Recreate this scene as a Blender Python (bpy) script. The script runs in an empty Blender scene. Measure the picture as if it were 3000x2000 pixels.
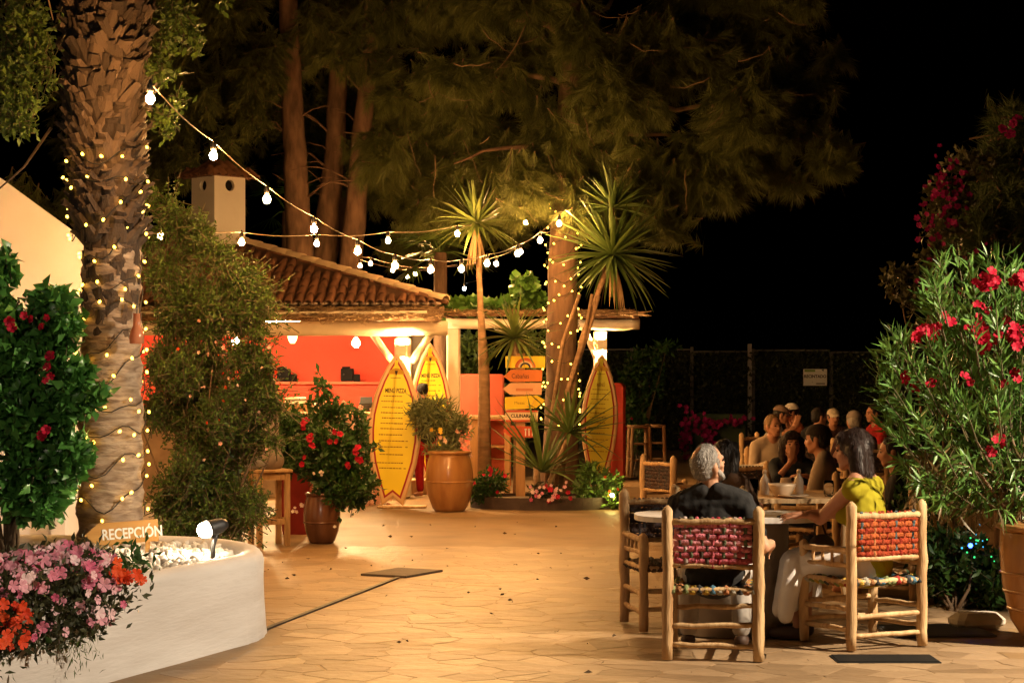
import bpy, bmesh, math, random
import numpy as np
from mathutils import Vector, Matrix, Euler

random.seed(7)
RNG = np.random.default_rng(11)
SC = bpy.context.scene
COL = SC.collection
PI = math.pi
R = math.radians

# ------------------------------------------------------------------ camera
F, HZ, HC = 5833.0, 1105.0, 1.65          # focal length in photo pixels, horizon row, eye height
cam = bpy.data.cameras.new('camera')
cam.lens, cam.sensor_width = 70.0, 36.0
cam.shift_y = 0.035
cam.clip_end = 3000.0
cam_o = bpy.data.objects.new('camera', cam)
cam_o.location = (0, 0, HC)
cam_o.rotation_euler = (PI / 2, 0, 0)
COL.objects.link(cam_o)
SC.camera = cam_o

# ------------------------------------------------------------------ night sky and moon
world = bpy.data.worlds.new('World')
SC.world = world
world.use_nodes = True
wn = world.node_tree
wn.nodes.clear()
sky = wn.nodes.new('ShaderNodeTexSky')
sky.sky_type = 'NISHITA'
sky.sun_disc = False
sky.sun_elevation = R(-4.5)
sky.sun_rotation = R(200)
bg = wn.nodes.new('ShaderNodeBackground')
bg.inputs['Strength'].default_value = 0.05
wo = wn.nodes.new('ShaderNodeOutputWorld')
wn.links.new(sky.outputs[0], bg.inputs[0])
wn.links.new(bg.outputs[0], wo.inputs[0])
moon = bpy.data.lights.new('moon', 'SUN')
moon.energy = 0.004
moon.angle = R(0.5)
moon.color = (0.75, 0.85, 1.0)
moon_o = bpy.data.objects.new('moon', moon)
moon_o.rotation_euler = (R(40), 0, R(20))
COL.objects.link(moon_o)

vs = SC.view_settings
vs.view_transform = 'Standard'
vs.look = 'None'
vs.exposure = 0.45
vs.gamma = 1.0
vs.use_curve_mapping = False
cy = SC.cycles
cy.use_denoising = True
try:
    cy.denoiser = 'OPENIMAGEDENOISE'
except Exception:
    pass
cy.max_bounces = 6
cy.diffuse_bounces = 3
cy.glossy_bounces = 3
cy.transmission_bounces = 5
cy.transparent_max_bounces = 6
cy.caustics_reflective = False
cy.caustics_refractive = False
cy.sample_clamp_indirect = 3.0
cy.use_light_tree = True

# ------------------------------------------------------------------ placing helpers
def at(px, py, d):
    """world point that stands d metres away on the photo ray px, py (only used to measure real positions)"""
    return Vector(((px - 1500.0) / F * d, d, HC - (py - HZ) / F * d))

def ground(px, py):
    return at(px, py, HC * F / (py - HZ))

def zat(py, d):
    return HC - (py - HZ) / F * d

def xat(px, d):
    return (px - 1500.0) / F * d

# ------------------------------------------------------------------ materials
MATS = {}
def mat(name, c1, c2=None, scale=6.0, rough=0.7, bump=0.0, bscale=30.0, spec=0.35, island=False,
        trans=0.0, coat=0.0, metal=0.0, stretch=None, detail=4.0, distort=0.0, objrand=0.0, c3=None):
    if name in MATS:
        return MATS[name]
    m = bpy.data.materials.new(name)
    m.use_nodes = True
    nt = m.node_tree
    N, L = nt.nodes, nt.links
    N.clear()
    out = N.new('ShaderNodeOutputMaterial')
    p = N.new('ShaderNodeBsdfPrincipled')
    p.inputs['Roughness'].default_value = rough
    p.inputs['Specular IOR Level'].default_value = spec
    p.inputs['Metallic'].default_value = metal
    p.inputs['Coat Weight'].default_value = coat
    p.inputs['Coat Roughness'].default_value = 0.12
    c2 = c2 or tuple(min(1, v * 0.72) for v in c1)
    tc = N.new('ShaderNodeTexCoord')
    mp = N.new('ShaderNodeMapping')
    L.new(tc.outputs['Object'], mp.inputs[0])
    if stretch:
        mp.inputs['Scale'].default_value = stretch
    ramp = N.new('ShaderNodeValToRGB')
    ramp.color_ramp.elements[0].color = (*c2, 1)
    ramp.color_ramp.elements[1].color = (*c1, 1)
    if c3:
        e = ramp.color_ramp.elements.new(0.5)
        e.color = (*c3, 1)
    nz = N.new('ShaderNodeTexNoise')
    nz.inputs['Scale'].default_value = scale
    nz.inputs['Detail'].default_value = detail
    nz.inputs['Distortion'].default_value = distort
    L.new(mp.outputs[0], nz.inputs['Vector'])
    if island:
        ge = N.new('ShaderNodeNewGeometry')
        mx = N.new('ShaderNodeMath'); mx.operation = 'MULTIPLY_ADD'
        mx.inputs[1].default_value = 0.35
        L.new(nz.outputs[0], mx.inputs[0])
        md = N.new('ShaderNodeMath'); md.operation = 'MULTIPLY'; md.inputs[1].default_value = 0.8
        L.new(ge.outputs['Random Per Island'], md.inputs[0])
        L.new(md.outputs[0], mx.inputs[2])
        L.new(mx.outputs[0], ramp.inputs[0])
    elif objrand > 0:
        oi = N.new('ShaderNodeObjectInfo')
        mx = N.new('ShaderNodeMath'); mx.operation = 'MULTIPLY_ADD'
        mx.inputs[1].default_value = 1 - objrand
        md = N.new('ShaderNodeMath'); md.operation = 'MULTIPLY'; md.inputs[1].default_value = objrand
        L.new(oi.outputs['Random'], md.inputs[0])
        L.new(nz.outputs[0], mx.inputs[0]); L.new(md.outputs[0], mx.inputs[2])
        L.new(mx.outputs[0], ramp.inputs[0])
    else:
        ramp.color_ramp.elements[0].position = 0.3
        ramp.color_ramp.elements[-1].position = 0.72
        L.new(nz.outputs[0], ramp.inputs[0])
    L.new(ramp.outputs[0], p.inputs['Base Color'])
    if bump > 0:
        b = N.new('ShaderNodeBump')
        b.inputs['Strength'].default_value = bump
        b.inputs['Distance'].default_value = 0.02
        n2 = N.new('ShaderNodeTexNoise')
        n2.inputs['Scale'].default_value = bscale
        n2.inputs['Detail'].default_value = 5
        L.new(mp.outputs[0], n2.inputs['Vector'])
        L.new(n2.outputs[0], b.inputs['Height'])
        L.new(b.outputs[0], p.inputs['Normal'])
    sh = p.outputs[0]
    if trans > 0:
        t = N.new('ShaderNodeBsdfTranslucent')
        L.new(ramp.outputs[0], t.inputs[0])
        ms = N.new('ShaderNodeMixShader')
        ms.inputs[0].default_value = trans
        L.new(sh, ms.inputs[1]); L.new(t.outputs[0], ms.inputs[2])
        sh = ms.outputs[0]
    L.new(sh, out.inputs[0])
    MATS[name] = m
    return m

def emit(name, color, strength):
    if name in MATS:
        return MATS[name]
    m = bpy.data.materials.new(name)
    m.use_nodes = True
    nt = m.node_tree
    nt.nodes.clear()
    out = nt.nodes.new('ShaderNodeOutputMaterial')
    e = nt.nodes.new('ShaderNodeEmission')
    e.inputs[0].default_value = (*color, 1)
    e.inputs[1].default_value = strength
    nt.links.new(e.outputs[0], out.inputs[0])
    MATS[name] = m
    return m

def glass_mat(name, color=(1, 1, 1), rough=0.02):
    if name in MATS:
        return MATS[name]
    m = bpy.data.materials.new(name)
    m.use_nodes = True
    p = m.node_tree.nodes['Principled BSDF']
    p.inputs['Base Color'].default_value = (*color, 1)
    p.inputs['Transmission Weight'].default_value = 1.0
    p.inputs['Roughness'].default_value = rough
    MATS[name] = m
    return m

# ------------------------------------------------------------------ object helpers
def empty(name, loc=(0, 0, 0), rz=0.0, label=None, cat=None, group=None, kind=None):
    o = bpy.data.objects.new(name, None)
    o.location = loc
    o.rotation_euler = (0, 0, rz)
    o.empty_display_size = 0.1
    COL.objects.link(o)
    tag(o, label, cat, group, kind)
    return o

def tag(o, label=None, cat=None, group=None, kind=None):
    if label: o['label'] = label
    if cat: o['category'] = cat
    if group: o['group'] = group
    if kind: o['kind'] = kind
    return o

def link(name, me, parent=None, loc=None, rot=None, scale=None):
    o = bpy.data.objects.new(name, me)
    COL.objects.link(o)
    if parent is not None:
        o.parent = parent
    if loc is not None: o.location = loc
    if rot is not None: o.rotation_euler = rot
    if scale is not None: o.scale = scale
    return o

def children_of():
    d = {}
    for o in bpy.data.objects:
        if o.parent is not None:
            d.setdefault(o.parent.name, []).append(o)
    return d

def copy_tree(o, loc=None, rz=None, label=None, kids=None, parent=None):
    kids = kids if kids is not None else children_of()
    c = o.copy()
    COL.objects.link(c)
    if parent is not None: c.parent = parent
    if loc is not None: c.location = loc
    if rz is not None: c.rotation_euler = (0, 0, rz)
    if label: c['label'] = label
    for k in kids.get(o.name, []):
        copy_tree(k, kids=kids, parent=c)
    return c

def raw_mesh(name, V, Fc, m=None, smooth=False, mats=None, mi=None):
    """V (n,3) array, Fc list of index lists or (n,k) array"""
    me = bpy.data.meshes.new(name)
    if isinstance(Fc, np.ndarray):
        k = Fc.shape[1]
        me.vertices.add(len(V))
        me.vertices.foreach_set('co', np.asarray(V, np.float32).ravel())
        me.loops.add(Fc.size)
        me.loops.foreach_set('vertex_index', Fc.astype(np.int32).ravel())
        me.polygons.add(len(Fc))
        me.polygons.foreach_set('loop_start', np.arange(0, Fc.size, k, dtype=np.int32))
        me.polygons.foreach_set('loop_total', np.full(len(Fc), k, np.int32))
        me.update(calc_edges=True)
    else:
        me.from_pydata([tuple(v) for v in V], [], Fc)
        me.update()
    for x in (mats or ([m] if m else [])):
        me.materials.append(x)
    if mi is not None:
        me.polygons.foreach_set('material_index', np.asarray(mi, np.int32))
    if smooth:
        me.polygons.foreach_set('use_smooth', np.ones(len(me.polygons), bool))
    return me

def frame_of(d):
    d = Vector(d).normalized()
    a = Vector((0, 0, 1)) if abs(d.z) < 0.9 else Vector((1, 0, 0))
    u = a.cross(d).normalized()
    return u, d.cross(u)

class MB:
    """collects simple shapes into one mesh"""
    def __init__(s):
        s.v, s.f, s.sm = [], [], []
    def add(s, vs, fs, smooth=False):
        o = len(s.v)
        s.v += [tuple(v) for v in vs]
        s.f += [[i + o for i in f] for f in fs]
        s.sm += [smooth] * len(fs)
        return s
    def box(s, c, size, rz=0, rot=None, bev=0.0):
        hx, hy, hz = [q / 2 for q in size]
        M = rot if rot is not None else Matrix.Rotation(rz, 3, 'Z')
        c = Vector(c)
        if bev <= 0:
            P = [(x, y, z) for z in (-hz, hz) for x, y in ((-hx, -hy), (hx, -hy), (hx, hy), (-hx, hy))]
            fs = [[3, 2, 1, 0], [4, 5, 6, 7], [0, 1, 5, 4], [1, 2, 6, 5], [2, 3, 7, 6], [3, 0, 4, 7]]
            return s.add([c + M @ Vector(p) for p in P], fs)
        b = min(bev, hx * .9, hy * .9, hz * .9)
        rings = []
        for z, e in ((-hz, b), (-hz + b, 0), (hz - b, 0), (hz, b)):
            x, y, q = hx - e, hy - e, b * 0.9
            rings.append([(-x + q, -y, z), (x - q, -y, z), (x, -y + q, z), (x, y - q, z), (x - q, y, z), (-x + q, y, z), (-x, y - q, z), (-x, -y + q, z)])
        P = [p for r in rings for p in r]
        fs = [list(range(7, -1, -1)), list(range(24, 32))]
        for k in range(3):
            for i in range(8):
                j = (i + 1) % 8
                fs.append([k * 8 + i, k * 8 + j, k * 8 + 8 + j, k * 8 + 8 + i])
        return s.add([c + M @ Vector(p) for p in P], fs)
    def tube(s, pts, rad, n=8, caps=True, smooth=True, sq=1.0):
        pts = [Vector(p) for p in pts]
        if not hasattr(rad, '__len__'): rad = [rad] * len(pts)
        V, fs = [], []
        u = None
        for i, p in enumerate(pts):
            d = (pts[min(i + 1, len(pts) - 1)] - pts[max(i - 1, 0)])
            if d.length < 1e-9: d = Vector((0, 0, 1))
            d.normalize()
            if u is None:
                u, w = frame_of(d)
            else:
                u = (u - d * u.dot(d))
                u = u.normalized() if u.length > 1e-6 else frame_of(d)[0]
                w = d.cross(u)
            for k in range(n):
                a = 2 * PI * k / n
                V.append(p + (u * math.cos(a) + w * math.sin(a) * sq) * rad[i])
        for i in range(len(pts) - 1):
            for k in range(n):
                j = (k + 1) % n
                fs.append([i * n + k, i * n + j, (i + 1) * n + j, (i + 1) * n + k])
        s.add(V, fs, smooth)
        if caps:
            o = len(s.v) - len(V)
            s.f.append([o + k for k in range(n - 1, -1, -1)]); s.sm.append(False)
            s.f.append([o + (len(pts) - 1) * n + k for k in range(n)]); s.sm.append(False)
        return s
    def lathe(s, prof, n=24, c=(0, 0, 0), smooth=True, sx=1.0, sy=1.0, wob=0.0):
        c = Vector(c)
        V, fs = [], []
        for r, z in prof:
            for k in range(n):
                a = 2 * PI * k / n
                q = 1 + (wob * math.sin(3 * a + z * 9) if wob else 0)
                V.append(c + Vector((r * q * sx * math.cos(a), r * q * sy * math.sin(a), z)))
        for i in range(len(prof) - 1):
            for k in range(n):
                j = (k + 1) % n
                fs.append([i * n + k, i * n + j, (i + 1) * n + j, (i + 1) * n + k])
        if prof[0][0] > 1e-4: fs.append([k for k in range(n - 1, -1, -1)])
        if prof[-1][0] > 1e-4: fs.append([(len(prof) - 1) * n + k for k in range(n)])
        return s.add(V, fs, smooth)
    def ball(s, c, r, nu=10, nv=7, M=None):
        r = r if hasattr(r, '__len__') else (r, r, r)
        c = Vector(c)
        V, fs = [], []
        for i in range(1, nv):
            t = PI * i / nv
            for k in range(nu):
                a = 2 * PI * k / nu
                p = Vector((r[0] * math.sin(t) * math.cos(a), r[1] * math.sin(t) * math.sin(a), r[2] * math.cos(t)))
                V.append(c + (M @ p if M is not None else p))
        a, b = Vector((0, 0, r[2])), Vector((0, 0, -r[2]))
        V.append(c + (M @ a if M is not None else a)); V.append(c + (M @ b if M is not None else b))
        top, bot = len(V) - 2, len(V) - 1
        for i in range(nv - 2):
            for k in range(nu):
                j = (k + 1) % nu
                fs.append([i * nu + k, (i + 1) * nu + k, (i + 1) * nu + j, i * nu + j])
        for k in range(nu):
            j = (k + 1) % nu
            fs.append([top, k, j]); fs.append([bot, (nv - 2) * nu + j, (nv - 2) * nu + k])
        return s.add(V, fs, True)
    def prism(s, outline, z0, z1, M=None, c=(0, 0, 0)):
        """outline (x,y) ccw extruded along z; M maps to another frame"""
        c = Vector(c)
        n = len(outline)
        P = [Vector((x, y, z0)) for x, y in outline] + [Vector((x, y, z1)) for x, y in outline]
        if M is not None: P = [M @ p for p in P]
        fs = [list(range(n - 1, -1, -1)), list(range(n, 2 * n))] + [[i, (i + 1) % n, n + (i + 1) % n, n + i] for i in range(n)]
        return s.add([c + p for p in P], fs)
    def mesh(s, name, m, off=(0, 0, 0)):
        o = Vector(off)
        V = [(v[0] - o.x, v[1] - o.y, v[2] - o.z) for v in s.v]
        me = bpy.data.meshes.new(name)
        me.from_pydata(V, [], s.f)
        me.update()
        me.polygons.foreach_set('use_smooth', np.array(s.sm, bool))
        if m is not None: me.materials.append(m)
        return me
    def build(s, name, m, parent=None, world=False, kind=None):
        off = parent.location if (world and parent is not None) else (0, 0, 0)
        o = link(name, s.mesh(name, m, off), parent)
        if kind: o['kind'] = kind
        return o

# ------------------------------------------------------------------ leaves
def unit(a):
    return a / np.maximum(np.linalg.norm(a, axis=1, keepdims=True), 1e-9)

def leaf_arrays(P, D, Ln, wid, rng, fold=0.25, bend=0.2):
    """each leaf: base, two shoulders, tip -> two folded triangles pairs (4 tris)"""
    n = len(P)
    D = unit(D)
    A = unit(rng.normal(size=(n, 3)))
    S = unit(np.cross(D, A))
    Nn = np.cross(S, D)
    Ln = np.asarray(Ln).reshape(-1, 1) if np.ndim(Ln) else np.full((n, 1), Ln)
    W = Ln * wid * 0.5
    base = P
    m1 = P + D * Ln * 0.45 + Nn * Ln * bend * 0.25
    l = m1 + S * W + Nn * W * fold
    r = m1 - S * W + Nn * W * fold
    tip = P + D * Ln - Nn * Ln * bend * 0.4
    V = np.stack([base, l, m1, r, tip], 1).reshape(-1, 3)
    o = (np.arange(n) * 5)[:, None]
    Fq = np.concatenate([o + np.array([[0, 2, 1]]), o + np.array([[0, 3, 2]]), o + np.array([[1, 2, 4]]), o + np.array([[2, 3, 4]])], 0)
    return V, Fq

def leaf_obj(name, P, D, Ln, wid, m, parent, rng=None, fold=0.25, bend=0.2, kind='stuff', world=True):
    rng = rng or RNG
    P = np.asarray(P, float); D = np.asarray(D, float)
    if world and parent is not None:
        P = P - np.array(parent.location)
    V, Fq = leaf_arrays(P, D, Ln, wid, rng, fold, bend)
    o = link(name, raw_mesh(name, V, Fq, m), parent)
    if kind: o['kind'] = kind
    return o

def twigs(n, centre, spread, rng, core=0.25, length=(0.2, 0.5), up=0.3, shell=0.0):
    """n twigs inside an ellipsoid; returns base points, end points"""
    c = np.asarray(centre, float); s = np.asarray(spread, float)
    u = unit(rng.normal(size=(n, 3)))
    r = rng.random((n, 1)) ** (1 / 3) * (1 - shell) + shell
    e = c + u * s * r
    d = unit(u * s / s.max() + np.array([0, 0, up]) + rng.normal(size=(n, 3)) * core)
    L = rng.uniform(length[0], length[1], (n, 1))
    return e - d * L, e, d

def twig_leaves(A, B, k, rng, spread=0.8, jitter=0.02, t0=0.1):
    """k leaves along each twig A->B; returns points, directions"""
    n = len(A)
    t = rng.uniform(t0, 1.0, (n, k, 1))
    d = unit(B - A)
    P = A[:, None] + (B - A)[:, None] * t + rng.normal(size=(n, k, 3)) * jitter
    D = d[:, None] * 0.6 + rng.normal(size=(n, k, 3)) * spread
    return P.reshape(-1, 3), D.reshape(-1, 3)

def stems_mesh(A, B, r0, r1, parent, m, name='stem', n=4, world=True):
    off = np.array(parent.location) if (world and parent is not None) else np.zeros(3)
    A = A - off; B = B - off
    k = len(A)
    d = unit(B - A)
    ref = np.where(np.abs(d[:, 2:3]) < 0.9, np.array([[0, 0, 1.0]]), np.array([[1.0, 0, 0]]))
    u = unit(np.cross(ref, d)); w = np.cross(d, u)
    V = []
    for (P, r) in ((A, r0), (B, r1)):
        for j in range(n):
            a = 2 * PI * j / n
            V.append(P + (u * math.cos(a) + w * math.sin(a)) * r)
    V = np.stack(V, 1).reshape(-1, 3)
    o = (np.arange(k) * 2 * n)[:, None]
    Fq = np.concatenate([o + np.array([[j, (j + 1) % n, n + (j + 1) % n, n + j]]) for j in range(n)], 0)
    return link(name, raw_mesh(name, V, Fq, m), parent)
# ================================================================== materials used widely
M_sand = mat('sandy_ground', (0.31, 0.20, 0.10), (0.19, 0.115, 0.052), scale=1.3, rough=0.6, bump=0.5, bscale=7, detail=10, c3=(0.25, 0.157, 0.075), spec=.4)
M_slab = mat('paving_stone', (0.40, 0.275, 0.16), (0.14, 0.085, 0.04), scale=2.2, rough=0.5, bump=0.6, bscale=10, objrand=0.6, detail=9, spec=.45)
M_slab2 = mat('paving_stone_far', (0.325, 0.208, 0.10), (0.195, 0.118, 0.053), scale=2.5, rough=0.5, bump=0.5, bscale=12, island=True, detail=9, spec=.45)
M_white = mat('white_plaster', (0.80, 0.77, 0.72), (0.72, 0.68, 0.62), scale=2.2, rough=0.85, bump=0.12, bscale=18, detail=8)
M_planter = mat('planter_plaster', (0.66, 0.635, 0.62), (0.50, 0.465, 0.44), scale=2.6, rough=0.8, bump=0.25, bscale=26, stretch=(0.3, 0.3, 2.2), detail=8)
M_cream = mat('cream_paint', (0.74, 0.64, 0.48), (0.62, 0.52, 0.38), scale=4, rough=0.65, bump=0.1, bscale=30)
M_redwall = mat('coral_red_wall', (0.70, 0.085, 0.05), (0.60, 0.065, 0.035), scale=1.3, rough=0.8, bump=0.1, bscale=14, detail=8)
M_salmon = mat('salmon_plaster', (0.66, 0.155, 0.09), (0.55, 0.11, 0.06), scale=2, rough=0.8, bump=0.15, bscale=20, detail=7)
M_redpil = mat('red_plaster', (0.55, 0.06, 0.03), (0.42, 0.04, 0.02), scale=3, rough=0.75, bump=0.2, bscale=18)
M_tile = mat('clay_tile', (0.22, 0.095, 0.045), (0.10, 0.045, 0.022), scale=7, rough=0.85, bump=0.3, bscale=40, objrand=0.6)
M_tile2 = mat('clay_tile_field', (0.21, 0.09, 0.043), (0.10, 0.045, 0.022), scale=7, rough=0.85, bump=0.3, bscale=40, island=True)
M_tilepale = mat('pale_ridge_tile', (0.62, 0.47, 0.30), (0.45, 0.32, 0.19), scale=6, rough=0.85, bump=0.3, bscale=30, objrand=0.4)
M_mortar = mat('mortar', (0.58, 0.50, 0.42), (0.42, 0.35, 0.28), scale=9, rough=0.9, bump=0.4, bscale=40)
M_reed = mat('reed_thatch', (0.27, 0.155, 0.075), (0.13, 0.072, 0.036), scale=5, rough=0.9, bump=0.6, bscale=40, stretch=(1, 6, 1))
M_straw = mat('straw', (0.45, 0.30, 0.15), (0.24, 0.14, 0.07), scale=3, rough=0.9, island=True)
M_wood = mat('raw_pine_wood', (0.70, 0.49, 0.26), (0.36, 0.20, 0.085), scale=3.5, rough=0.62, bump=0.35, bscale=22, stretch=(4, 4, 0.7), detail=7, distort=0.8)
M_wood2 = mat('orange_wood', (0.50, 0.28, 0.12), (0.36, 0.18, 0.07), scale=4, rough=0.6, bump=0.15, bscale=30, stretch=(5, 5, 0.6), detail=7)
M_bark = mat('pine_bark', (0.27, 0.16, 0.095), (0.10, 0.058, 0.035), scale=5, rough=0.95, bump=1.0, bscale=9, stretch=(1.6, 1.6, 0.5), detail=8)
M_metal = mat('dark_metal', (0.06, 0.06, 0.065), (0.04, 0.04, 0.04), rough=0.5, metal=0.6)
M_cable = mat('black_cable', (0.02, 0.02, 0.02), rough=0.6)
M_cord = mat('pale_rope', (0.30, 0.22, 0.14), rough=0.8)
M_black = mat('black_plastic', (0.02, 0.02, 0.022), rough=0.45)
WARM = (1.0, 0.52, 0.17)

# ================================================================== ground
g = link('ground', raw_mesh('ground', np.array([(-300, -60, 0), (300, -60, 0), (300, 600, 0), (-300, 600, 0)]), [[0, 1, 2, 3]], M_sand))
tag(g, 'sandy beige courtyard ground paved with irregular stone', kind='structure')

def voronoi_cells(x0, x1, y0, y1, s, rng):
    nx, ny = int((x1 - x0) / s) + 2, int((y1 - y0) / s) + 2
    pts = np.zeros((nx, ny, 2))
    for i in range(nx):
        for j in range(ny):
            pts[i, j] = (x0 + (i + rng.uniform(-.49, .49)) * s * 1.25, y0 + (j + rng.uniform(-.49, .49)) * s * 0.8)
    cells = []
    for i in range(2, nx - 2):
        for j in range(2, ny - 2):
            c = pts[i, j]
            poly = [c + np.array(q) * s * 2 for q in ((-1, -1), (1, -1), (1, 1), (-1, 1))]
            for a in range(-2, 3):
                for b in range(-2, 3):
                    if a == 0 and b == 0: continue
                    o = pts[i + a, j + b]
                    m_, nrm = (c + o) / 2, o - c
                    new = []
                    for k in range(len(poly)):
                        p, q = poly[k], poly[(k + 1) % len(poly)]
                        dp, dq = np.dot(p - m_, nrm), np.dot(q - m_, nrm)
                        if dp <= 0: new.append(p)
                        if dp * dq < 0: new.append(p + (q - p) * dp / (dp - dq))
                    poly = new
                    if len(poly) < 3: break
                if len(poly) < 3: break
            if len(poly) >= 3: cells.append((c, poly))
    return cells

def planter_x(d):        # base line of the white planter's front wall
    return -2.21 + (d - 10.75) * 0.355

PEND = [(-1.66, 12.3), (-1.605, 12.55), (-1.61, 12.9), (-1.70, 13.3), (-1.95, 13.72), (-2.35, 14.0), (-2.9, 14.1)]
def planter_edge(d):
    return planter_x(d) if d < 12.3 else float(np.interp(d, [p[1] for p in PEND], [p[0] for p in PEND]))

rng = np.random.default_rng(3)
slabs = []
for c, poly in voronoi_cells(-7, 8.2, 8.0, 22.5, 0.245, rng):
    d = c[1]
    if abs(c[0]) > 0.262 * d + 0.6: continue
    if d < 14.6 and c[0] < planter_edge(d) + 0.22: continue
    slabs.append((c, poly))
slabs.sort(key=lambda t: t[0][1] if abs(t[0][0]) < 0.258 * t[0][1] and t[0][1] > 10.6 else 99)
def slab_geo(c, poly, rng, mb, local):
    c0 = np.mean(poly, 0)
    off = c0 if local else np.zeros(2)
    h = rng.uniform(0.0010, 0.0036) * (1.0 if c[1] < 13 else max(.3, 1 - (c[1] - 13) * .12))
    gap = rng.uniform(0.001, 0.0045)
    outer, inner = [], []
    n = len(poly)
    for p in poly:
        v = p - c0
        L = np.linalg.norm(v)
        q = c0 + v * max(0.3, (1 - gap / L)) + rng.normal(size=2) * 0.009
        outer.append(q)
        inner.append(c0 + (q - c0) * max(0.3, (1 - 0.008 / L)))
    V = [(p[0] - off[0], p[1] - off[1], 0.0005) for p in outer] + [(p[0] - off[0], p[1] - off[1], h * 0.6) for p in outer] + [(p[0] - off[0], p[1] - off[1], h) for p in inner]
    fs = [[2 * n + k for k in range(n)]]
    for r in (0, 1):
        for k in range(n):
            j = (k + 1) % n
            fs.append([r * n + k, r * n + j, r * n + n + j, r * n + n + k])
    mb.add(V, fs)
    return c0
far = MB()
for i, (c, poly) in enumerate(slabs):
    if i < 298:
        mb = MB()
        c0 = slab_geo(c, poly, rng, mb, True)
        o = mb.build('paving_slab', M_slab, g)
        o.location = (c0[0], c0[1], 0)
    else:
        slab_geo(c, poly, rng, far, False)
o = far.build('paving_slab', M_slab2, g)
o['kind'] = 'stuff'

# dark drain slot with its square cover, let into the paving
A, B = ground(770, 1848), ground(1165, 1694)
dv = (B - A).normalized(); sv = Vector((-dv.y, dv.x, 0))
t = empty('drain_channel', (A.x, A.y, 0), label='thin dark drain slot running diagonally across the sandy paving to a square cover', cat='drain')
mb = MB(); w = 0.018
mb.prism([tuple((A - sv * w).xy), tuple((B - sv * w).xy), tuple((B + sv * w).xy), tuple((A + sv * w).xy)], 0.004, 0.0145)
mb.build('slot', M_black, t, world=True)
c = ground(1178, 1680)
mb = MB(); mb.box((c.x, c.y, 0.0105), (0.44, 0.60, 0.018), rz=R(-28)); mb.build('cover', mat('drain_cover', (0.11, 0.075, 0.045), (0.07, 0.05, 0.03), rough=0.7, bump=0.4), t, world=True)
M_grate = mat('iron_grate', (0.035, 0.033, 0.03), (0.02, 0.02, 0.02), rough=0.6, metal=0.4)
c = ground(2592, 1932)
t = empty('floor_grate', (c.x, c.y, 0.0), label='black slatted iron floor grate in front of the red-backed chair', cat='grate')
mb = MB(); mb.box((0, 0, 0.005), (0.60, 0.30, 0.006)); mb.build('frame', M_grate, t)
for k in range(13):
    mb = MB(); mb.box((0, 0, 0), (0.58, 0.011, 0.008)); o = mb.build('bar', M_grate, t); o.location = (0, -0.132 + k * 0.022, 0.0105)
c = ground(2735, 1852)
t = empty('rubber_mat', (c.x, c.y, 0.0), R(4), label='grey ribbed mat lying on the paving beside the oleander pot', cat='mat')
mb = MB(); mb.box((0, 0, 0.012), (0.66, 0.56, 0.010)); mb.build('sheet', mat('grey_rubber', (0.13, 0.13, 0.13), (0.07, 0.07, 0.07), rough=0.55), t)
for k in range(16):
    mb = MB(); mb.box((0, 0, 0), (0.64, 0.018, 0.008), bev=0.003); o = mb.build('rib', MATS['grey_rubber'], t); o.location = (0, -0.26 + k * 0.0347, 0.02)
c = ground(2900, 1850)
mb = MB(); mb.box((0, 0, 0.055), (0.34, 0.22, 0.11), bev=0.04)
o = mb.build('kerb_stone', mat('kerb_limestone', (0.55, 0.5, 0.42), (0.4, 0.35, 0.28), bump=0.5, bscale=20, scale=8)); o.location = (c.x - 0.05, c.y + 0.15, 0.0); o.rotation_euler.z = 0.2
tag(o, 'pale rounded kerb stone on the ground left of the glazed oleander pot', 'stone')

# scattered fallen leaves and crumbs on the paving
rr = np.random.default_rng(5)
n = 120
dd = 11 + 13 * rr.random(n) ** 0.8
P = np.stack([rr.uniform(-0.2, 0.2, n) * dd, dd, np.full(n, 0.016)], 1)
P = P[(P[:, 0] > np.where(P[:, 1] < 14.6, planter_x(P[:, 1]) + .3, -9))]
D = rr.normal(size=(len(P), 3)) * np.array([1, 1, 0.05])
leaf_obj('leaf_litter', P, D, rr.uniform(0.02, 0.06, len(P)), 0.5, mat('dry_leaf', (0.10, 0.06, 0.03), (0.03, 0.02, 0.012), rough=0.9, island=True), None, rr)
tag(bpy.data.objects['leaf_litter'], 'small dry leaves and crumbs scattered over the paving', 'litter', kind='stuff')

# ================================================================== white house at the left
X1 = xat(245, 16)
t = empty('white_house', (X1 - 2, 16, 0), label='white plastered gable house at the left edge behind the palm trunk', cat='house')
mb = MB()
zr = lambda px: zat(520 + (695 - 520) * px / 240.0, 16)
out = [(X1 - 7.5, 0), (X1, 0), (X1, zr(245)), (xat(0, 16), zr(0)), (X1 - 3.6, zr(245) + 2.55), (X1 - 7.5, zr(245))]
Mx = Matrix(((1, 0, 0), (0, 0, -1), (0, 1, 0)))
mb.prism(out, -6.0, 0.0, Mx, (0, 16, 0))
mb.v = [(v[0] - (v[1] - 16) * .30, v[1], v[2]) for v in mb.v]
mb.build('wall', M_white, t, world=True)
mb = MB(); mb.box((X1 - 0.18, 15.94, 0.95), (0.11, 0.115, 1.9)); mb.build('pilaster', M_white, t, world=True)
mb = MB(); mb.box((X1 - 1.4, 15.7, 0.16), (2.9, 0.5, 0.32), bev=0.03); mb.build('plinth', M_cream, t, world=True)

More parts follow.
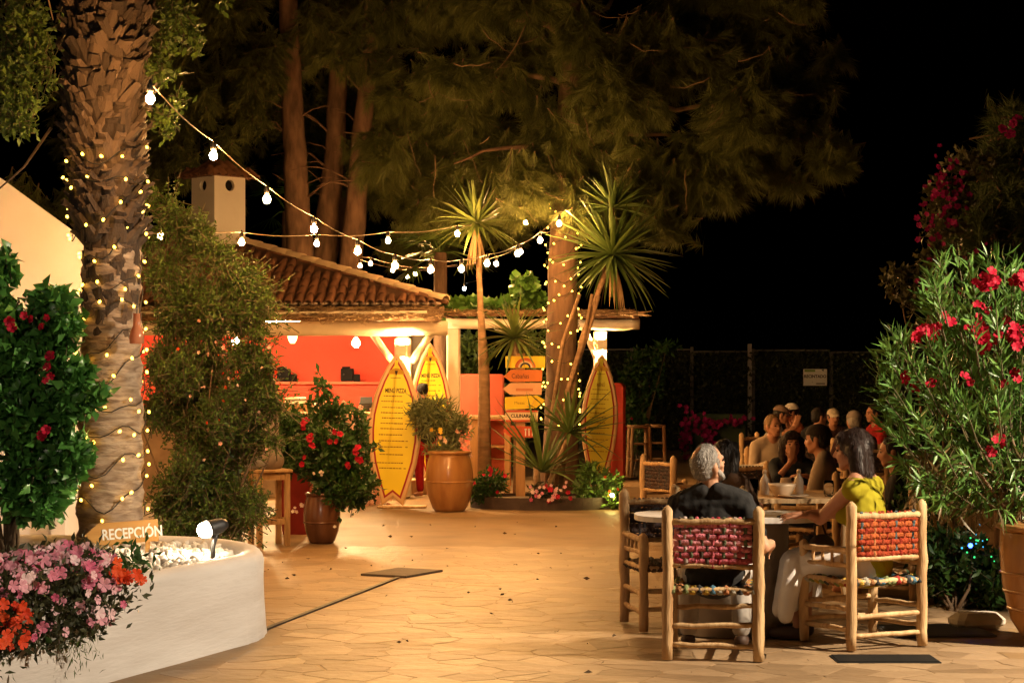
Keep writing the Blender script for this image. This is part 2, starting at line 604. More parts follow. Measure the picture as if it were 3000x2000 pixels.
# ================================================================== white kerbed planter with the palm
front = []
for d in np.linspace(8.2, 12.1, 15): front.append(Vector((planter_x(d), d, 0)))
for k in range(len(PEND) - 1):
    p_ = [Vector(PEND[max(0, min(len(PEND) - 1, k + o_))]) for o_ in (-1, 0, 1, 2)]
    for q in np.linspace(0, 1, 7)[:-1]:
        a_, b_, c_, d_ = p_
        v = 0.5 * ((2 * b_) + (c_ - a_) * q + (2 * a_ - 5 * b_ + 4 * c_ - d_) * q * q + (3 * b_ - a_ - 3 * c_ + d_) * q ** 3)
        front.append(Vector((v.x, v.y, 0)))
for k in range(0, 8): front.append(Vector((-2.9 - k * 0.45, 14.1, 0)))
PATH = front
t = empty('planter_bed', (-2.2, 12.4, 0), label='curved white plastered planter bed at the lower left holding the palm and flowers', cat='planter')
prof = [(0.02, 0.0), (0.015, 0.05), (0.0, 0.3), (0.0, 0.47), (-0.015, 0.515), (-0.05, 0.54), (-0.11, 0.54), (-0.14, 0.52), (-0.15, 0.47), (-0.15, 0.0)]
V, fs = [], []
for i, p in enumerate(PATH):
    a_, b_ = PATH[max(i - 1, 0)], PATH[min(i + 1, len(PATH) - 1)]
    d_ = (b_ - a_).normalized(); nrm = Vector((d_.y, -d_.x, 0))
    for (o_, z_) in prof:
        wob = 0.004 * math.sin(i * 1.7 + z_ * 9)
        V.append(p + nrm * (o_ + wob) + Vector((0, 0, z_)))
n = len(prof)
for i in range(len(PATH) - 1):
    for k in range(n - 1):
        fs.append([i * n + k, (i + 1) * n + k, (i + 1) * n + k + 1, i * n + k + 1])
mb = MB(); mb.add(V, fs, True); mb.build('kerb_wall', M_planter, t, world=True)
inner = [(p + Vector((-0.1, 0, 0)) * 0) for p in PATH]
mb = MB()
pts = []
for i, p in enumerate(PATH):
    a_, b_ = PATH[max(i - 1, 0)], PATH[min(i + 1, len(PATH) - 1)]
    d_ = (b_ - a_).normalized(); nrm = Vector((d_.y, -d_.x, 0))
    q = p - nrm * 0.13
    pts.append((q.x, q.y))
pts += [(-6.5, pts[-1][1]), (-6.5, 8.2)]
mb.prism(pts, 0.02, 0.45); mb.build('soil', mat('bed_soil', (0.22, 0.16, 0.11), (0.10, 0.07, 0.045), scale=14, rough=0.95, bump=0.8, bscale=30), t, world=True)

# white pebbles (nobody could count them)
def pebbles(name, label, n, box, zr_, size, m, seed):
    r_ = np.random.default_rng(seed)
    base = MB(); base.ball((0, 0, 0), 1.0, 6, 4)
    bv = np.array(base.v); bf = base.f
    VV, FF = [], []
    k = 0; tries = 0
    while k < n and tries < n * 20:
        tries += 1
        x, y = r_.uniform(box[0], box[1]), r_.uniform(box[2], box[3])
        if x > planter_edge(y) - .2 or y > 13.9: continue
        s = r_.uniform(*size) * np.array([1, r_.uniform(.65, 1), r_.uniform(.45, .75)])
        Q = np.array(Euler(r_.uniform(-3, 3, 3)).to_matrix())
        v = (bv * s * (1 + r_.normal(size=(len(bv), 1)) * .09)) @ Q.T + np.array([x, y, r_.uniform(*zr_)])
        o_ = len(VV) * len(bv)
        VV.append(v); FF += [[i + o_ for i in f] for f in bf]
        k += 1
    me = raw_mesh(name, np.concatenate(VV), FF, m, smooth=True)
    return tag(link(name, me), label, 'pebbles', kind='stuff')
M_peb = mat('white_pebble', (0.74, 0.70, 0.64), (0.40, 0.35, 0.29), scale=10, rough=0.7, bump=0.2, island=True)
pebbles('white_pebbles', 'white and beige pebbles heaped in the planter around the spot lamp', 900, (-3.0, -1.5, 11.6, 14.0), (0.46, 0.50), (0.018, 0.048), M_peb, 4)

# ================================================================== bar pavilion
t = empty('bar_pavilion', (-4.5, 29, 0), label='open bar pavilion with red walls, cream beams and a brown clay-tiled hip roof', cat='pavilion')
PAV = t
ex0, ex1, ed, ez = -8.7, -1.0, 28.0, 2.70
apx, apd, apz = -4.86, 31.5, 3.92
# roof planes under the tiles
mb = MB()
ev = [Vector((ex0, ed, ez)), Vector((ex1, ed, ez)), Vector((ex1, 35, ez)), Vector((ex0, 35, ez)), Vector((apx, apd, apz))]
mb.add(ev, [[0, 1, 4], [1, 2, 4], [2, 3, 4], [3, 0, 4], [3, 2, 1, 0]])
roof = mb.build('roof', mat('roof_bed', (0.24, 0.13, 0.07), (0.14, 0.07, 0.04), scale=6, rough=.9, bump=.4), t, world=True)
roof_off = Vector(t.location)
tm = MB()
nseg = 6
TL, TR = 0.42, 0.066
V = []
for (y, r) in ((0, TR), (TL, TR * 0.86)):
    for k in range(nseg + 1):
        a = PI * k / nseg
        V.append((r * math.cos(a), y, r * math.sin(a) * 0.9))
for (y, r) in ((0, TR - .013),):
    for k in range(nseg + 1):
        a = PI * k / nseg
        V.append((r * math.cos(a), y, r * math.sin(a) * 0.9))
fsx = [[k, k + 1, nseg + 2 + k, nseg + 1 + k] for k in range(nseg)] + [[2 * nseg + 2 + k, 2 * nseg + 3 + k, k + 1, k] for k in range(nseg)]
tm.add(V, fsx, True)
tile_me = tm.mesh('roof_tile', M_tile)
slope = math.atan2(apz - ez, apd - ed)
SLn = math.hypot(apz - ez, apd - ed)
ncol, count = 0, 0
rngt = random.Random(2)
pitch = 0.144
x = ex0 + 0.08
rest = []
while x < ex1 - 0.03:
    half = (apx - ex0) if x < apx else (ex1 - apx)
    frac = (x - ex0) / half if x < apx else (ex1 - x) / half
    L = max(0.2, frac * SLn)
    nrow = max(1, int(L / 0.36))
    for r_ in range(nrow):
        s = r_ * 0.36 - (0.10 if r_ == 0 else 0.06)
        p = Vector((x + rngt.uniform(-.008, .008), ed + s * math.cos(slope), ez + s * math.sin(slope) + 0.012 + rngt.uniform(0, .008)))
        vis = x > xat(560, 29)
        if vis and count < 298:
            o = link('roof_tile', tile_me, roof, p - roof_off, (slope - 0.03 + rngt.uniform(-.02, .02), rngt.uniform(-.05, .05), rngt.uniform(-.04, .04)))
            count += 1
        else:
            rest.append((p, 0))
    x += pitch
# side face and the rest joined
mb = MB()
for p, _ in rest:
    E = Euler((slope, 0, 0)).to_matrix()
    mb.add([E @ Vector(v) + p for v in V], fsx, True)
slope2 = math.atan2(apz - ez, ex1 - apx)
SL2 = math.hypot(apz - ez, ex1 - apx)
y = ed + 0.1
while y < 34.9:
    frac = (y - ed) / (apd - ed) if y < apd else (35 - y) / (35 - apd)
    for r_ in range(max(1, int(frac * SL2 / 0.36))):
        s = r_ * 0.36 - 0.08
        p = Vector((ex1 - s * math.cos(slope2), y, ez + s * math.sin(slope2) + .012))
        E = Matrix.Rotation(PI / 2, 3, 'Z') @ Euler((slope2, 0, 0)).to_matrix()
        mb.add([E @ Vector(v) + p for v in V], fsx, True)
    y += pitch
o = mb.build('roof_tile', M_tile2, roof, world=False)
for v in o.data.vertices: v.co -= roof_off
o['kind'] = 'stuff'
# pale hip tiles
hv = Vector((apx, apd, apz)) - Vector((ex1, ed, ez))
nh = int(hv.length / 0.34)
u_ = hv.normalized()
hm = MB()
Vh = [(v[0] * 1.35, v[1], v[2] * 1.25) for v in V]
hm.add(Vh, fsx, True)
hip_me = hm.mesh('hip_tile', M_tilepale)
yaw = math.atan2(u_.y, u_.x) - PI / 2
pitchh = math.asin(u_.z)
for k in range(nh):
    p = Vector((ex1, ed, ez)) + u_ * (k * 0.34 - 0.1) + Vector((0, 0, 0.06))
    link('hip_tile', hip_me, roof, p - roof_off, (pitchh - 0.03, 0, yaw))
# white mortar plugs below the eave tiles
for k in range(int((ex1 - ex0) / pitch)):
    xx = ex0 + 0.08 + (k + 0.5) * pitch
    if xx > xat(560, 28):
        mb2 = MB(); mb2.ball((0, 0, 0), (0.068, 0.05, 0.024), 7, 5)
        break
plug = mb2.mesh('mortar_plug', mat('lime_mortar', (0.46, 0.36, 0.28), (0.3, 0.22, 0.16), rough=0.9, bump=0.4))
k = 0
xx = ex0 + 0.08 + pitch * 0.5
while xx < ex1:
    if xx > xat(560, 28):
        link('mortar_plug', plug, roof, Vector((xx, ed - 0.03, ez - 0.015)) - roof_off)
    xx += pitch

def wobbly(p0, p1, r, n=8, m=None, mb=None, amp=0.012, seed=0, taper=0.0):
    rd = random.Random(seed)
    p0, p1 = Vector(p0), Vector(p1)
    u, w = frame_of(p1 - p0)
    pts, rs = [], []
    for i in range(n + 1):
        q = i / n
        pts.append(p0.lerp(p1, q) + u * rd.uniform(-amp, amp) + w * rd.uniform(-amp, amp))
        rs.append(r * (1 + rd.uniform(-.06, .06)) * (1 - taper * q))
    (mb or MB()).tube(pts, rs, 10)
    return mb

# beams, posts, braces
bz = 2.31
mb = MB(); wobbly((-8.4, 27, bz), (xat(1312, 27), 27, bz), 0.105, 16, mb=mb, amp=0.012, seed=1); mb.build('beam', M_cream, t, world=True)
mb = MB(); wobbly((-8.4, 27.02, bz + 0.19), (xat(1250, 27), 27.02, bz + 0.17), 0.06, 14, mb=mb, amp=0.012, seed=2); mb.build('upper_beam', M_cream, t, world=True)
px1 = xat(1180, 27.1)
for X in (px1, -5.2, -8.2):
    mb = MB(); mb.box((X, 27.15, 1.1), (0.22, 0.22, 2.2), bev=0.03); mb.build('post', M_cream, t, world=True)
for X in (-1.62, -5.0, -8.2):
    mb = MB(); mb.box((X, 34.0, 1.25), (0.22, 0.22, 2.5), bev=0.02); mb.build('post', M_cream, t, world=True)
mb = MB(); mb.tube([(xat(1090, 27), 27.08, 2.24), (xat(1150, 27), 27.1, 1.86)], 0.055, 6); mb.build('brace', M_cream, t, world=True)
mb = MB(); mb.tube([(xat(1262, 27), 27.08, 2.24), (xat(1205, 27), 27.1, 1.86)], 0.055, 6); mb.build('brace', M_cream, t, world=True)
mb = MB(); mb.box((-4.9, 30.4, 2.50), (7.5, 6.9, 0.05)); mb.build('ceiling', M_cream, t, world=True)
mb = MB(); mb.box((-5.4, 33.0, 1.25), (7.2, 0.16, 2.46)); mb.build('wall', M_redwall, t, world=True)
mb = MB(); mb.box((-8.6, 30.2, 1.25), (0.16, 5.4, 2.46)); mb.build('wall', M_redwall, t, world=True)
mb = MB(); mb.box((-4.9, 32.6, 0.77), (6.0, 0.6, 1.54)); mb.build('back_counter', M_redwall, t, world=True)
mb = MB(); mb.box((-4.9, 32.55, 1.56), (6.1, 0.72, 0.04)); mb.build('back_shelf', M_salmon, t, world=True)
mb = MB(); mb.box((-4.6, 27.75, 0.56), (5.6, 0.45, 1.12)); mb.build('counter', mat('bar_stone', (0.42, 0.3, 0.2), (0.28, 0.19, 0.12), scale=5, bump=0.4, bscale=12), t, world=True)
mb = MB(); mb.box((-4.6, 27.7, 1.145), (5.7, 0.66, 0.05), bev=0.012); mb.build('counter_top', M_wood2, t, world=True)

# reed canopies
def canopy(name, label, x0, x1, d0, z0, d1, z1, seed):
    e = empty(name, ((x0 + x1) / 2, d0, 0), label=label, cat='canopy')
    rd = random.Random(seed)
    n = int((x1 - x0) / 0.12)
    V, fs = [], []
    for i in range(n + 1):
        xx = x0 + (x1 - x0) * i / n
        w_ = rd.uniform(-.02, .02)
        for (d_, z_) in ((d0 + w_, z0 - 0.035), (d0 + w_ - .03, z0 + rd.uniform(0, .02)), ((d0 + d1) / 2, (z0 + z1) / 2 + .03 + rd.uniform(-.01, .01)), (d1, z1 + 0.02), (d1, z1 - 0.05)):
            V.append((xx, d_, z_))
    for i in range(n):
        for k in range(5):
            fs.append([i * 5 + k, (i + 1) * 5 + k, (i + 1) * 5 + (k + 1) % 5, i * 5 + (k + 1) % 5])
    fs += [[0, 1, 2, 3, 4], [n * 5 + 4 - k for k in range(5)]]
    mb = MB(); mb.add(V, fs); mb.build('reed_mat', M_reed, e, world=True)
    r_ = np.random.default_rng(seed)
    ns = int((x1 - x0) * 520)
    A_ = np.stack([r_.uniform(x0, x1, ns), d0 + r_.random(ns) ** 1.5 * (d1 - d0), np.zeros(ns)], 1)
    A_[:, 2] = z0 + (A_[:, 1] - d0) / (d1 - d0) * (z1 - z0) + r_.uniform(.02, .05, ns)
    L_ = r_.uniform(.15, .45, (ns, 1))
    slope_ = (z1 - z0) / (d1 - d0)
    B_ = A_ + np.concatenate([r_.normal(size=(ns, 1)) * .35, -np.ones((ns, 1)), -slope_ + r_.normal(size=(ns, 1)) * .08], 1) * L_
    o = stems_mesh(A_, B_, 0.006, 0.003, e, M_straw, 'straw', 3)
    o['kind'] = 'stuff'
    return e
canopy('reed_canopy', 'brown reed awning with ragged edge along the front of the tiled bar', -8.2, -0.95, 26.75, 2.44, 28.0, 2.62, 3)
canopy('reed_canopy', 'reed pergola roof overgrown with vine, right of the tiled roof', -0.9, 0.9, 28.6, 2.56, 31.0, 2.66, 4)
canopy('reed_canopy', 'end of the reed pergola over the white lamp post by the olive surfboard', 0.93, xat(1870, 30.4), 30.3, 2.58, 31.6, 2.68, 5)
t = empty('pergola_frame', (0.5, 30, 0), label='cream log pergola frame carrying the reed roof right of the bar', cat='pergola')
mb = MB(); wobbly((-0.95, 28.7, 2.42), (0.95, 28.7, 2.42), 0.075, 8, mb=mb, seed=5); mb.build('beam', M_cream, t, world=True)
mb = MB(); wobbly((xat(1690, 30.6), 30.6, 2.46), (xat(1874, 30.6), 30.6, 2.46), 0.085, 8, mb=mb, seed=6); mb.build('beam', M_cream, t, world=True)
for (X, Y) in ((xat(1757, 31), 30.9), (-0.85, 28.9), (0.9, 31.5)):
    mb = MB(); mb.box((X, Y, 1.2), (0.2, 0.2, 2.36), bev=0.03); mb.build('post', M_cream, t, world=True)
mb = MB(); mb.tube([(xat(1712, 30.7), 30.75, 2.4), (xat(1748, 30.8), 30.85, 1.95)], 0.05, 6); mb.build('brace', M_cream, t, world=True)

# chimney with its own little roof
cX, cD = xat(640, 31), 31.0
t = empty('chimney_tower', (cX, cD, 3.3), R(45), label='square white chimney with round openings and a small tiled cap', cat='chimney')
zt = zat(522, cD) - 3.3
mb = MB()
hw, th, rr_ = 0.295, 0.06, 0.088
# four walls, two round openings towards the front
def holed_wall(w, z0, z1, cz, r, y0, y1):
    n = 20
    mbx = MB()
    sq = [(-w, z0), (w, z0), (w, z1), (-w, z1)]
    ring = []
    outer = []
    for k in range(n):
        a = 2 * PI * (k + .5) / n
        ring.append((r * math.cos(a), cz + r * math.sin(a)))
        dx, dz = math.cos(a), math.sin(a)
        ts_ = []
        if dx > 1e-6: ts_.append(w / dx)
        if dx < -1e-6: ts_.append(-w / dx)
        if dz > 1e-6: ts_.append((z1 - cz) / dz)
        if dz < -1e-6: ts_.append((z0 - cz) / dz)
        q = min(ts_)
        outer.append((dx * q, cz + dz * q))
    V = []
    for y in (y0, y1):
        V += [(p[0], y, p[1]) for p in outer] + [(p[0], y, p[1]) for p in ring]
    fs = []
    for k in range(n):
        j = (k + 1) % n
        fs.append([k, j, n + j, n + k])
        fs.append([2 * n + j, 2 * n + k, 3 * n + k, 3 * n + j])
        fs.append([n + k, n + j, 3 * n + j, 3 * n + k])
        fs.append([j, k, 2 * n + k, 2 * n + j])
    mbx.add(V, fs)
    return mbx
for k in range(4):
    w_ = hw if k % 2 == 0 else hw - th
    mbx = holed_wall(w_ if k % 2 == 0 else hw - th, -0.6, zt, zt - 0.135, rr_, -hw, -hw + th)
    # fill the corners that the radial cut leaves
    o = mbx.build('wall', M_white, t)
    o.rotation_euler.z = k * PI / 2
    mbx = MB()
    for sx in (-1, 1):
        pass
mb = MB(); mb.box((0, 0, -0.2), (hw * 2 - .004, hw * 2 - .004, 0.8)); mb.build('base', M_white, t)
mb = MB(); mb.box((0, 0, zt - .3), (.42, .42, .58)); mb.build('dark_core', mat('opening_shade', (.012, .01, .009), rough=.95), t)  # added black box, paints the shade inside the round openings
for sx in (-1, 1):
    for sy in (-1, 1):
        mb = MB(); mb.box((sx * (hw - .03), sy * (hw - .03), zt - .15), (.0595, .0595, .296)); mb.build('corner', M_white, t)
mb = MB(); e_ = 0.44
mb.add([(-e_, -e_, zt), (e_, -e_, zt), (e_, e_, zt), (-e_, e_, zt), (0, 0, zt + 0.30)], [[0, 1, 4], [1, 2, 4], [2, 3, 4], [3, 0, 4], [3, 2, 1, 0]])
cap = mb.build('cap_roof', M_tile2, t)
sl = math.atan2(0.30, e_)
for face in range(4):
    for k in range(6):
        xx = -e_ + 0.075 + k * 0.146
        fr = 1 - abs(xx) / e_
        for r_ in range(max(1, int(fr * 0.53 / 0.2))):
            s = r_ * 0.2 - 0.05
            p = Vector((xx, -e_ + s * math.cos(sl), zt + s * math.sin(sl) + .012))
            p = Matrix.Rotation(face * PI / 2, 3, 'Z') @ p
            link('roof_tile', tile_me, cap, p, (sl, 0, face * PI / 2), (0.95, 0.6, 0.95))

# salmon low wall, red pillar, wooden counter
mb = MB(); mb.box((xat(1392, 29.5), 29.5, 0.85), (0.86, 0.18, 1.70), bev=0.03)
o = mb.build('low_wall', M_salmon); tag(o, 'salmon plastered low wall between the surfboards and the sign post', 'wall')
mb = MB(); mb.box((0, 0, 0.78), (0.27, 0.5, 1.56), bev=0.05)
o = mb.build('wall_pier', M_redpil); o.location = (xat(1808, 32), 32.2, 0); tag(o, 'rounded red plaster pier right of the olive surfboard', 'pier')
t = empty('wooden_counter', (xat(1440, 27.5), 27.5, 0), label='wooden serving counter behind the glazed olive jar', cat='counter')
mb = MB(); mb.box((0, 0, 1.10), (0.62, 0.5, 0.05), bev=0.01); mb.build('top', M_wood, t)
for X in (-0.2, 0.22):
    mb = MB(); mb.box((X, -0.1, 0.54), (0.2 if X < 0 else 0.08, 0.2, 1.07), bev=0.01); mb.build('post', M_wood2, t)
mb = MB(); mb.box((0.02, 0.15, 0.6), (0.5, 0.04, 0.9)); mb.build('panel', M_salmon, t)
mb = MB(); mb.box((0, -0.02, 0.7), (0.56, 0.35, 0.03)); mb.build('shelf', M_wood2, t)

# ================================================================== far fence with ivy
fd = 45.0
t = empty('ivy_fence', (6, fd, 0), label='dark ivy-covered mesh fence closing the terrace at the back', cat='fence')
M_fpost = mat('galvanised_post', (0.12, 0.12, 0.11), (0.08, 0.08, 0.075), rough=0.6, metal=0.2)
M_fwhite = mat('white_post', (0.5, 0.5, 0.48), rough=0.6)
zf = zat(1022, fd)
for px, top, m_ in ((1700, 1020, M_fpost), (1850, 1020, M_fpost), (2026, 1016, M_fpost), (2195, 1007, M_fwhite), (2206, 1022, M_fpost), (2433, 1030, M_fpost), (2660, 1025, M_fpost), (2900, 1020, M_fpost), (3150, 1020, M_fpost)):
    mb = MB(); hgt = zat(top, fd); mb.box((xat(px, fd), fd - .08, hgt / 2), (0.07 if m_ is not M_fwhite else 0.085, 0.07, hgt)); mb.build('post', m_, t, world=True)
for (a, b, py) in ((1700, 1848, 1024), (1852, 2022, 1024), (2030, 2190, 1030), (2210, 2430, 1026), (2437, 2655, 1032), (2664, 3150, 1026)):
    mb = MB(); mb.box((xat((a + b) / 2, fd), fd - .08, zat(py, fd)), (xat(b, fd) - xat(a, fd), 0.04, 0.04)); mb.build('rail', M_fpost, t, world=True)
mb = MB(); mb.box((xat(2450, fd), fd + .1, zf / 2 - .02), (12.5, 0.06, zf - .06)); mb.build('screen', mat('dark_screen', (0.018, 0.022, 0.014), (0.01, 0.012, 0.008), rough=0.9), t, world=True)
r_ = np.random.default_rng(8)
n = 9000
P = np.stack([r_.uniform(xat(1690, fd), xat(3200, fd), n), fd - .05 - r_.random(n) * .16, r_.random(n) ** .8 * (zf - .06)], 1)
leaf_obj('ivy', P, r_.normal(size=(n, 3)) + np.array([0, -.5, -.6]), r_.uniform(.06, .13, n), .55, mat('ivy_leaf', (0.05, 0.065, 0.02), (0.018, 0.026, 0.01), rough=0.5, island=True), t, r_)
# ================================================================== vegetation
def leafmat(name, a, b, rough=0.45, trans=0.22, c3=None, spec=0.4):
    return mat(name, a, b, scale=3, rough=rough, island=True, trans=trans, c3=c3, spec=spec)
L_dark = leafmat('dark_leaf', (0.050, 0.125, 0.022), (0.016, 0.048, 0.010))
L_mid = leafmat('mid_leaf', (0.09, 0.20, 0.03), (0.03, 0.085, 0.014))
L_olive = leafmat('olive_leaf', (0.115, 0.18, 0.035), (0.045, 0.08, 0.018))
L_bright = leafmat('bright_leaf', (0.15, 0.26, 0.05), (0.05, 0.11, 0.02))
L_glossy = leafmat('glossy_leaf', (0.09, 0.26, 0.045), (0.03, 0.10, 0.02), rough=0.32, trans=0.15)
L_glossy1 = mat('glossy_leaf_single', (0.10, 0.28, 0.05), (0.03, 0.11, 0.02), scale=3, rough=0.3, objrand=0.8, trans=0.15, spec=0.45)
L_bronze = leafmat('bronze_leaf', (0.06, 0.045, 0.02), (0.02, 0.03, 0.012))
L_needle = leafmat('pine_needle', (0.145, 0.162, 0.032), (0.036, 0.046, 0.010), rough=0.6, trans=0.15)
L_needle2 = leafmat('feather_needle', (0.085, 0.12, 0.025), (0.03, 0.046, 0.012), rough=0.6, trans=0.12)
L_yucca = mat('yucca_leaf', (0.17, 0.21, 0.05), (0.06, 0.10, 0.022), scale=2, rough=0.42, objrand=0.7, trans=0.15)
L_yuccad = mat('yucca_dark_leaf', (0.13, 0.19, 0.04), (0.05, 0.09, 0.022), scale=2, rough=0.42, objrand=0.7, trans=0.12)
L_dry = mat('dry_frond', (0.32, 0.21, 0.10), (0.18, 0.11, 0.05), scale=3, rough=0.9, objrand=0.5)
L_ole1 = mat('oleander_leaf_single', (0.17, 0.34, 0.065), (0.06, 0.15, 0.035), scale=3, rough=0.36, objrand=0.8, trans=0.18)
L_ole = leafmat('oleander_leaf', (0.14, 0.28, 0.05), (0.04, 0.11, 0.025), rough=0.38)
M_twig = mat('green_twig', (0.12, 0.10, 0.045), (0.07, 0.055, 0.03), rough=0.8)
M_stemb = mat('brown_stem', (0.20, 0.13, 0.075), (0.11, 0.07, 0.04), rough=0.85, bump=0.4)

def petalmat(name, a, b, c3=None):
    return mat(name, a, b, scale=2, rough=0.6, objrand=1.0, trans=0.25, c3=c3, spec=0.2)
P_red = petalmat('crimson_petal', (0.55, 0.012, 0.045), (0.32, 0.004, 0.02))
P_pink = petalmat('pink_petal', (0.84, 0.66, 0.68), (0.60, 0.10, 0.22), (0.78, 0.38, 0.47))
P_orange = petalmat('orange_petal', (0.75, 0.10, 0.02), (0.62, 0.04, 0.012))
P_white = petalmat('white_petal', (0.80, 0.70, 0.62), (0.74, 0.52, 0.46))
P_magenta = petalmat('magenta_bract', (0.40, 0.015, 0.16), (0.22, 0.006, 0.08))
P_pale = petalmat('pale_bract', (0.72, 0.50, 0.40), (0.60, 0.30, 0.22))
P_yel = petalmat('yellow_petal', (0.75, 0.50, 0.05), (0.7, 0.35, 0.03))

def flower_mesh(name, m, r=0.03, petals=5, cup=0.35, width=0.44, sub=2):
    V, fs = [(0, 0, 0)], []
    for k in range(petals):
        a = 2 * PI * k / petals
        o = len(V)
        ca, sa = math.cos(a), math.sin(a)
        tx, ty = -sa, ca
        w = r * width
        for (q, ww, z) in ((0.5, 0.75, cup * .5), (0.85, 1.0, cup), (1.05, 0.45, cup * 0.85)):
            for s in (-1, 1):
                V.append((ca * r * q + tx * s * w * ww, sa * r * q + ty * s * w * ww, r * z + (k % 2) * r * .06))
        fs += [[0, o, o + 1], [o, o + 2, o + 3, o + 1], [o + 2, o + 4, o + 5, o + 3]]
    return raw_mesh(name, np.array(V), fs, m, smooth=True)
FL = {k: flower_mesh(k + '_flower', m, r) for k, m, r in (('red', P_red, .042), ('pink', P_pink, .033), ('orange', P_orange, .03), ('white', P_white, .034), ('magenta', P_magenta, .05), ('pale', P_pale, .04), ('yellow', P_yel, .035))}
FL['trumpet'] = flower_mesh('trumpet_flower', P_red, .06, 5, .6, .46)

def put_flower(key, p, d, parent, rd, s=1.0, name='flower'):
    q = Vector(d).normalized().to_track_quat('Z', 'Y') @ Euler((0, 0, rd.uniform(0, 6))).to_quaternion()
    return link(name, FL[key], parent, Vector(p) - parent.location, q.to_euler(), (s, s, s))

def ell(px, py, rx, ry, d, rd=None):
    c = at(px, py, d)
    sx, sz = rx / F * d, ry / F * d
    return (c.x, c.y, c.z), (sx, rd if rd else min(sx, sz), sz)

def clumped(regions, k, rng, rs=(.28, .5)):
    out = []
    for (px, py, rx, ry, d, rd, n) in regions:
        for i in range(k):
            a, q = rng.uniform(0, 2 * PI), math.sqrt(rng.random()) * .85
            s = rng.uniform(*rs)
            out.append((px + rx * q * math.cos(a), py + ry * q * math.sin(a), max(18, rx * s), max(18, min(ry, rx * 1.3) * s), d + rng.uniform(-.6, .6) * rd, rd * s, int(n / k * rng.uniform(.6, 1.4)) + 1))
    return out

def bush(name, label, cat, base, regions, m, leaf=(0.03, 0.05), wid=0.45, per=14, twlen=(.15, .35), up=0.25, group=None,
         stems=8, dens=1.0, rng=None, spread=0.8, singles=0, msingle=None, shell=0.3, parent=None, stem_r=0.01, mstem=None, fold=.25, bend=.2, pname='foliage'):
    """regions: (px, py, rx, ry, d, depth radius, number of twigs)"""
    rng = rng or np.random.default_rng(abs(hash(name + label)) % 1000 if False else sum(map(ord, label)))
    root = parent or empty(name, base, label=label, cat=cat, group=group)
    As, Bs, Ps, Ds = [], [], [], []
    for (px, py, rx, ry, d, rd, n) in regions:
        c, s = ell(px, py, rx, ry, d, rd)
        A, B, dr = twigs(int(n * dens), c, s, rng, 0.35, twlen, up, shell)
        P, D = twig_leaves(A, B, per, rng, spread, 0.015)
        As.append(A); Bs.append(B); Ps.append(P); Ds.append(D)
    A, B = np.concatenate(As), np.concatenate(Bs)
    P, D = np.concatenate(Ps), np.concatenate(Ds)
    stems_mesh(A, B, stem_r * .45, stem_r * .2, root, mstem or M_twig, 'twig', 3)['kind'] = 'stuff'
    Ln = rng.uniform(leaf[0], leaf[1], len(P))
    if singles:
        # the leaves nearest to the eye are parts of their own
        idx = np.argsort(P[:, 1] + rng.random(len(P)) * .25)[:singles]
        V, Fq = leaf_arrays(np.zeros((1, 3)), np.array([[0, 0, 1.0]]), 1.0, wid, np.random.default_rng(1), fold, bend)
        me = raw_mesh('leaf', V, Fq, msingle or m)
        for i in idx:
            q = Vector(D[i]).to_track_quat('Z', 'Y') @ Euler((0, 0, rng.uniform(0, 6))).to_quaternion()
            s = Ln[i]
            link('leaf', me, root, Vector(P[i]) - root.location, q.to_euler(), (s, s, s))
        keep = np.ones(len(P), bool); keep[idx] = False
        P, D, Ln = P[keep], D[keep], Ln[keep]
    leaf_obj(pname, P, D, Ln, wid, m, root, rng, fold, bend)
    # main stems from the base into the clumps
    b = Vector(base)
    mb = MB()
    k = 0
    for i in range(stems):
        j = int(rng.integers(0, len(A)))
        e = Vector(A[j])
        mid = b.lerp(e, 0.5) + Vector(rng.normal(size=3)) * 0.05
        mb.tube([b + Vector((rng.normal() * .04, rng.normal() * .04, 0)), mid, e], [stem_r * 1.6, stem_r, stem_r * .5], 5)
    if stems: mb.build('stem', mstem or M_stemb, root, world=True)
    return root, P, rng

# ---------------------------------------------------------------- palm
pd = 13.8
pX = xat(325, pd)
palm = empty('palm_tree', (pX, pd, 0.40), label='thick palm trunk wrapped in fairy lights rising from the white planter', cat='palm tree')
M_palm = mat('palm_bark', (0.46, 0.36, 0.26), (0.17, 0.11, 0.07), scale=6, rough=0.95, bump=1.0, bscale=10, stretch=(1.2, 1.2, 4.5), detail=9, distort=0.6)
prof_px = [(1585, 226, 425), (1560, 232, 416), (1480, 230, 415), (1400, 231, 416), (1300, 230, 417), (1200, 236, 416), (1100, 240, 413), (1000, 244, 410), (900, 243, 408), (800, 246, 408), (720, 250, 406), (660, 236, 402), (560, 226, 400), (450, 216, 404), (300, 208, 408), (100, 208, 410), (-60, 212, 412), (-200, 215, 410)]
V, fs = [], []
nn = 40
rows = []
zs = np.linspace(0, 1, 90)
pys = np.interp(zs, np.linspace(0, 1, len(prof_px)), [p[0] for p in prof_px])
for py in pys:
    l = np.interp(-py, [-p[0] for p in prof_px], [p[1] for p in prof_px])
    r_ = np.interp(-py, [-p[0] for p in prof_px], [p[2] for p in prof_px])
    rows.append((zat(py, pd) - 0.40, xat((l + r_) / 2, pd) - pX, (r_ - l) / 2 / F * pd))
rd = random.Random(4)
for i, (z, x, r_) in enumerate(rows):
    ring = rd.uniform(-.008, .008) + (0.006 if i % 3 == 0 else 0)
    for k in range(nn):
        a = 2 * PI * k / nn
        q = r_ + ring + 0.008 * math.sin(5 * a + i) + rd.uniform(-.004, .004)
        V.append((x + q * math.cos(a), q * math.sin(a), z))
for i in range(len(rows) - 1):
    for k in range(nn):
        j = (k + 1) % nn
        fs.append([i * nn + k, i * nn + j, (i + 1) * nn + j, (i + 1) * nn + k])
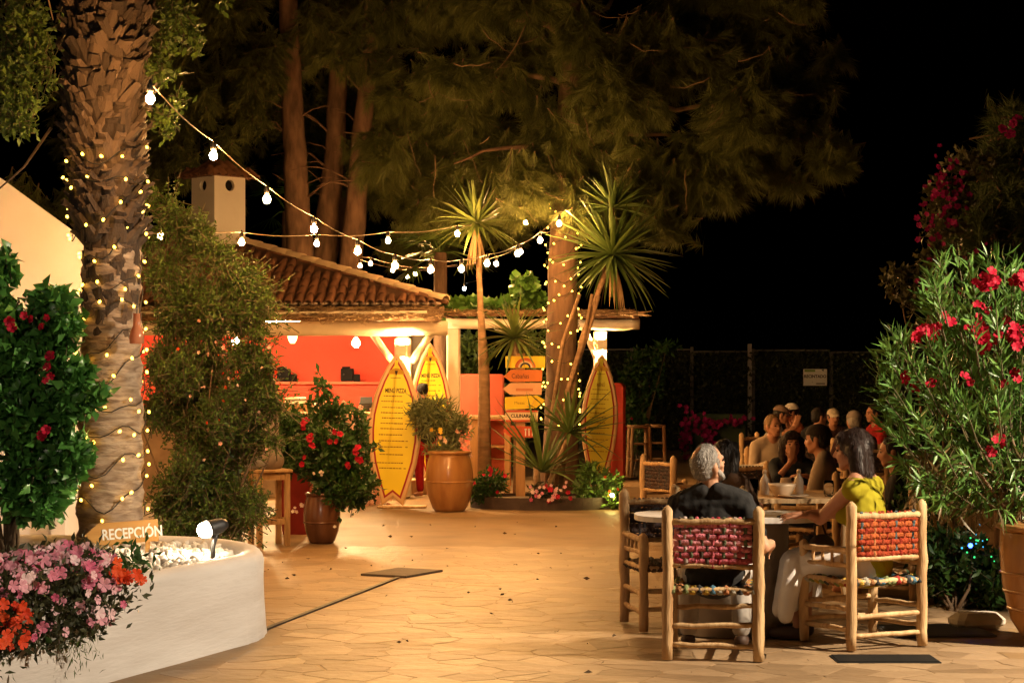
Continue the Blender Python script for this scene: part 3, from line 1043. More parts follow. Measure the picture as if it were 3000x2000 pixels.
link('trunk', raw_mesh('trunk', np.array(V), fs, M_palm, True), palm)
def trunk_at(z):
    zz = [r[0] for r in rows]
    return np.interp(z, zz, [r[1] for r in rows]), np.interp(z, zz, [r[2] for r in rows])
# cut leaf bases
M_boot = mat('palm_boot', (0.15, 0.10, 0.066), (0.008, 0.006, 0.005), scale=7, rough=0.9, bump=0.8, bscale=18, objrand=0.6, stretch=(2, 2, .7))
def boot_mesh(seed):
    r_ = random.Random(seed)
    secs = []
    for (z, w, t_, y) in ((-.05, .085, .03, .0), (.05, .075, .042, .022), (.13, .052, .036, .055), (.19, .038 + r_.uniform(0, .018), .026, .095)):
        secs.append([(-w, y - t_ * .2, z), (-w * .5, y + t_ * .7, z), (w * .5, y + t_ * .7, z), (w, y - t_ * .2, z), (w * .5, y - t_ * .6, z), (-w * .5, y - t_ * .6, z)])
    secs[-1] = [(x, y, z + r_.uniform(-.025, .025)) for x, y, z in secs[-1]]
    V = [p for s in secs for p in s]
    fs = []
    for i in range(3):
        for k in range(6):
            j = (k + 1) % 6
            fs.append([i * 6 + j, i * 6 + k, (i + 1) * 6 + k, (i + 1) * 6 + j])
    fs.append([18 + k for k in range(5, -1, -1)])
    return raw_mesh('leaf_base', np.array(V), fs, M_boot)
boots = [boot_mesh(s) for s in range(4)]
z0b, z1b = zat(715, pd) - .4, zat(-120, pd) - .4
nb = 520
nfront = 0
back = MB()
for i in range(nb):
    q = i / nb
    z = z0b + (z1b - z0b) * q
    a = i * R(137.5)
    x, r_ = trunk_at(z)
    tilt = rd.uniform(-.2, .5)
    E = Euler((0, 0, a - PI / 2)).to_matrix() @ Euler((-tilt, 0, rd.uniform(-.5, .5))).to_matrix()
    s = rd.uniform(.55, .85)
    p = Vector((x + (r_ - .01) * math.cos(a), (r_ - .01) * math.sin(a), z))
    sv = Vector((s * rd.uniform(.9, 1.4), s, s * rd.uniform(.7, 1.1)))
    if math.sin(a) < .1 and nfront < 235:
        nfront += 1
        link('leaf_base', boots[i % 4], palm, p, E.to_euler(), sv)
    else:
        me_ = boots[i % 4]
        back.add([p + E @ Vector((v.co.x * sv.x, v.co.y * sv.y, v.co.z * sv.z)) for v in me_.vertices], [list(f.vertices) for f in me_.polygons])
back.build('leaf_base', M_boot, palm)['kind'] = 'stuff'
# small flat leaf scars lower down
for i in range(60):
    q = i / 60
    z = (zat(1010, pd) - .4) + (z0b - zat(1010, pd) + .4) * q
    a = i * R(137.5) + .4
    x, r_ = trunk_at(z)
    E = Euler((0, 0, a - PI / 2)).to_matrix() @ Euler((0.02, 0, rd.uniform(-.3, .3))).to_matrix()
    link('leaf_base', boots[i % 4], palm, (x + (r_ - .022) * math.cos(a), (r_ - .022) * math.sin(a), z), E.to_euler(), (.95, .35, .8))
# dark cable running off left of the boot zone, as a thin tube
for (pts) in ([(-10, 560), (70, 490), (150, 375)],):
    mb = MB(); mb.tube([at(x, y, pd - .25 + .1 * i) for i, (x, y) in enumerate(pts)], [.006, .008, .012], 6); mb.build('dark_cable', M_boot, palm, world=True)

# ---------------------------------------------------------------- fairy lights
M_fairy = emit('fairy_glow', (1.0, 0.52, 0.05), 11.0)
fb = MB(); fb.ball((0, 0, 0), (1, 1, 1.3), 6, 4)
def fairy_string(name, label, base, fn, n, turns, bulb_r, seed, wire_r=.004, m=M_fairy):
    """fn(q) -> centre, radius"""
    e = empty(name, base, label=label, cat='fairy lights')
    r_ = random.Random(seed)
    pts, bulbs = [], []
    N_ = int(turns * 26)
    for i in range(N_ + 1):
        q = i / N_
        c, rad_ = fn(q)
        a = q * turns * 2 * PI + .25 * math.sin(q * 41)
        zz = c[2] + .055 * math.sin(q * 77) + .05 * math.sin(a * 2 + q * 20) + .03 * math.sin(a * 5)
        pts.append(Vector((c[0] + (rad_ + wire_r * 2) * math.cos(a), c[1] + (rad_ + wire_r * 2) * math.sin(a), zz)))
    mb = MB(); mb.tube(pts, wire_r, 4, caps=False); mb.build('wire', M_cable, e, world=True)
    me = fb.mesh('bulb', m)
    for i in range(n):
        q = (i + r_.uniform(.1, .9)) / n
        j = q * N_
        k = int(j)
        p = pts[k].lerp(pts[min(k + 1, N_)], j - k)
        c, rad_ = fn(q)
        out = Vector((p.x - c[0], p.y - c[1], 0)).normalized()
        p = p + out * (bulb_r * r_.uniform(1.2, 2.6)) + Vector((0, 0, r_.uniform(-.06, .05)))
        link('bulb', me, e, p - Vector(base), (r_.uniform(-1, 1), r_.uniform(-1, 1), 0), (bulb_r,) * 3)
    return e
def palm_fn(q):
    z = 0.30 + q * (zat(440, pd) - .4 - .30)
    x, r_ = trunk_at(z)
    return (pX + x, pd, z + .4), r_ + (.05 if z > z0b else .012)
fairy_string('fairy_lights', 'warm fairy light string wound up the palm trunk', (pX, pd, .7), palm_fn, 130, 12, .0105, 3)

# ---------------------------------------------------------------- pines
def trunk_tube(name, pts, rads, m, root, n=16, seed=1):
    rd = random.Random(seed)
    P, Rr = [], []
    K = 26
    for i in range(K + 1):
        q = i / K * (len(pts) - 1)
        j = min(int(q), len(pts) - 2)
        P.append(Vector(pts[j]).lerp(Vector(pts[j + 1]), q - j) + Vector((rd.uniform(-.012, .012), rd.uniform(-.012, .012), 0)))
        Rr.append((rads[j] + (rads[j + 1] - rads[j]) * (q - j)) * (1 + rd.uniform(-.035, .035)))
    mb = MB(); mb.tube(P, Rr, n)
    return mb.build(name, m, root, world=True)

def needle_crown(root, regions, m, rng, per=170, ln=(.12, .28), wid=.0075, droop=.75, name='crown'):
    Ps, Ds, Ls = [], [], []
    tw = []
    for (px, py, rx, ry, d, rdp, n) in clumped(regions, 11, rng, (.24, .48)):
        c, s = ell(px, py, rx, ry, d, rdp)
        n = int(n * 1.45)
        u = unit(rng.normal(size=(n, 3)))
        r_ = rng.random((n, 1)) ** .4
        B = np.array(c) + u * np.array(s) * r_
        ax = unit(u * np.array([1, 1, .4]) + np.array([0, 0, -droop]) + rng.normal(size=(n, 3)) * .5)
        L = rng.uniform(.18, .42, (n, 1))
        A = B - ax * L
        tw.append((A, B))
        t = rng.random((n, per, 1))
        P = A[:, None] + (B - A)[:, None] * t
        D = ax[:, None] * 1.0 + rng.normal(size=(n, per, 3)) * .42 + np.array([0, 0, -.3])
        Ps.append(P.reshape(-1, 3)); Ds.append(D.reshape(-1, 3))
    P, D = np.concatenate(Ps), unit(np.concatenate(Ds))
    n = len(P)
    P = P - np.array(root.location)
    S = unit(np.cross(D, unit(rng.normal(size=(n, 3)))))
    L = rng.uniform(ln[0], ln[1], (n, 1))
    V = np.stack([P - S * wid / 2, P + S * wid / 2, P + D * L], 1).reshape(-1, 3)
    Fq = np.arange(3 * n).reshape(-1, 3)
    o = link(name, raw_mesh(name, V, Fq, m), root)
    o['kind'] = 'stuff'
    A = np.concatenate([a for a, b in tw]); B = np.concatenate([b for a, b in tw])
    sel = rng.random(len(A)) < .35
    stems_mesh(A[sel], B[sel], .012, .004, root, M_bark, 'twig', 3)['kind'] = 'stuff'
    return A

def limb(root, p0, p1, r0, seed, m=M_bark, name='branch', sag=-.15, n=7):
    rd = random.Random(seed)
    p0, p1 = Vector(p0), Vector(p1)
    pts, rs = [], []
    for i in range(n + 1):
        q = i / n
        p = p0.lerp(p1, q) + Vector((rd.uniform(-1, 1), rd.uniform(-1, 1), rd.uniform(-1, 1))) * .04 * (p1 - p0).length * math.sin(PI * q) + Vector((0, 0, -sag * math.sin(PI * q) * (p1 - p0).length))
        pts.append(p); rs.append(r0 * (1 - .75 * q))
    mb = MB(); mb.tube(pts, rs, 6)
    return mb.build(name, m, root, world=True)

td = 26.6
pine = empty('pine_tree', (xat(1640, td), td, 0), label='big pine with fairy lights on its trunk and drooping needles over the courtyard', cat='pine tree')
tp = [at(1640, 1480, td), at(1643, 1200, td), at(1646, 1000, td), at(1650, 700, td), at(1662, 560, td), at(1668, 300, td), at(1680, 0, td), at(1690, -400, td)]
tr = [.27, .215, .205, .195, .185, .15, .11, .06]
trunk_tube('trunk', tp, tr, mat('shaded_pine_bark', (0.20, 0.115, 0.068), (0.075, 0.042, 0.026), scale=5, rough=.95, bump=1.0, bscale=9, stretch=(1.6, 1.6, .5), detail=8), pine, seed=2)  # pine bark darkened all over, standing in for shade from the yucca leaves
rgp = np.random.default_rng(21)
needle_crown(pine, [
    (1300, 420, 280, 210, 28.6, 1.3, 330), (1660, 330, 360, 290, 26.6, 1.7, 560), (2000, 330, 330, 250, 26.5, 1.5, 430),
    (2330, 330, 170, 170, 26.6, .9, 170), (2440, 470, 70, 70, 26.4, .5, 60), (2180, 520, 200, 80, 26.2, .8, 150), (1830, 610, 180, 90, 26.0, .7, 170),
    (1960, 660, 60, 60, 25.8, .4, 45), (1420, 560, 200, 70, 28.6, .8, 150), (1540, 560, 90, 130, 26.0, .5, 80), (1250, 610, 110, 60, 29.5, .6, 70),
    (1900, 40, 500, 210, 27, 2.0, 620), (1350, 100, 380, 210, 27.6, 1.8, 430), (2300, 120, 200, 150, 27, 1.0, 140), (1770, 560, 90, 90, 26.2, .5, 60)], L_needle, rgp)
rd = random.Random(9)
for i, (a, b) in enumerate([((1660, 420), (1330, 480)), ((1664, 380), (2050, 430)), ((1668, 300), (2380, 380)), ((1670, 250), (1250, 200)), ((1672, 200), (2100, 120)), ((1676, 120), (1400, 20)), ((1655, 560), (1840, 640)), ((1655, 520), (1450, 610)), ((1676, 100), (1900, -50)), ((2050, 430), (2200, 560)), ((2250, 360), (2440, 480))]):
    limb(pine, at(*a, td), at(*b, td + rd.uniform(-.3, 1.0)), .05 if i < 9 else .03, i + 3, sag=-.05)
for i in range(34):
    px, py = rd.uniform(1150, 2350), rd.uniform(20, 640)
    p = at(px, py, td - rd.uniform(.8, 1.9))
    limb(pine, p, p + Vector((rd.uniform(-.5, .5), rd.uniform(-.2, .2), rd.uniform(-.6, .25))), rd.uniform(.004, .008), 40 + i, m=mat('dead_twig', (0.22, 0.14, 0.08), (0.14, 0.09, 0.05), rough=.9), name='dead_twig', n=5, sag=.1)
def tree_fn(q):
    z = .9 + q * (zat(560, td) - .9)
    for i in range(len(tp) - 1):
        if tp[i].z <= z <= tp[i + 1].z:
            k = (z - tp[i].z) / (tp[i + 1].z - tp[i].z)
            p = tp[i].lerp(tp[i + 1], k)
            return (p.x, p.y, z), tr[i] + (tr[i + 1] - tr[i]) * k + .02
    return (tp[0].x, tp[0].y, z), .25
fairy_string('fairy_lights', 'warm fairy light string wound round the pine behind the signpost', (tp[0].x, td, .9), tree_fn, 130, 12, .0115, 5, .004)

bg_trunks = [('left of three bare orange-lit pine trunks rising behind the tiled roof', [(880, 760), (872, 600), (862, 400), (850, 180), (842, -100), (838, -400)], 37.0, .25,
              [(650, 260, 210, 200, 36.2, 1.4, 260), (520, 130, 150, 180, 36.5, 1.4, 170), (860, 30, 260, 170, 36.5, 1.8, 260), (500, 480, 110, 160, 37, 1, 110)]),
             ('middle, darker one of three bare pine trunks behind the tiled roof', [(950, 790), (960, 640), (978, 480), (990, 260), (1000, 0), (1010, -300)], 38.2, .235,
              [(960, 150, 200, 160, 38.5, 1.6, 230), (980, -80, 250, 180, 38.5, 1.8, 160)]),
             ('right of three bare pine trunks behind the tiled roof, tilted to the right', [(1022, 800), (1040, 640), (1058, 420), (1075, 230), (1090, 0), (1100, -300)], 37.2, .215,
              [(1130, 330, 150, 210, 38, 1.4, 230), (1180, 520, 130, 130, 38.5, 1.2, 150), (1150, 60, 170, 160, 37.4, 1.4, 170), (1180, 700, 70, 90, 39, .6, 70)])]
for i, (lab, pts, d, r_, regs) in enumerate(bg_trunks):
    b = at(pts[0][0], 1400, d)
    t = empty('pine_tree', (b.x, d, 0), label=lab, cat='pine tree', group='bare pine trunks behind the roof')
    P = [Vector((b.x, d, 0))] + [at(x, y, d) for x, y in pts]
    trunk_tube('trunk', P, [r_ * 1.2] + [r_ * (1.05 - .1 * k) for k in range(len(pts))], M_bark, t, seed=20 + i)
    needle_crown(t, regs, L_needle, rgp, per=80, wid=.013)
    for k in range(12):
        px, py = rd.uniform(pts[2][0] - 20, pts[2][0] + 30), rd.uniform(130, 620)
        q = at(np.interp(py, [p[1] for p in pts[::-1]], [p[0] for p in pts[::-1]]), py, d)
        s = rd.choice((-1, 1))
        limb(t, q, q + Vector((s * rd.uniform(.4, 1.2), -rd.uniform(.1, .6), rd.uniform(-.2, .5))), rd.uniform(.012, .03), 200 + i * 20 + k, n=5)

# far dark trees that close the background behind the bar
t = empty('dark_tree', (-3.5, 44, 0), label='dark mass of pine boughs hanging behind the chimney', cat='tree')
mb = MB(); mb.tube([(-3.5, 44, 0), (-3.6, 44, 6), (-3.3, 44, 11)], [.3, .25, .1], 8); mb.build('trunk', M_bark, t, world=True)
needle_crown(t, [(300, 380, 260, 330, 42, 2, 260), (700, 380, 300, 260, 41, 1.5, 380), (1000, 460, 200, 200, 41, 1.5, 260), (1250, 560, 220, 200, 40, 1.5, 330), (100, 620, 180, 130, 30, 1.2, 160), (1480, 600, 180, 150, 38, 1.5, 240)], L_needle, rgp, per=90, wid=.015)

# feathery tree and bougainvillea at the right
t = empty('tamarisk_tree', (xat(2950, 19), 19, 0), label='tall feathery dark green tree above the oleander at the right edge', cat='tree')
mb = MB(); mb.tube([(xat(2950, 19), 19, 0), at(2940, 900, 19), at(2900, 500, 19)], [.12, .1, .03], 8); mb.build('trunk', M_bark, t, world=True)
needle_crown(t, [(2900, 640, 150, 260, 19, .7, 420), (2960, 430, 100, 130, 19, .5, 200), (2830, 880, 120, 160, 18.6, .6, 240), (3050, 600, 120, 260, 19, .8, 200), (2960, 380, 40, 60, 19, .3, 50)], L_needle2, rgp, per=60, ln=(.1, .22), wid=.007, droop=-.7)
bg, P, _ = bush('bougainvillea', 'bougainvillea with dark magenta bracts climbing at the upper right', 'bougainvillea', tuple(ground(2800, 1640)), [
    (2775, 600, 70, 130, 17.5, .35, 70), (2740, 800, 90, 110, 17.5, .35, 60), (2850, 480, 90, 50, 17.5, .3, 20), (2640, 800, 70, 14, 17.4, .12, 14), (2670, 870, 60, 10, 17.4, .1, 10), (2780, 960, 110, 60, 17.3, .3, 40)],
    leafmat('boug_leaf', (0.11, 0.10, 0.03), (0.035, 0.045, 0.014)), (.05, .09), .6, 12, (.15, .35), .2, stems=4, stem_r=.012)
rd = random.Random(12)
for i in range(110):
    px, py = rd.choice([(rd.gauss(2775, 30), rd.gauss(545, 45)), (rd.gauss(2770, 30), rd.gauss(540, 40)), (rd.gauss(2750, 40), rd.gauss(640, 40)), (rd.gauss(2800, 70), rd.gauss(850, 120))])
    put_flower('magenta', at(px, py, 17.2 + rd.uniform(-.15, .1)), (rd.uniform(-1, 1), -1, rd.uniform(-.6, 1)), bg, rd, rd.uniform(.3, .6), 'bract')
for i in range(8):
    put_flower('magenta', at(rd.gauss(2960, 20), rd.gauss(365, 15), 18.3), (rd.uniform(-1, 1), -1, rd.uniform(-.6, 1)), bg, rd, .8, 'bract')

# ---------------------------------------------------------------- yuccas
def blade_mesh(name, m, L=1.0, w=.05, bend=.12, n=5):
    V, fs = [], []
    for i in range(n + 1):
        q = i / n
        ww = w * (0.75 + .7 * q if q < .35 else (1 - ((q - .35) / .65) ** 1.6)) * .5
        z, y = L * q, -bend * L * q * q
        V += [(-ww, y + ww * .5, z), (0, y, z), (ww, y + ww * .5, z)]
    for i in range(n):
        for k in range(2):
            fs.append([i * 3 + k, i * 3 + k + 1, i * 3 + 3 + k + 1, i * 3 + 3 + k])
    return raw_mesh(name, np.array(V), fs, m, True)
BL = [blade_mesh('leaf', L_yucca, 1, .085, .05), blade_mesh('leaf', L_yucca, 1, .075, .22)]
BLD = [blade_mesh('leaf', L_yuccad, 1, .085, .05), blade_mesh('leaf', L_yuccad, 1, .08, .22)]
BLT = [blade_mesh('leaf', L_yuccad, 1, .05, .05), blade_mesh('leaf', L_yuccad, 1, .05, .22)]
BDRY = [blade_mesh('dry_leaf', L_dry, 1, .06, .1)]
def yucca_head(root, c, L, n, rd, blades, lo=-.35, axis=(0, 0, 1), dry=6):
    c = Vector(c)
    Q = Vector(axis).normalized().to_track_quat('Z', 'Y')
    for i in range(n):
        u = (i + .5) / n
        z = 1 - (1 - lo) * u
        a = i * R(137.5) + rd.uniform(-.2, .2)
        s = math.sqrt(max(0, 1 - z * z))
        d = Q @ Vector((s * math.cos(a), s * math.sin(a), z)) + Vector((rd.uniform(-.1, .1), rd.uniform(-.1, .1), rd.uniform(-.1, .1)))
        q = d.to_track_quat('Z', 'Y')
        # the blade's upper side faces up, so that it bends down
        k = L * rd.uniform(.72, 1.08)
        link('leaf', blades[1 if z < .25 and rd.random() < .7 else 0], root, c - root.location + d.normalized() * .03, (d.to_track_quat('Z', 'Y')).to_euler(), (k * rd.uniform(.8, 1.1), k, k))
    for i in range(dry):
        a = rd.uniform(0, 6.28)
        d = Vector((.35 * math.cos(a), .35 * math.sin(a), -1))
        k = L * rd.uniform(.6, .9)
        link('dry_leaf', BDRY[0], root, c - root.location - Vector((0, 0, .04)), d.to_track_quat('Z', 'Y').to_euler(), (k, k, k))
rd = random.Random(31)
M_ystem = mat('yucca_stem', (0.36, 0.22, 0.12), (0.20, 0.12, 0.06), scale=6, rough=.85, bump=.7, bscale=14, stretch=(1, 1, 3))
b = at(1420, 1400, 26.2)
t = empty('yucca', (b.x, b.y, 0), label='slim yucca with one sunlit-green leaf head against the string bulbs', cat='yucca')
t['label'] = 'slim yucca whose single leaf head glows among the string bulbs'
mb = MB(); mb.tube([(b.x, b.y, 0), at(1418, 1090, 26.2), at(1408, 900, 26.2), at(1398, 690, 26.2)], [.10, .075, .04, .03], 9); mb.build('stem', M_ystem, t, world=True)
yucca_head(t, at(1396, 655, 26.2), .72, 90, rd, BL, -.4, dry=34)
b = at(1640, 1420, 25.4)
t = empty('yucca', (b.x, b.y, 0), label='tall branching yucca with bare leaning stems and two big leaf heads beside the pine', cat='yucca')
for pts, r_ in (([(1636, 1440), (1660, 1150), (1720, 950), (1800, 735)], .026), ([(1640, 1440), (1700, 1000), (1770, 800), (1795, 610)], .024), ([(1600, 1440), (1612, 1240), (1650, 1000), (1698, 862)], .026), ([(1625, 1440), (1660, 1160), (1710, 1000), (1735, 862)], .024), ([(1640, 1440), (1668, 1130), (1722, 980), (1755, 866)], .024)):
    mb = MB(); mb.tube([at(x, y, 25.4 - .1 * k) for k, (x, y) in enumerate(pts)], [r_ * 1.3, r_, r_, r_ * .9], 8); mb.build('stem', M_ystem, t, world=True)
yucca_head(t, at(1795, 748, 25.1), .84, 125, rd, BLD, -.75, dry=8)
yucca_head(t, at(1797, 612, 25.2), .58, 52, rd, BLD, -.1, dry=2)
b = at(1515, 1400, 25.9)
t = empty('yucca', (b.x, b.y, 0), label='yucca with a dense green leaf head directly behind the signpost', cat='yucca')
mb = MB(); mb.tube([(b.x, b.y, 0), at(1518, 1200, 25.9), at(1508, 1000, 25.9)], [.06, .05, .045], 8); mb.build('stem', M_ystem, t, world=True)
yucca_head(t, at(1508, 990, 25.9), .62, 70, rd, BL, -.6, dry=4)
b = Vector((xat(1575, 24.9), 24.9, 0))
t = empty('yucca', (b.x, b.y, 0), label='stemless spiky yucca rosette growing in front of the signpost', cat='yucca')
yucca_head(t, at(1588, 1385, b.y), 1.1, 26, rd, BLT, .12, dry=0, axis=(.2, 0, 1))
yucca_head(t, at(1670, 1270, b.y + .2), .75, 34, rd, BLD, -.1, dry=0, axis=(.3, 0, 1))
mb = MB(); mb.tube([(b.x, b.y, 0.1), at(1572, 1365, b.y)], [.05, .04], 7); mb.tube([(b.x + .05, b.y, 0.1), at(1660, 1290, b.y + .2)], [.03, .03], 7); mb.build('stem', M_ystem, t, world=True)

def fan_fronds(name, label, c, n, L, m, seed, trunk=True):
    r_ = random.Random(seed)
    c = Vector(c)
    t = empty(name, (c.x, c.y, 0), label=label, cat='palm')
    if trunk:
        mb = MB(); mb.tube([(c.x, c.y, 0), c], [.12, .1], 8); mb.build('trunk', M_bark, t, world=True)
    for i in range(n):
        a = r_.uniform(0, 6.28); el = r_.uniform(-.5, 1.1)
        d = Vector((math.cos(a) * math.cos(el), math.sin(a) * math.cos(el) * .7, math.sin(el)))
        hub = c + d * L * r_.uniform(.5, .8)
        mb = MB()
        mb.tube([c, c.lerp(hub, .5) + Vector((0, 0, .05)), hub], [.018, .014, .012], 4)
        u, w = frame_of(d)
        for k in range(16):
            b_ = (k / 15 - .5) * 2.5
            dd = (d * math.cos(b_) + u * math.sin(b_) + Vector((0, 0, -.25 * abs(b_)))).normalized()
            le = L * r_.uniform(.55, .75)
            s = dd.cross(w).normalized() * .018
            V = [hub - s * .4, hub + s * .4, hub + dd * le * .5 + s, hub + dd * le * .5 - s, hub + dd * le - Vector((0, 0, .06))]
            mb.add(V, [[0, 1, 2, 3], [3, 2, 4]])
        mb.build('frond', m, t, world=True)
    return t
fan_fronds('fan_palm', 'fan palm with drooping fronds left of the slim yucca', at(1290, 740, 31), 15, .75, L_olive, 3)
fan_fronds('fan_palm', 'fan palm partly hidden between the bare pine trunks', at(840, 620, 39.5), 15, .95, L_mid, 4)

# ---------------------------------------------------------------- shrubs, climbers, flowers
rb = np.random.default_rng(77)
sh, P, _ = bush('tall_shrub', 'tall small-leaved shrub between the palm and the tiled bar', 'shrub', (xat(570, 17.6), 17.6, 0.0), clumped([
    (545, 960, 130, 260, 17.4, .5, 900), (520, 700, 100, 110, 17.5, .35, 260), (660, 900, 130, 150, 17.4, .45, 460), (560, 1250, 150, 230, 17.4, .5, 950), (700, 1180, 100, 190, 17.3, .4, 560),
    (600, 1440, 150, 110, 17.4, .45, 480), (540, 1520, 120, 70, 17.3, .4, 260), (690, 1480, 90, 80, 17.3, .35, 200), (730, 830, 85, 70, 17.3, .3, 160), (780, 1200, 40, 120, 17.2, .25, 110), (750, 1050, 45, 120, 17.2, .25, 150), (480, 590, 50, 60, 17.5, .2, 60), (600, 690, 40, 50, 17.4, .2, 30), (770, 900, 60, 40, 17.2, .2, 40), (640, 760, 60, 60, 17.3, .25, 60)], 8, np.random.default_rng(2)) + [(560, 1050, 120, 330, 17.6, .35, 520), (640, 1250, 110, 260, 17.6, .35, 420), (560, 1430, 130, 120, 17.5, .4, 260)],
    leafmat('shrub_leaf', (0.105, 0.18, 0.026), (0.028, 0.06, 0.011)), (.028, .055), .40, 15, (.16, .38), .45, stems=16, stem_r=.012, shell=.15)
rd = random.Random(5)
for i in range(34):
    put_flower(rd.choice(('pale', 'pale', 'pale', 'orange')), at(rd.gauss(660, 60), rd.gauss(1130, 110), 17.0 + rd.uniform(-.1, .1)), (rd.uniform(-1, 1), -1, rd.uniform(-.4, 1)), sh, rd, rd.uniform(.22, .5))
# climber with red trumpet flowers at the left edge
vn, P, _ = bush('mandevilla', 'glossy green climber with red trumpet flowers at the left edge', 'climber', (xat(20, 12.7), 12.7, .45), [
    (40, 1020, 110, 110, 12.6, .22, 70), (130, 990, 95, 90, 12.6, .2, 60), (70, 1220, 150, 130, 12.6, .25, 110), (200, 1150, 80, 100, 12.5, .18, 50), (100, 1390, 140, 90, 12.6, .22, 90), (200, 1340, 70, 80, 12.5, .16, 36), (190, 930, 50, 60, 12.5, .14, 16), (90, 1470, 90, 50, 12.55, .15, 26),
    (10, 800, 25, 90, 12.6, .12, 9), (150, 880, 60, 50, 12.6, .12, 10), (280, 1165, 40, 18, 12.4, .08, 5), (110, 1480, 40, 30, 12.5, .1, 6), (0, 930, 60, 60, 12.6, .15, 12)],
    L_glossy, (.06, .11), .6, 22, (.12, .28), .15, stems=9, stem_r=.011, singles=290, msingle=L_glossy1, bend=.35)
for (x, y) in ((70, 925), (95, 935), (140, 930), (35, 960), (125, 958), (142, 1075), (148, 1100), (130, 1115), (135, 1260), (125, 1275), (25, 940), (150, 1045)):
    put_flower('trumpet', at(x, y, 12.28 + rd.uniform(-.05, .05)), (rd.uniform(-.8, .8), -1, rd.uniform(-.3, .6)), vn, rd, rd.uniform(.35, .6))
bush('climbing_ivy', 'green climber hanging in the upper left corner beside the palm crown', 'climber', (xat(40, 13.6), 13.6, 4.9), [
    (50, 110, 100, 150, 13.5, .4, 90), (40, 300, 90, 110, 13.4, .35, 70), (110, 200, 50, 150, 13.5, .25, 40), (60, 380, 60, 30, 13.3, .2, 18)],
    leafmat('ivy_bright', (0.13, 0.20, 0.03), (0.035, 0.07, 0.014)), (.04, .07), .5, 12, (.15, .3), -.35, stems=3)
bush('climbing_ivy', 'sprays of green leaves hanging to the right of the palm crown', 'climber', (xat(500, 14.0), 14.0, 4.9), [
    (520, 50, 60, 70, 14.0, .2, 24), (560, 120, 35, 60, 14.0, .15, 14), (500, 130, 30, 60, 13.9, .12, 12), (475, 230, 25, 70, 13.8, .12, 14), (480, 360, 45, 45, 13.7, .14, 20), (520, 300, 20, 40, 13.7, .1, 5), (660, 10, 15, 25, 14, .1, 5)],
    MATS['ivy_bright'], (.04, .075), .48, 11, (.12, .25), -.3, stems=3)

# impatiens along the planter's front edge
imp = empty('impatiens', (-2.3, 11.3, .45), label='mass of pink and white impatiens spilling over the white planter wall', cat='flowers')
r_ = np.random.default_rng(6)
n = 2800
ds = r_.uniform(9.2, 11.5, n)
out = r_.normal(size=n) * .17 - .12
wdt = np.clip((11.75 - ds) * 1.2, .3, 1)
out = np.clip(out, -.6, .13)
zz = np.where(out > .0, .69 - r_.random(n) * .52 * wdt, .56 + .16 * wdt * np.cos(np.clip((out + .15) * 3, -1.5, 1.5)) * r_.uniform(.4, 1, n))
B_ = np.stack([planter_x(ds) + out + np.where(out > .0, .07, 0), ds, zz], 1)
bpx, bpy_ = 1500 + B_[:, 0] / B_[:, 1] * F, HZ + (HC - B_[:, 2]) / B_[:, 1] * F
B_ = B_[(bpy_ < 1905 - np.clip(bpx, 0, 400) * .3) & (bpx < 425 - np.maximum(0, bpy_ - 1690) * .8) & (bpy_ > 1588 + np.maximum(0, bpx - 205) * .5)]
A_ = B_ * 1.0
A_[:, 2] -= .12; A_[:, 0] -= .1
Pp, Dd = twig_leaves(A_, B_, 11, r_, .9, .03)
leaf_obj('foliage', Pp, Dd, r_.uniform(.035, .065, len(Pp)), .4, leafmat('impatiens_leaf', (0.07, 0.075, 0.03), (0.022, 0.028, 0.012)), imp, r_)
rd = random.Random(15)
orr = empty('impatiens', (planter_x(11.25) - .1, 11.25, .45), label='small clump of orange-red impatiens at the end of the pink flowers', cat='flowers')
orl = empty('impatiens', (planter_x(9.9), 9.9, .4), label='orange-red impatiens hanging over the planter in the lower left corner', cat='flowers')
tips = B_[np.argsort(r_.random(len(B_)))]
nfl = {'pink': 0, 'o1': 0, 'o2': 0}
for bp in tips:
    px, py = 1500 + bp[0] / bp[1] * F, HZ + (HC - bp[2]) / bp[1] * F
    outw = bp[0] - planter_x(bp[1])
    if px < -30 or px > 430 or outw < -.34: continue
    key, root, kk = 'pink', imp, 'pink'
    if px > 325 and py < 1700: key, root, kk = 'orange', orr, 'o1'
    elif px < 70 and py > 1760: key, root, kk = 'orange', orl, 'o2'
    if nfl[kk] > (285 if kk == 'pink' else 30): continue
    nfl[kk] += 1
    nd = Vector((max(0.05, outw * 3 + .5), -1.0, .55 if outw < .03 else .15)) + Vector((rd.uniform(-.5, .5), rd.uniform(-.3, .3), rd.uniform(-.4, .4)))
    put_flower(key, Vector(bp) + nd.normalized() * .045, nd, root, rd, rd.uniform(.6, 1.15))
for root, cpx, cpy, dd_ in ((orr, 372, 1655, 11.25), (orl, 30, 1830, 9.95)):
    c = at(cpx, cpy, dd_)
    q = np.array(c) + r_.normal(size=(160, 3)) * np.array([.08, .08, .07])
    leaf_obj('foliage', q, r_.normal(size=(160, 3)), r_.uniform(.04, .08, 160), .4, L_dark, root, r_)
c = at(210, 1850, 10.35)
q = np.array(c) + r_.normal(size=(420, 3)) * np.array([.06, .04, .09])
tr_ = empty('trailing_plant', (c.x - .1, c.y, .45), label='wispy trailing green plant hanging down the white planter wall', cat='plant')
leaf_obj('foliage', q, r_.normal(size=(420, 3)) * .5 + np.array([0, 0, -1]), r_.uniform(.02, .06, 420), .14, L_olive, tr_, r_)

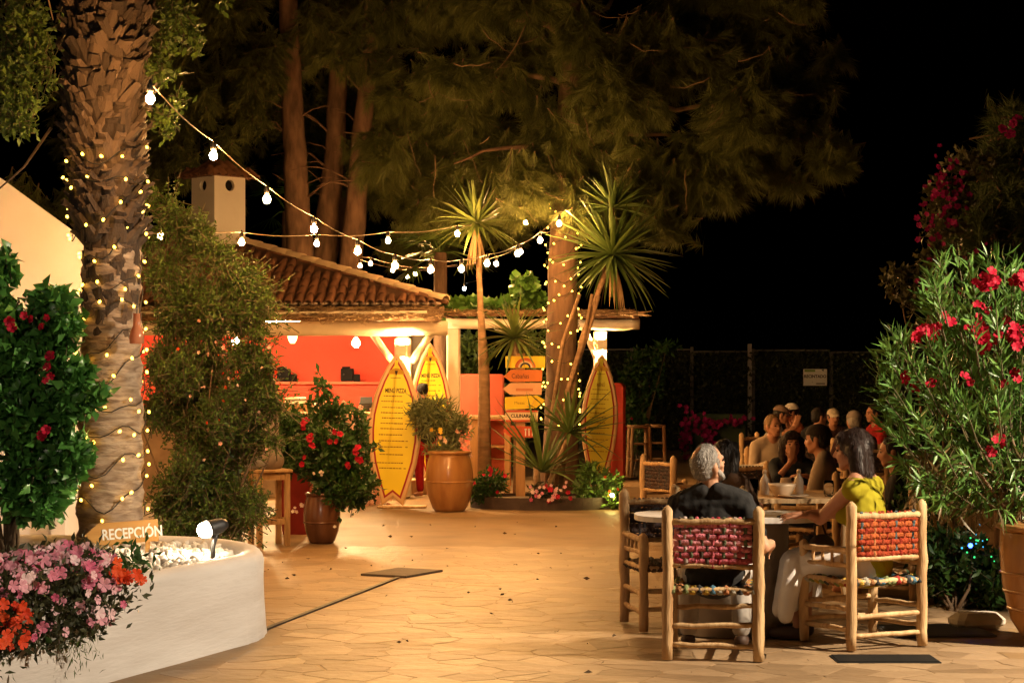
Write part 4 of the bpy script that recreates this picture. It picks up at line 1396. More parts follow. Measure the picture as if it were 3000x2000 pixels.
# oleander in the big glazed pot
od = 12.75
oc = (xat(2990, od), od, .72)
ol = empty('oleander', oc, label='oleander bush with crimson flower clusters in the glazed pot at the right edge', cat='oleander')
r_ = np.random.default_rng(14)
A_, B_, Hd = [], [], []
for i in range(330):
    tx = r_.uniform(2560, 3130); ty = r_.uniform(730, 1500)
    if ((tx - 2900) / 330.0) ** 2 + ((ty - 1130) / 410.0) ** 2 > 1: continue
    if tx < 2700 and ty < 980 - (tx - 2560) * .3: continue
    d_ = od + r_.normal() * .33 - .1
    e_ = np.array(at(tx, ty, d_))
    dirv = e_ - np.array([oc[0] - .05, oc[1], oc[2] + .25])
    dirv = dirv / np.linalg.norm(dirv) + np.array([0, 0, .45])
    dirv /= np.linalg.norm(dirv)
    L_ = r_.uniform(.22, .4)
    A_.append(e_ - dirv * L_); B_.append(e_)
A_, B_ = np.array(A_), np.array(B_)
stems_mesh(A_, B_, .006, .003, ol, M_twig, 'twig', 4)['kind'] = 'stuff'
n = len(A_)
k = 20
tt = np.linspace(.25, 1.0, k)[None, :, None] + r_.normal(size=(n, k, 1)) * .03
P = (A_[:, None] + (B_ - A_)[:, None] * tt).reshape(-1, 3)
ax = unit(B_ - A_)[:, None]
D = (ax * .75 + unit(r_.normal(size=(n * k, 3))).reshape(n, k, 3) * .75).reshape(-1, 3)
D[:, 2] += np.where(P[:, 2] < 1.2, -.5, .1)
Ln = r_.uniform(.09, .16, len(P))
idx = np.argsort(P[:, 1] + (P[:, 0] - 2.4) * .0 + r_.random(len(P)) * .3)[:290]
V, Fq = leaf_arrays(np.zeros((1, 3)), np.array([[0, 0, 1.0]]), 1.0, .14, np.random.default_rng(1), .3, .15)
me = raw_mesh('leaf', V, Fq, L_ole1)
for i in idx:
    q = Vector(D[i]).to_track_quat('Z', 'Y') @ Euler((0, 0, r_.uniform(0, 6))).to_quaternion()
    link('leaf', me, ol, Vector(P[i]) - ol.location, q.to_euler(), (Ln[i],) * 3)
keep = np.ones(len(P), bool); keep[idx] = False
leaf_obj('foliage', P[keep], D[keep], Ln[keep], .14, L_ole, ol, r_, .3, .15)
# browned drooping leaves low in the bush
n2 = 420
q = np.stack([r_.uniform(2650, 3050, n2), r_.uniform(1300, 1520, n2)], 1)
Pd = np.array([at(a, b, od + r_.normal() * .25) for a, b in q])
leaf_obj('dry_foliage', Pd, r_.normal(size=(n2, 3)) * .45 + np.array([0, 0, -1]), r_.uniform(.1, .18, n2), .12, leafmat('dry_oleander', (0.20, 0.13, 0.05), (0.07, 0.06, 0.025)), ol, r_)
rd = random.Random(16)
for (px, py, cnt) in ((2895, 830, 17), (2990, 820, 12), (2715, 975, 13), (2745, 955, 6), (2865, 975, 15), (2975, 975, 13), (2990, 1000, 6), (2948, 1105, 3), (2915, 1303, 5), (2880, 1000, 4), (2640, 1090, 2), (2875, 910, 4), (2830, 1110, 2), (2700, 1140, 2)):
    for k in range(cnt):
        put_flower('red', at(px + rd.gauss(0, 16), py + rd.gauss(0, 14), od - .45 + rd.uniform(-.06, .06)), (rd.uniform(-1, .5), -1, rd.uniform(-.2, 1)), ol, rd, rd.uniform(.55, .9))
mb = MB()
for i in range(18):
    e_ = Vector(A_[int(r_.integers(0, len(A_)))])
    b_ = Vector((oc[0] + r_.normal() * .08, oc[1] + r_.normal() * .08, .66))
    mb.tube([b_, b_.lerp(e_, .5) + Vector((0, 0, .1)), e_], [.014, .011, .006], 5)
mb.build('stem', M_stemb, ol, world=True)
# dark planting below and behind the oleander
bush('dark_shrub', 'dark low shrub in the shade behind the red-backed chair and oleander pot', 'shrub', tuple(ground(2800, 1790)), [
    (2780, 1640, 130, 130, 14.4, .4, 150), (2900, 1690, 90, 110, 14.2, .3, 90), (2680, 1500, 80, 110, 15, .4, 80)], L_dark, (.05, .1), .4, 12, (.15, .35), .3, stems=8)

# potted plants and beds by the bar
def jar(name, label, px, py_base, h, rmax, m, prof, rim=True, cat='pot', parts=()):
    b = ground(px, py_base)
    e = empty(name, (b.x, b.y, 0), label=label, cat=cat)
    mb = MB(); mb.lathe([(r_ * rmax, z * h) for r_, z in prof], 28, wob=.006); mb.build('body', m, e)
    if rim:
        mb = MB(); mb.lathe([(rmax * prof[-1][0] * .8, h * .93), (rmax * prof[-1][0] * 1.0, h * .95), (rmax * prof[-1][0] * 1.1, h * .97), (rmax * prof[-1][0] * 1.1, h), (rmax * prof[-1][0] * .95, h * 1.005), (rmax * prof[-1][0] * .86, h * .985)], 28); mb.build('rim', m, e)
        mb = MB(); mb.lathe([(0.0001, h * .955), (rmax * prof[-1][0] * .88, h * .95)], 20); mb.build('soil', MATS['bed_soil'], e)
    for z_ in parts:
        rr_ = np.interp(z_, [q[1] for q in prof], [q[0] for q in prof]) * rmax
        mb = MB(); mb.lathe([(rr_ - .004, z_ * h - .014), (rr_ + .008, z_ * h - .006), (rr_ + .008, z_ * h + .006), (rr_ - .004, z_ * h + .014)], 28); mb.build('band', m, e)
    return e, b
M_glaze = mat('honey_glaze', (0.42, 0.21, 0.07), (0.26, 0.11, 0.035), scale=3, rough=0.28, coat=0.4, stretch=(3, 3, .6), bump=.06, detail=7)
M_glazed = mat('brown_glaze', (0.20, 0.085, 0.04), (0.10, 0.04, 0.02), scale=3, rough=0.25, coat=0.4, stretch=(3, 3, .6), bump=.06)
M_redpot = mat('red_pot', (0.30, 0.025, 0.02), (0.2, 0.015, 0.012), rough=.5)
PR = [(.55, 0), (.62, .01), (.66, .03), (.72, .06), (.9, .25), (1.0, .48), (.99, .66), (.92, .82), (.86, .9), (.84, .95)]
jar('glazed_jar', 'large honey-glazed olive jar with a band, right of the yellow surfboard', 1317, 1497, .74, .295, M_glaze, PR, parts=(.5,))
jar('glazed_jar', 'big honey-glazed pot cut by the right edge of the picture', 3092, 1885, .74, .34, M_glaze, [(.5, 0), (.55, .02), (.6, .06), (.8, .2), (.95, .5), (1.0, .8), (.98, .93), (.97, .95)], parts=(.30, .45, .6))
jar('glazed_jar', 'brown-glazed jar with a white star flower, beside the wooden stool', 943, 1590, .50, .185, M_glazed, PR, parts=(.42,))
b = ground(868, 1562)
e = empty('square_pot', (b.x, b.y, 0), label='tall dark red square planter behind the wooden stool', cat='pot')
mb = MB(); mb.add([(-.13, -.13, 0), (.13, -.13, 0), (.13, .13, 0), (-.13, .13, 0), (-.17, -.17, .7), (.17, -.17, .7), (.17, .17, .7), (-.17, .17, .7)], [[3, 2, 1, 0], [0, 1, 5, 4], [1, 2, 6, 5], [2, 3, 7, 6], [3, 0, 4, 7], [4, 5, 6, 7]]); mb.build('body', M_redpot, e)
mb = MB(); mb.box((0, 0, .68), (.37, .37, .05), bev=.01); mb.build('rim', M_redpot, e)
def potted(name, label, regs, m, leaf, wid, per, base, fl=(), stems=8, singles=0, msingle=None, cat='plant', twl=(.12, .25), up=.4, fs=(.6, .95), **kw):
    e, P, r_ = bush(name, label, cat, base, regs, m, leaf, wid, per, twl, up, stems=stems, singles=singles, msingle=msingle, **kw)
    rd = random.Random(len(label))
    for (key, px, py, sx, sy, d, n) in fl:
        for k in range(n):
            put_flower(key, at(rd.gauss(px, sx), rd.gauss(py, sy), d + rd.uniform(-.06, .06)), (rd.uniform(-1, 1), -1, rd.uniform(-.2, 1)), e, rd, rd.uniform(*fs))
    return e
potted('mandevilla', 'mandevilla with red flowers climbing a stake in the brown jar', [(960, 1330, 110, 100, 19.9, .3, 150), (1010, 1420, 110, 70, 19.8, .28, 110), (940, 1190, 36, 90, 20, .15, 26), (990, 1200, 60, 50, 20, .2, 18), (1050, 1280, 26, 100, 20, .15, 26), (936, 1105, 10, 30, 20, .06, 4)],
       L_dark, (.05, .09), .5, 12, tuple(at(945, 1455, 19.85)), [('trumpet', 918, 1282, 8, 8, 19.55, 3), ('trumpet', 985, 1275, 12, 14, 19.55, 4), ('trumpet', 1035, 1320, 8, 10, 19.55, 3), ('trumpet', 1055, 1340, 6, 6, 19.55, 2), ('trumpet', 882, 1353, 6, 8, 19.55, 2), ('trumpet', 1030, 1365, 8, 8, 19.55, 2), ('trumpet', 905, 1305, 8, 8, 19.55, 1), ('white', 925, 1385, 14, 6, 19.5, 4), ('white', 860, 1492, 8, 5, 19.5, 3), ('white', 890, 1482, 6, 5, 19.5, 2), ('white', 978, 1542, 4, 3, 19.55, 1)], cat='climber', fs=(.4, .65))
potted('dark_bush', 'dense dark bush growing from the tall red square planter', [(860, 1260, 80, 80, 20.6, .3, 130), (880, 1340, 60, 60, 20.5, .25, 60)], L_dark, (.05, .09), .5, 12, (b.x, b.y, .68), [('red', 885, 1235, 8, 8, 20.2, 4)])
potted('flowering_hedge', 'hedge speckled with pale pink blossoms left of the front surfboard', [(1050, 1330, 50, 110, 26, .3, 90), (1090, 1420, 50, 70, 26, .3, 70), (1020, 1230, 70, 60, 26.2, .3, 60), (1000, 1440, 70, 60, 26, .3, 60)], L_dark, (.05, .09), .5, 12, tuple(ground(1070, 1478)),
       [('pale', 1060, 1225, 40, 14, 25.6, 26), ('pale', 1090, 1460, 22, 14, 25.6, 22), ('pale', 1000, 1230, 30, 25, 25.6, 14), ('pale', 1075, 1395, 20, 30, 25.6, 8)], cat='hedge')
potted('potted_oleander', 'pale-leaved shrub growing in the olive jar beside the yellow surfboard', [(1270, 1220, 70, 70, 25.0, .25, 90), (1330, 1250, 55, 60, 25.0, .22, 60), (1230, 1200, 40, 40, 24.9, .15, 26), (1300, 1310, 60, 25, 24.9, .2, 30)], leafmat('pale_leaf', (0.22, 0.24, 0.10), (0.07, 0.10, 0.03)), (.08, .14), .17, 12, tuple(at(1316, 1330, 25.3)),
       [('pale', 1330, 1300, 30, 20, 24.7, 12), ('yellow', 1290, 1262, 12, 14, 24.7, 3)], cat='shrub')
# kidney bed with dark edging
bc = Vector((xat(1605, 25.3), 25.3, 0))
e = empty('flower_bed', bc, label='low flower bed with dark edging around the signpost and yuccas', cat='flower bed')
mb = MB(); outl = [(0.98 * math.cos(a) * (1 + .05 * math.sin(3 * a)), .62 * math.sin(a)) for a in np.linspace(0, 2 * PI, 40)[:-1]]
V, fs = [], []
for (x, y) in outl:
    V += [(x, y, 0), (x, y, .15), (x * .965, y * .955, .15), (x * .965, y * .955, .05)]
for i in range(39):
    j = (i + 1) % 39
    for k in range(3): fs.append([i * 4 + k, j * 4 + k, j * 4 + k + 1, i * 4 + k + 1])
mb.add(V, fs); mb.build('edging', mat('dark_edging', (0.07, 0.045, 0.035), (0.04, 0.025, 0.02), rough=.7, bump=.3), e)
mb = MB(); mb.prism([(x * .96, y * .95) for x, y in outl], 0.005, .11); mb.build('soil', MATS['bed_soil'], e)
potted('bedding_plant', 'dark bedding plant with small red flowers at the left end of the signpost bed', [(1440, 1410, 60, 45, 25.0, .2, 80), (1400, 1440, 30, 30, 25.0, .15, 30)], L_dark, (.04, .08), .45, 11, tuple(at(1440, 1480, 25.1)), [('red', 1430, 1400, 30, 25, 24.75, 9)], fs=(.5, .8))
potted('bedding_plant', 'pink-flowering bedding plant at the foot of the spiky rosette', [(1600, 1445, 60, 30, 24.8, .15, 50)], L_bronze, (.04, .07), .5, 11, tuple(at(1600, 1490, 24.9)), [('pink', 1600, 1440, 30, 18, 24.6, 22), ('red', 1640, 1440, 30, 14, 24.6, 6)], fs=(.6, .9))
potted('bedding_plant', 'yellow-green lit bushy plant at the right end of the signpost bed', [(1750, 1420, 75, 60, 25.1, .25, 110), (1790, 1460, 50, 30, 25.0, .2, 50), (1720, 1380, 30, 30, 25.2, .15, 30)], L_bright, (.05, .10), .45, 11, tuple(at(1750, 1490, 25.2)), [('orange', 1800, 1430, 20, 20, 24.8, 4)], fs=(.4, .7))
# vines on the pergola and background greenery
potted('grape_vine', 'leafy vine trailing along the top of the reed pergola', [(1350, 893, 70, 10, 28.9, .3, 60), (1450, 893, 80, 10, 28.9, .3, 60), (1540, 835, 40, 35, 28.6, .2, 36), (1560, 880, 40, 30, 28.7, .2, 30), (1300, 890, 30, 8, 28.9, .2, 16)], L_mid, (.10, .17), .85, 5, (xat(1480, 28.8), 28.8, 2.4), cat='vine', stems=5)
potted('background_hedge', 'olive hedge seen through the pergola behind the salmon wall', [(1360, 1050, 90, 90, 33, .5, 150), (1560, 1080, 80, 120, 33, .5, 120), (1480, 1250, 90, 120, 33, .5, 120)], L_olive, (.07, .13), .5, 11, tuple(ground(1400, 1390)), cat='hedge')
potted('background_hedge', 'dark hedge right of the red pier in front of the ivy fence', [(1880, 1120, 70, 120, 40, .5, 170), (1850, 1250, 50, 90, 38, .4, 90), (1960, 1010, 40, 20, 40, .3, 20)], L_dark, (.09, .16), .4, 11, tuple(ground(1880, 1350)), cat='hedge')
potted('potted_plant', 'straggly plant at the foot of the bar stools beside the red pier', [(1855, 1290, 18, 50, 33.5, .15, 16)], L_olive, (.06, .12), .5, 7, tuple(ground(1850, 1396)), [('red', 1845, 1250, 8, 14, 33.2, 2)], stems=3)
# ================================================================== lamps
M_bulb = emit('bulb_glow', (1.0, 0.49, 0.15), 1950.0)
M_bulbw = emit('white_bulb_glow', (0.80, 0.85, 1.0), 160.0)
bm_ = MB(); bm_.ball((0, 0, 0), (.029, .029, .033), 10, 8)
sk = MB(); sk.lathe([(.016, 0), (.021, .012), (.021, .05), (.012, .062), (.006, .085)], 8)
SOCK = sk.mesh('socket', M_black)
BULB = bm_.mesh('bulb', M_bulb)
BULBW = bm_.mesh('bulb', M_bulbw)
def string_lights(name, label, start, bulbs, end, cable_r=.0048, m=M_cord, bulb=BULB, sc=1.0):
    """start, end and bulbs are world points; bulbs hang .1 m below the cable"""
    e = empty(name, start, label=label, cat='string lights')
    up = Vector((0, 0, .105 * sc))
    knots = [Vector(start)] + [Vector(b) + up for b in bulbs] + [Vector(end)]
    pts = []
    for i in range(len(knots) - 1):
        L = (knots[i + 1] - knots[i]).length
        for k in range(5):
            q = k / 5
            pts.append(knots[i].lerp(knots[i + 1], q) - Vector((0, 0, .018 * L * math.sin(PI * q))))
    pts.append(knots[-1])
    mb = MB(); mb.tube(pts, cable_r, 5, caps=False); mb.build('cable', m, e, world=True)
    for b in bulbs:
        o = link('bulb', bulb, e, Vector(b) - e.location, None, (sc,) * 3)
        link('socket', SOCK, o, (0, 0, .04))
    return e
s0, s1 = Vector((xat(440, 13.45), 13.45, 0)), Vector((xat(1620, 25.7), 25.7, 0))
def on_line(a, b, px):
    k = (px - 1500) / F
    t_ = (k * a.y - a.x) / ((b.x - a.x) - k * (b.y - a.y))
    return a.lerp(b, t_).y
B1 = [at(px, py, on_line(s0, s1, px)) for px, py in ((625, 456), (782, 584), (920, 671), (1048, 736), (1157, 778), (1262, 790), (1352, 788), (1427, 772), (1516, 743), (1582, 704))]
string_lights('string_lights', 'thick cable of glowing round bulbs sagging from the palm to the pine', at(447, 225, 13.5), [at(440, 290, 12.75)] + B1, at(1622, 672, 26.3))
a0, a1 = Vector((xat(400, 18.5), 18.5, 0)), Vector((xat(1700, 30), 30, 0))
B2 = [at(px, py, on_line(a0, a1, px)) for px, py in ((470, 691), (708, 710), (928, 714), (1137, 705), (1340, 685), (1540, 651))]
string_lights('string_lights', 'thin straight bulb cable running over the ridge of the tiled roof', at(405, 668, 18.5), B2, at(1700, 600, 30), .005)
B3 = [at(px, py, d) for px, py, d in ((1055, 779, 33), (1195, 810, 32), (1287, 803, 31), (1454, 773, 29.0), (1525, 738, 27.5), (1638, 655, 25.2))]
string_lights('string_lights', 'lowest bulb cable drooping behind the tiled hip to the pine', at(1030, 740, 33.4), B3, at(1662, 590, 26.3), .005)
B4 = [at(px, py, d) for px, py, d in ((1086, 772, 34), (1151, 791, 33.4), (1217, 802, 32.8))]
string_lights('string_lights', 'short far bulb cable behind the right end of the tiled roof', at(1060, 752, 34.3), B4, at(1340, 775, 31.9), .005)
string_lights('string_lights', 'single cold white bulb glimmering below the slim yucca head', at(1362, 800, 33), [at(1360, 845, 33)], at(1420, 815, 33.2), .004, M_cable, BULBW, .8)

def sconce(p, label):
    e = empty('wall_lamp', p, label=label, cat='lamp')
    mb = MB()
    w = .075
    for s in (-1, 1):
        mb.box((s * w, 0, 0), (.012, .13, .17)); mb.box((0, s * w, 0), (.138, .012, .17))
    mb.build('shade', M_cream, e)
    mb = MB(); mb.box((0, .085, 0), (.06, .05, .06)); mb.build('bracket', M_cream, e)
    for s in (-1, 1):
        mb = MB(); mb.ball((0, 0, s * .075), (.04, .04, .03), 8, 6); mb.build('bulb', emit('sconce_glow', (1.0, 0.55, 0.19), 2200.0), e)
    return e
sconce((px1 + .0, 26.88, zat(1028, 26.9)), 'square up-and-down wall lamp on the cream post behind the yellow surfboard')
sconce((xat(1762, 30.7), 30.7, zat(1010, 30.7)), 'square up-and-down wall lamp on the pergola post above the olive surfboard')
# pendant bulbs and tube lamp inside the bar
def pendant(p, label, shade):
    e = empty('pendant_lamp', p, label=label, cat='lamp')
    mb = MB(); mb.tube([(0, 0, .1), (0, 0, 2.475 - p[2])], .006, 5); mb.build('cord', M_cable, e)
    mb = MB(); mb.tube([(0, 0, .05), (0, 0, .13)], .022, 8); mb.build('socket', M_black, e)
    g_ = emit('pendant_glow', (1.0, 0.64, 0.28), 1500.0)
    mb = MB(); mb.lathe([(.0001, -.07), (.03, -.062), (.055, -.03), (.058, 0), (.045, .03), (.022, .06)], 12); mb.build('bulb', g_, e)
    if shade:
        mb = MB(); mb.lathe([(.05, .12), (.10, .1), (.085, .02), (.06, -.1), (.03, -.15)], 12); mb.build('shade', emit('lit_wicker', (1.0, .62, .22), 6.0), e)
pendant((xat(1043, 29), 29, zat(1003, 29)), 'bare round bulb hanging on a black cord inside the red bar', False)
pendant((xat(690, 29.5), 29.5, zat(1000, 29.5)), 'bare bulb inside the bar half hidden by the tall shrub', False)
pendant((xat(857, 28.6), 28.6, zat(975, 28.6)), 'tapered glowing lamp under the bar beam', True)
e = empty('tube_lamp', (xat(900, 27.9), 27.9, 2.43), label='long tube lamp fixed under the bar ceiling behind the front beam', cat='lamp')
mb = MB(); mb.box((0, 0, .02), (1.5, .08, .03)); mb.build('housing', M_cream, e)
mb = MB(); mb.tube([(-.72, 0, -.012), (.72, 0, -.012)], .016, 8); mb.build('tube', emit('tube_glow', (1.0, .64, .28), 1100.0), e)
# spot lamp in the pebbles
p = at(612, 1548, 12.75)
e = empty('spot_lamp', (p.x, p.y, .5), label='blazing white spot lamp standing among the pebbles of the planter', cat='lamp')
hd = Vector((-.75, -.60, -.20)).normalized()
mb = MB(); c = Vector((0, 0, p.z - .5)); mb.tube([c - hd * .13, c - hd * .09, c - hd * .01, c + hd * .012], [.03, .048, .055, .058], 14); mb.build('housing', M_metal, e)
mb = MB(); mb.ball(tuple(c + hd * .03), (.05, .05, .05), 12, 8); mb.build('lens', emit('spot_glow', (1.0, .80, .52), 320.0), e)
mb = MB(); mb.tube([(0.02, 0.05, -.03), (0.02, 0.03, .06), tuple(c - hd * .07)], .016, 8); mb.build('stake', M_metal, e)
mb = MB(); mb.tube([(.03, .04, .0), (.12, .0, .0), (.22, -.05, .005), (.3, .05, .01)], .008, 6); mb.build('cable', M_cable, e)
# added lamp, unseen behind the palm trunk, to brighten the white house wall
e = empty('hidden_fill_lamp', (pX - .05, pd + .30, 2.35), R(20), label='small flood lamp added unseen behind the palm trunk to brighten the white house wall', cat='lamp')
mb = MB(); mb.box((0, -.03, 0), (.2, .1, .14), bev=.01); mb.build('housing', M_metal, e)
mb = MB(); mb.box((0, .03, 0), (.17, .012, .11)); mb.build('lens', emit('hidden_fill_glow', (1.0, .48, .16), 680.0), e)
# garden spot in the bed
p = at(1793, 1452, 24.72)
e = empty('garden_spot', (p.x, p.y, .11), label='little yellow garden spot lighting the bushy plant in the bed', cat='lamp')
mb = MB(); mb.tube([(0, 0, 0), (0, 0, .06)], .01, 6); mb.build('stake', M_metal, e)
mb = MB(); mb.ball((0, 0, .08), (.022, .022, .022), 8, 6); mb.build('lens', emit('garden_glow', (1.0, .85, .25), 260.0), e)
# blue and green garden leds under the oleander
p = at(2843, 1597, 14.0)
e = empty('led_string', (p.x, p.y, p.z), label='blue and green led lights glinting in the dark shrub under the oleander', cat='led lights')
rd = random.Random(3)
mb = MB(); mb.ball((0, 0, 0), .017, 8, 6); mb.build('bulb', emit('led_blue', (.03, .08, 1.0), 12.0), e)
for k in range(16):
    mb = MB(); mb.ball((rd.gauss(.05, .06), rd.uniform(-.08, .02), rd.gauss(.06, .07)), rd.uniform(.004, .008), 6, 4); mb.build('bulb', emit('led_green' if k % 3 else 'led_cyan', (.03, .5, .12) if k % 3 else (.03, .3, .5), 2.2), e)
# lamp on a pole outside the picture, at the right, which lights the tables and the planter from the side
lx, ly, lz = 6.4, 9.9, 4.6
e = empty('lamp_post', (lx, ly, 0), label='lamp post outside the right edge lighting the front table and oleander', cat='lamp post')
mb = MB(); mb.tube([(0, 0, 0), (0, 0, 4.75)], [.05, .035], 10); mb.build('pole', M_metal, e)
mb = MB(); mb.lathe([(.0001, 4.86), (.12, 4.84), (.2, 4.74), (.21, 4.70)], 16); mb.build('hood', M_metal, e)
sp = bpy.data.lights.new('lamp_post_light', 'SPOT')
sp.energy = 8800; sp.color = (1.0, .80, .56); sp.spot_size = R(64); sp.spot_blend = .45; sp.shadow_soft_size = .06
so = bpy.data.objects.new('lamp_light', sp); COL.objects.link(so); so.parent = e; so.location = (0, 0, lz)
so.rotation_euler = (Vector((0.6, 11.6, 0.2)) - Vector((lx, ly, lz))).to_track_quat('-Z', 'Y').to_euler()

# added fill lamp on a pole behind the camera, brightening planter and climber
e = empty('front_fill_lamp', (-2.6, 3.0, 0), label='pole lamp added out of view to brighten the planter flowers', cat='lamp')
mb = MB(); mb.tube([(0, 0, 0), (0, 0, 3.3)], [.05, .04], 10); mb.build('pole', M_metal, e)
mb = MB(); mb.lathe([(.0001, 3.42), (.1, 3.4), (.16, 3.32), (.17, 3.28)], 16); mb.build('hood', M_metal, e)
sp = bpy.data.lights.new('front_fill_light', 'SPOT')
sp.energy = 950; sp.color = (1.0, .82, .62); sp.spot_size = R(46); sp.spot_blend = .9; sp.shadow_soft_size = .08
so = bpy.data.objects.new('front_fill_light', sp); COL.objects.link(so); so.parent = e; so.location = (0, 0, 3.2)
so.rotation_euler = (Vector((-2.9, 12.0, .9)) - Vector((-2.6, 3.0, 3.2))).to_track_quat('-Z', 'Y').to_euler()

# ================================================================== lettering
def text(s, size, m, parent, loc, rot=(PI / 2, 0, 0), bold=0.0, align='CENTER', sx=1.0, name='lettering', shear=0.0):
    cu = bpy.data.curves.new(name, 'FONT')
    cu.body = s; cu.size = size; cu.align_x = align; cu.align_y = 'CENTER'
    cu.extrude = .0012; cu.offset = bold; cu.shear = shear; cu.resolution_u = 3
    cu.materials.append(m)
    tmp = bpy.data.objects.new('tmp', cu); COL.objects.link(tmp)
    me = bpy.data.meshes.new_from_object(tmp.evaluated_get(bpy.context.evaluated_depsgraph_get()))
    bpy.data.objects.remove(tmp); bpy.data.curves.remove(cu)
    if not me.materials: me.materials.append(m)
    return link(name, me, parent, loc, rot, (sx, 1, 1))

# reception sign
M_signw = mat('varnished_pine', (0.58, 0.32, 0.10), (0.48, 0.24, 0.07), scale=3, rough=.5, stretch=(.6, 4, 6), bump=.1, detail=6)
M_letterw = mat('white_letter', (0.85, 0.83, 0.78), (0.8, 0.78, 0.72), rough=.6)
b = at(365, 1570, 13.25)
e = empty('reception_sign', (b.x, b.y, .46), R(-3), label='arrow-shaped wooden sign reading RECEPCIÓN in white letters', cat='sign')
mb = MB(); mb.prism([(-.27, .0), (-.18, -.07), (.225, -.07), (.225, .075), (-.17, .075)], -.012, .012, Matrix(((1, 0, 0), (0, 0, -1), (0, 1, 0))) )
o = mb.build('board', M_signw, e); o.location = (0, 0, zat(1560, 13.25) - .46); o.rotation_euler = (0, R(-4.5), 0)
text('RECEPCIÓN', .098, M_letterw, o, (.055, -.0145, -.006), bold=.0022, sx=.78)
for sx in (-.1, .15):
    mb = MB(); mb.box((sx, .025, .03), (.03, .02, .16)); mb.build('stake', M_signw, e)

# ================================================================== surfboards
M_rail = mat('board_rail', (0.68, 0.46, 0.24), (0.58, 0.37, 0.18), scale=3, rough=.45, bump=.05)
M_stripe = mat('red_stripe', (0.36, 0.02, 0.015), (0.28, 0.014, 0.01), rough=.5)
M_yel = mat('menu_yellow', (0.84, 0.70, 0.025), (0.76, 0.60, 0.02), scale=2, rough=.4)
M_yel2 = mat('menu_olive', (0.66, 0.58, 0.05), (0.60, 0.50, 0.05), scale=2, rough=.5)
M_ink = mat('dark_ink', (0.05, 0.02, 0.012), rough=.7)
M_inkp = mat('faded_ink', (0.30, 0.17, 0.01), rough=.7)
M_logo = mat('logo_ochre', (0.48, 0.27, 0.015), rough=.7)
def board_outline(h, w, inset=0.0):
    ks = [(.0, .40), (.06, .50), (.15, .66), (.28, .87), (.42, .985), (.5, 1.0), (.6, .965), (.72, .82), (.83, .60), (.91, .38), (.96, .21), (.985, .10)]
    pts = [(w * k * .5, h * t_) for t_, k in ks]
    right = pts + [(0.0, h)]
    left = [(-x, z) for x, z in pts[::-1]]
    out = right + left + [(0.0, h * .055)]
    if inset:
        n = len(out); res = []
        for i in range(n):
            p, q, r_ = Vector(out[i - 1]), Vector(out[i]), Vector(out[(i + 1) % n])
            n1 = Vector((-(q - p).y, (q - p).x)).normalized(); n2 = Vector((-(r_ - q).y, (r_ - q).x)).normalized()
            m_ = (n1 + n2)
            m_ = m_.normalized() if m_.length > 1e-6 else n1
            k = inset / max(.45, m_.dot(n1))
            res.append(tuple(q + m_ * k))
        return res
    return out
def surfboard(label, loc, h, w, lean, roll, rz, yel, title, lines, faded=False):
    e = empty('surfboard', loc, rz, label=label, cat='surfboard', group='surfboard menus')
    e.rotation_euler = (lean, roll, rz)
    Mx = Matrix(((1, 0, 0), (0, 0, -1), (0, 1, 0)))
    T = .03
    o1 = board_outline(h, w); o2 = board_outline(h, w, .02)
    n = len(o1)
    mb = MB()
    V = [(x, T, z) for x, z in o2] + [(x, T * .4, z) for x, z in o1] + [(x, -T * .4, z) for x, z in o1] + [(x, -T, z) for x, z in o2]
    fs = [[i for i in range(n - 1, -1, -1)][::-1], [3 * n + i for i in range(n)][::-1]]
    fs = []
    for k in range(3):
        for i in range(n):
            j = (i + 1) % n
            fs.append([k * n + i, (k + 1) * n + i, (k + 1) * n + j, k * n + j])
    fs.append([i for i in range(n)][::-1]); fs.append([3 * n + i for i in range(n)])
    mb.add(V, fs); mb.build('body', M_rail, e)
    mb = MB(); mb.prism(board_outline(h, w, .052), T - .004, T + .002, Mx); mb.build('stripe', M_stripe, e)
    mb = MB(); mb.prism(board_outline(h, w, .075), T, T + .0045, Mx); mb.build('menu_panel', yel, e)
    y = -T - .0055
    mi = M_inkp if faded else M_ink
    text(title, .078, mi, e, (0, y, h * .755), bold=.0018, sx=.60, name='menu_title')
    # half-round emblem
    mb = MB(); mb.prism([(.105 * math.cos(a), .075 * math.sin(a)) for a in np.linspace(0, PI, 14)], -.0005, .0005, Mx, (0, y, h * .865)); mb.build('emblem', M_logo, e)
    mb = MB(); mb.prism([(0, -.03), (.012, .0), (.02, .035), (-.02, .035), (-.012, 0)], -.0005, .0005, Mx, (0, y - .0015, h * .87)); mb.build('emblem', mi, e)
    mb = MB(); mb.box((-.005, y, h * .84), (.13, .001, .008)); mb.build('menu_line', M_inkp, e)
    rd = random.Random(title + label)
    for (t_, wd) in lines:
        mb = MB()
        x = -wd * w * .5 * .9
        while x < wd * w * .22:
            ww = rd.uniform(.018, .04)
            mb.box((x + ww / 2, y, h * t_), (ww, .001, rd.uniform(.010, .015))); x += ww + .006
        mb.build('menu_line', M_inkp, e)['kind'] = 'stuff'
        if rd.random() < .6:
            mb = MB(); mb.box((wd * w * .36, y, h * t_), (.03, .001, .011)); mb.build('menu_price', M_inkp, e)
    return e
LN = [(.72, .5), (.685, .6), (.645, .55), (.61, .6), (.575, .55), (.54, .6), (.505, .6), (.465, .66), (.425, .66), (.385, .66), (.335, .6), (.28, .7), (.245, .6)]
b = ground(1150, 1487)
surfboard('yellow menu surfboard with red outline standing in front, headed MENÚ PIZZA', (b.x, b.y, .03), 1.92, .67, R(-3), R(1.4), R(-4), M_yel, 'MENÚ PIZZA', LN)
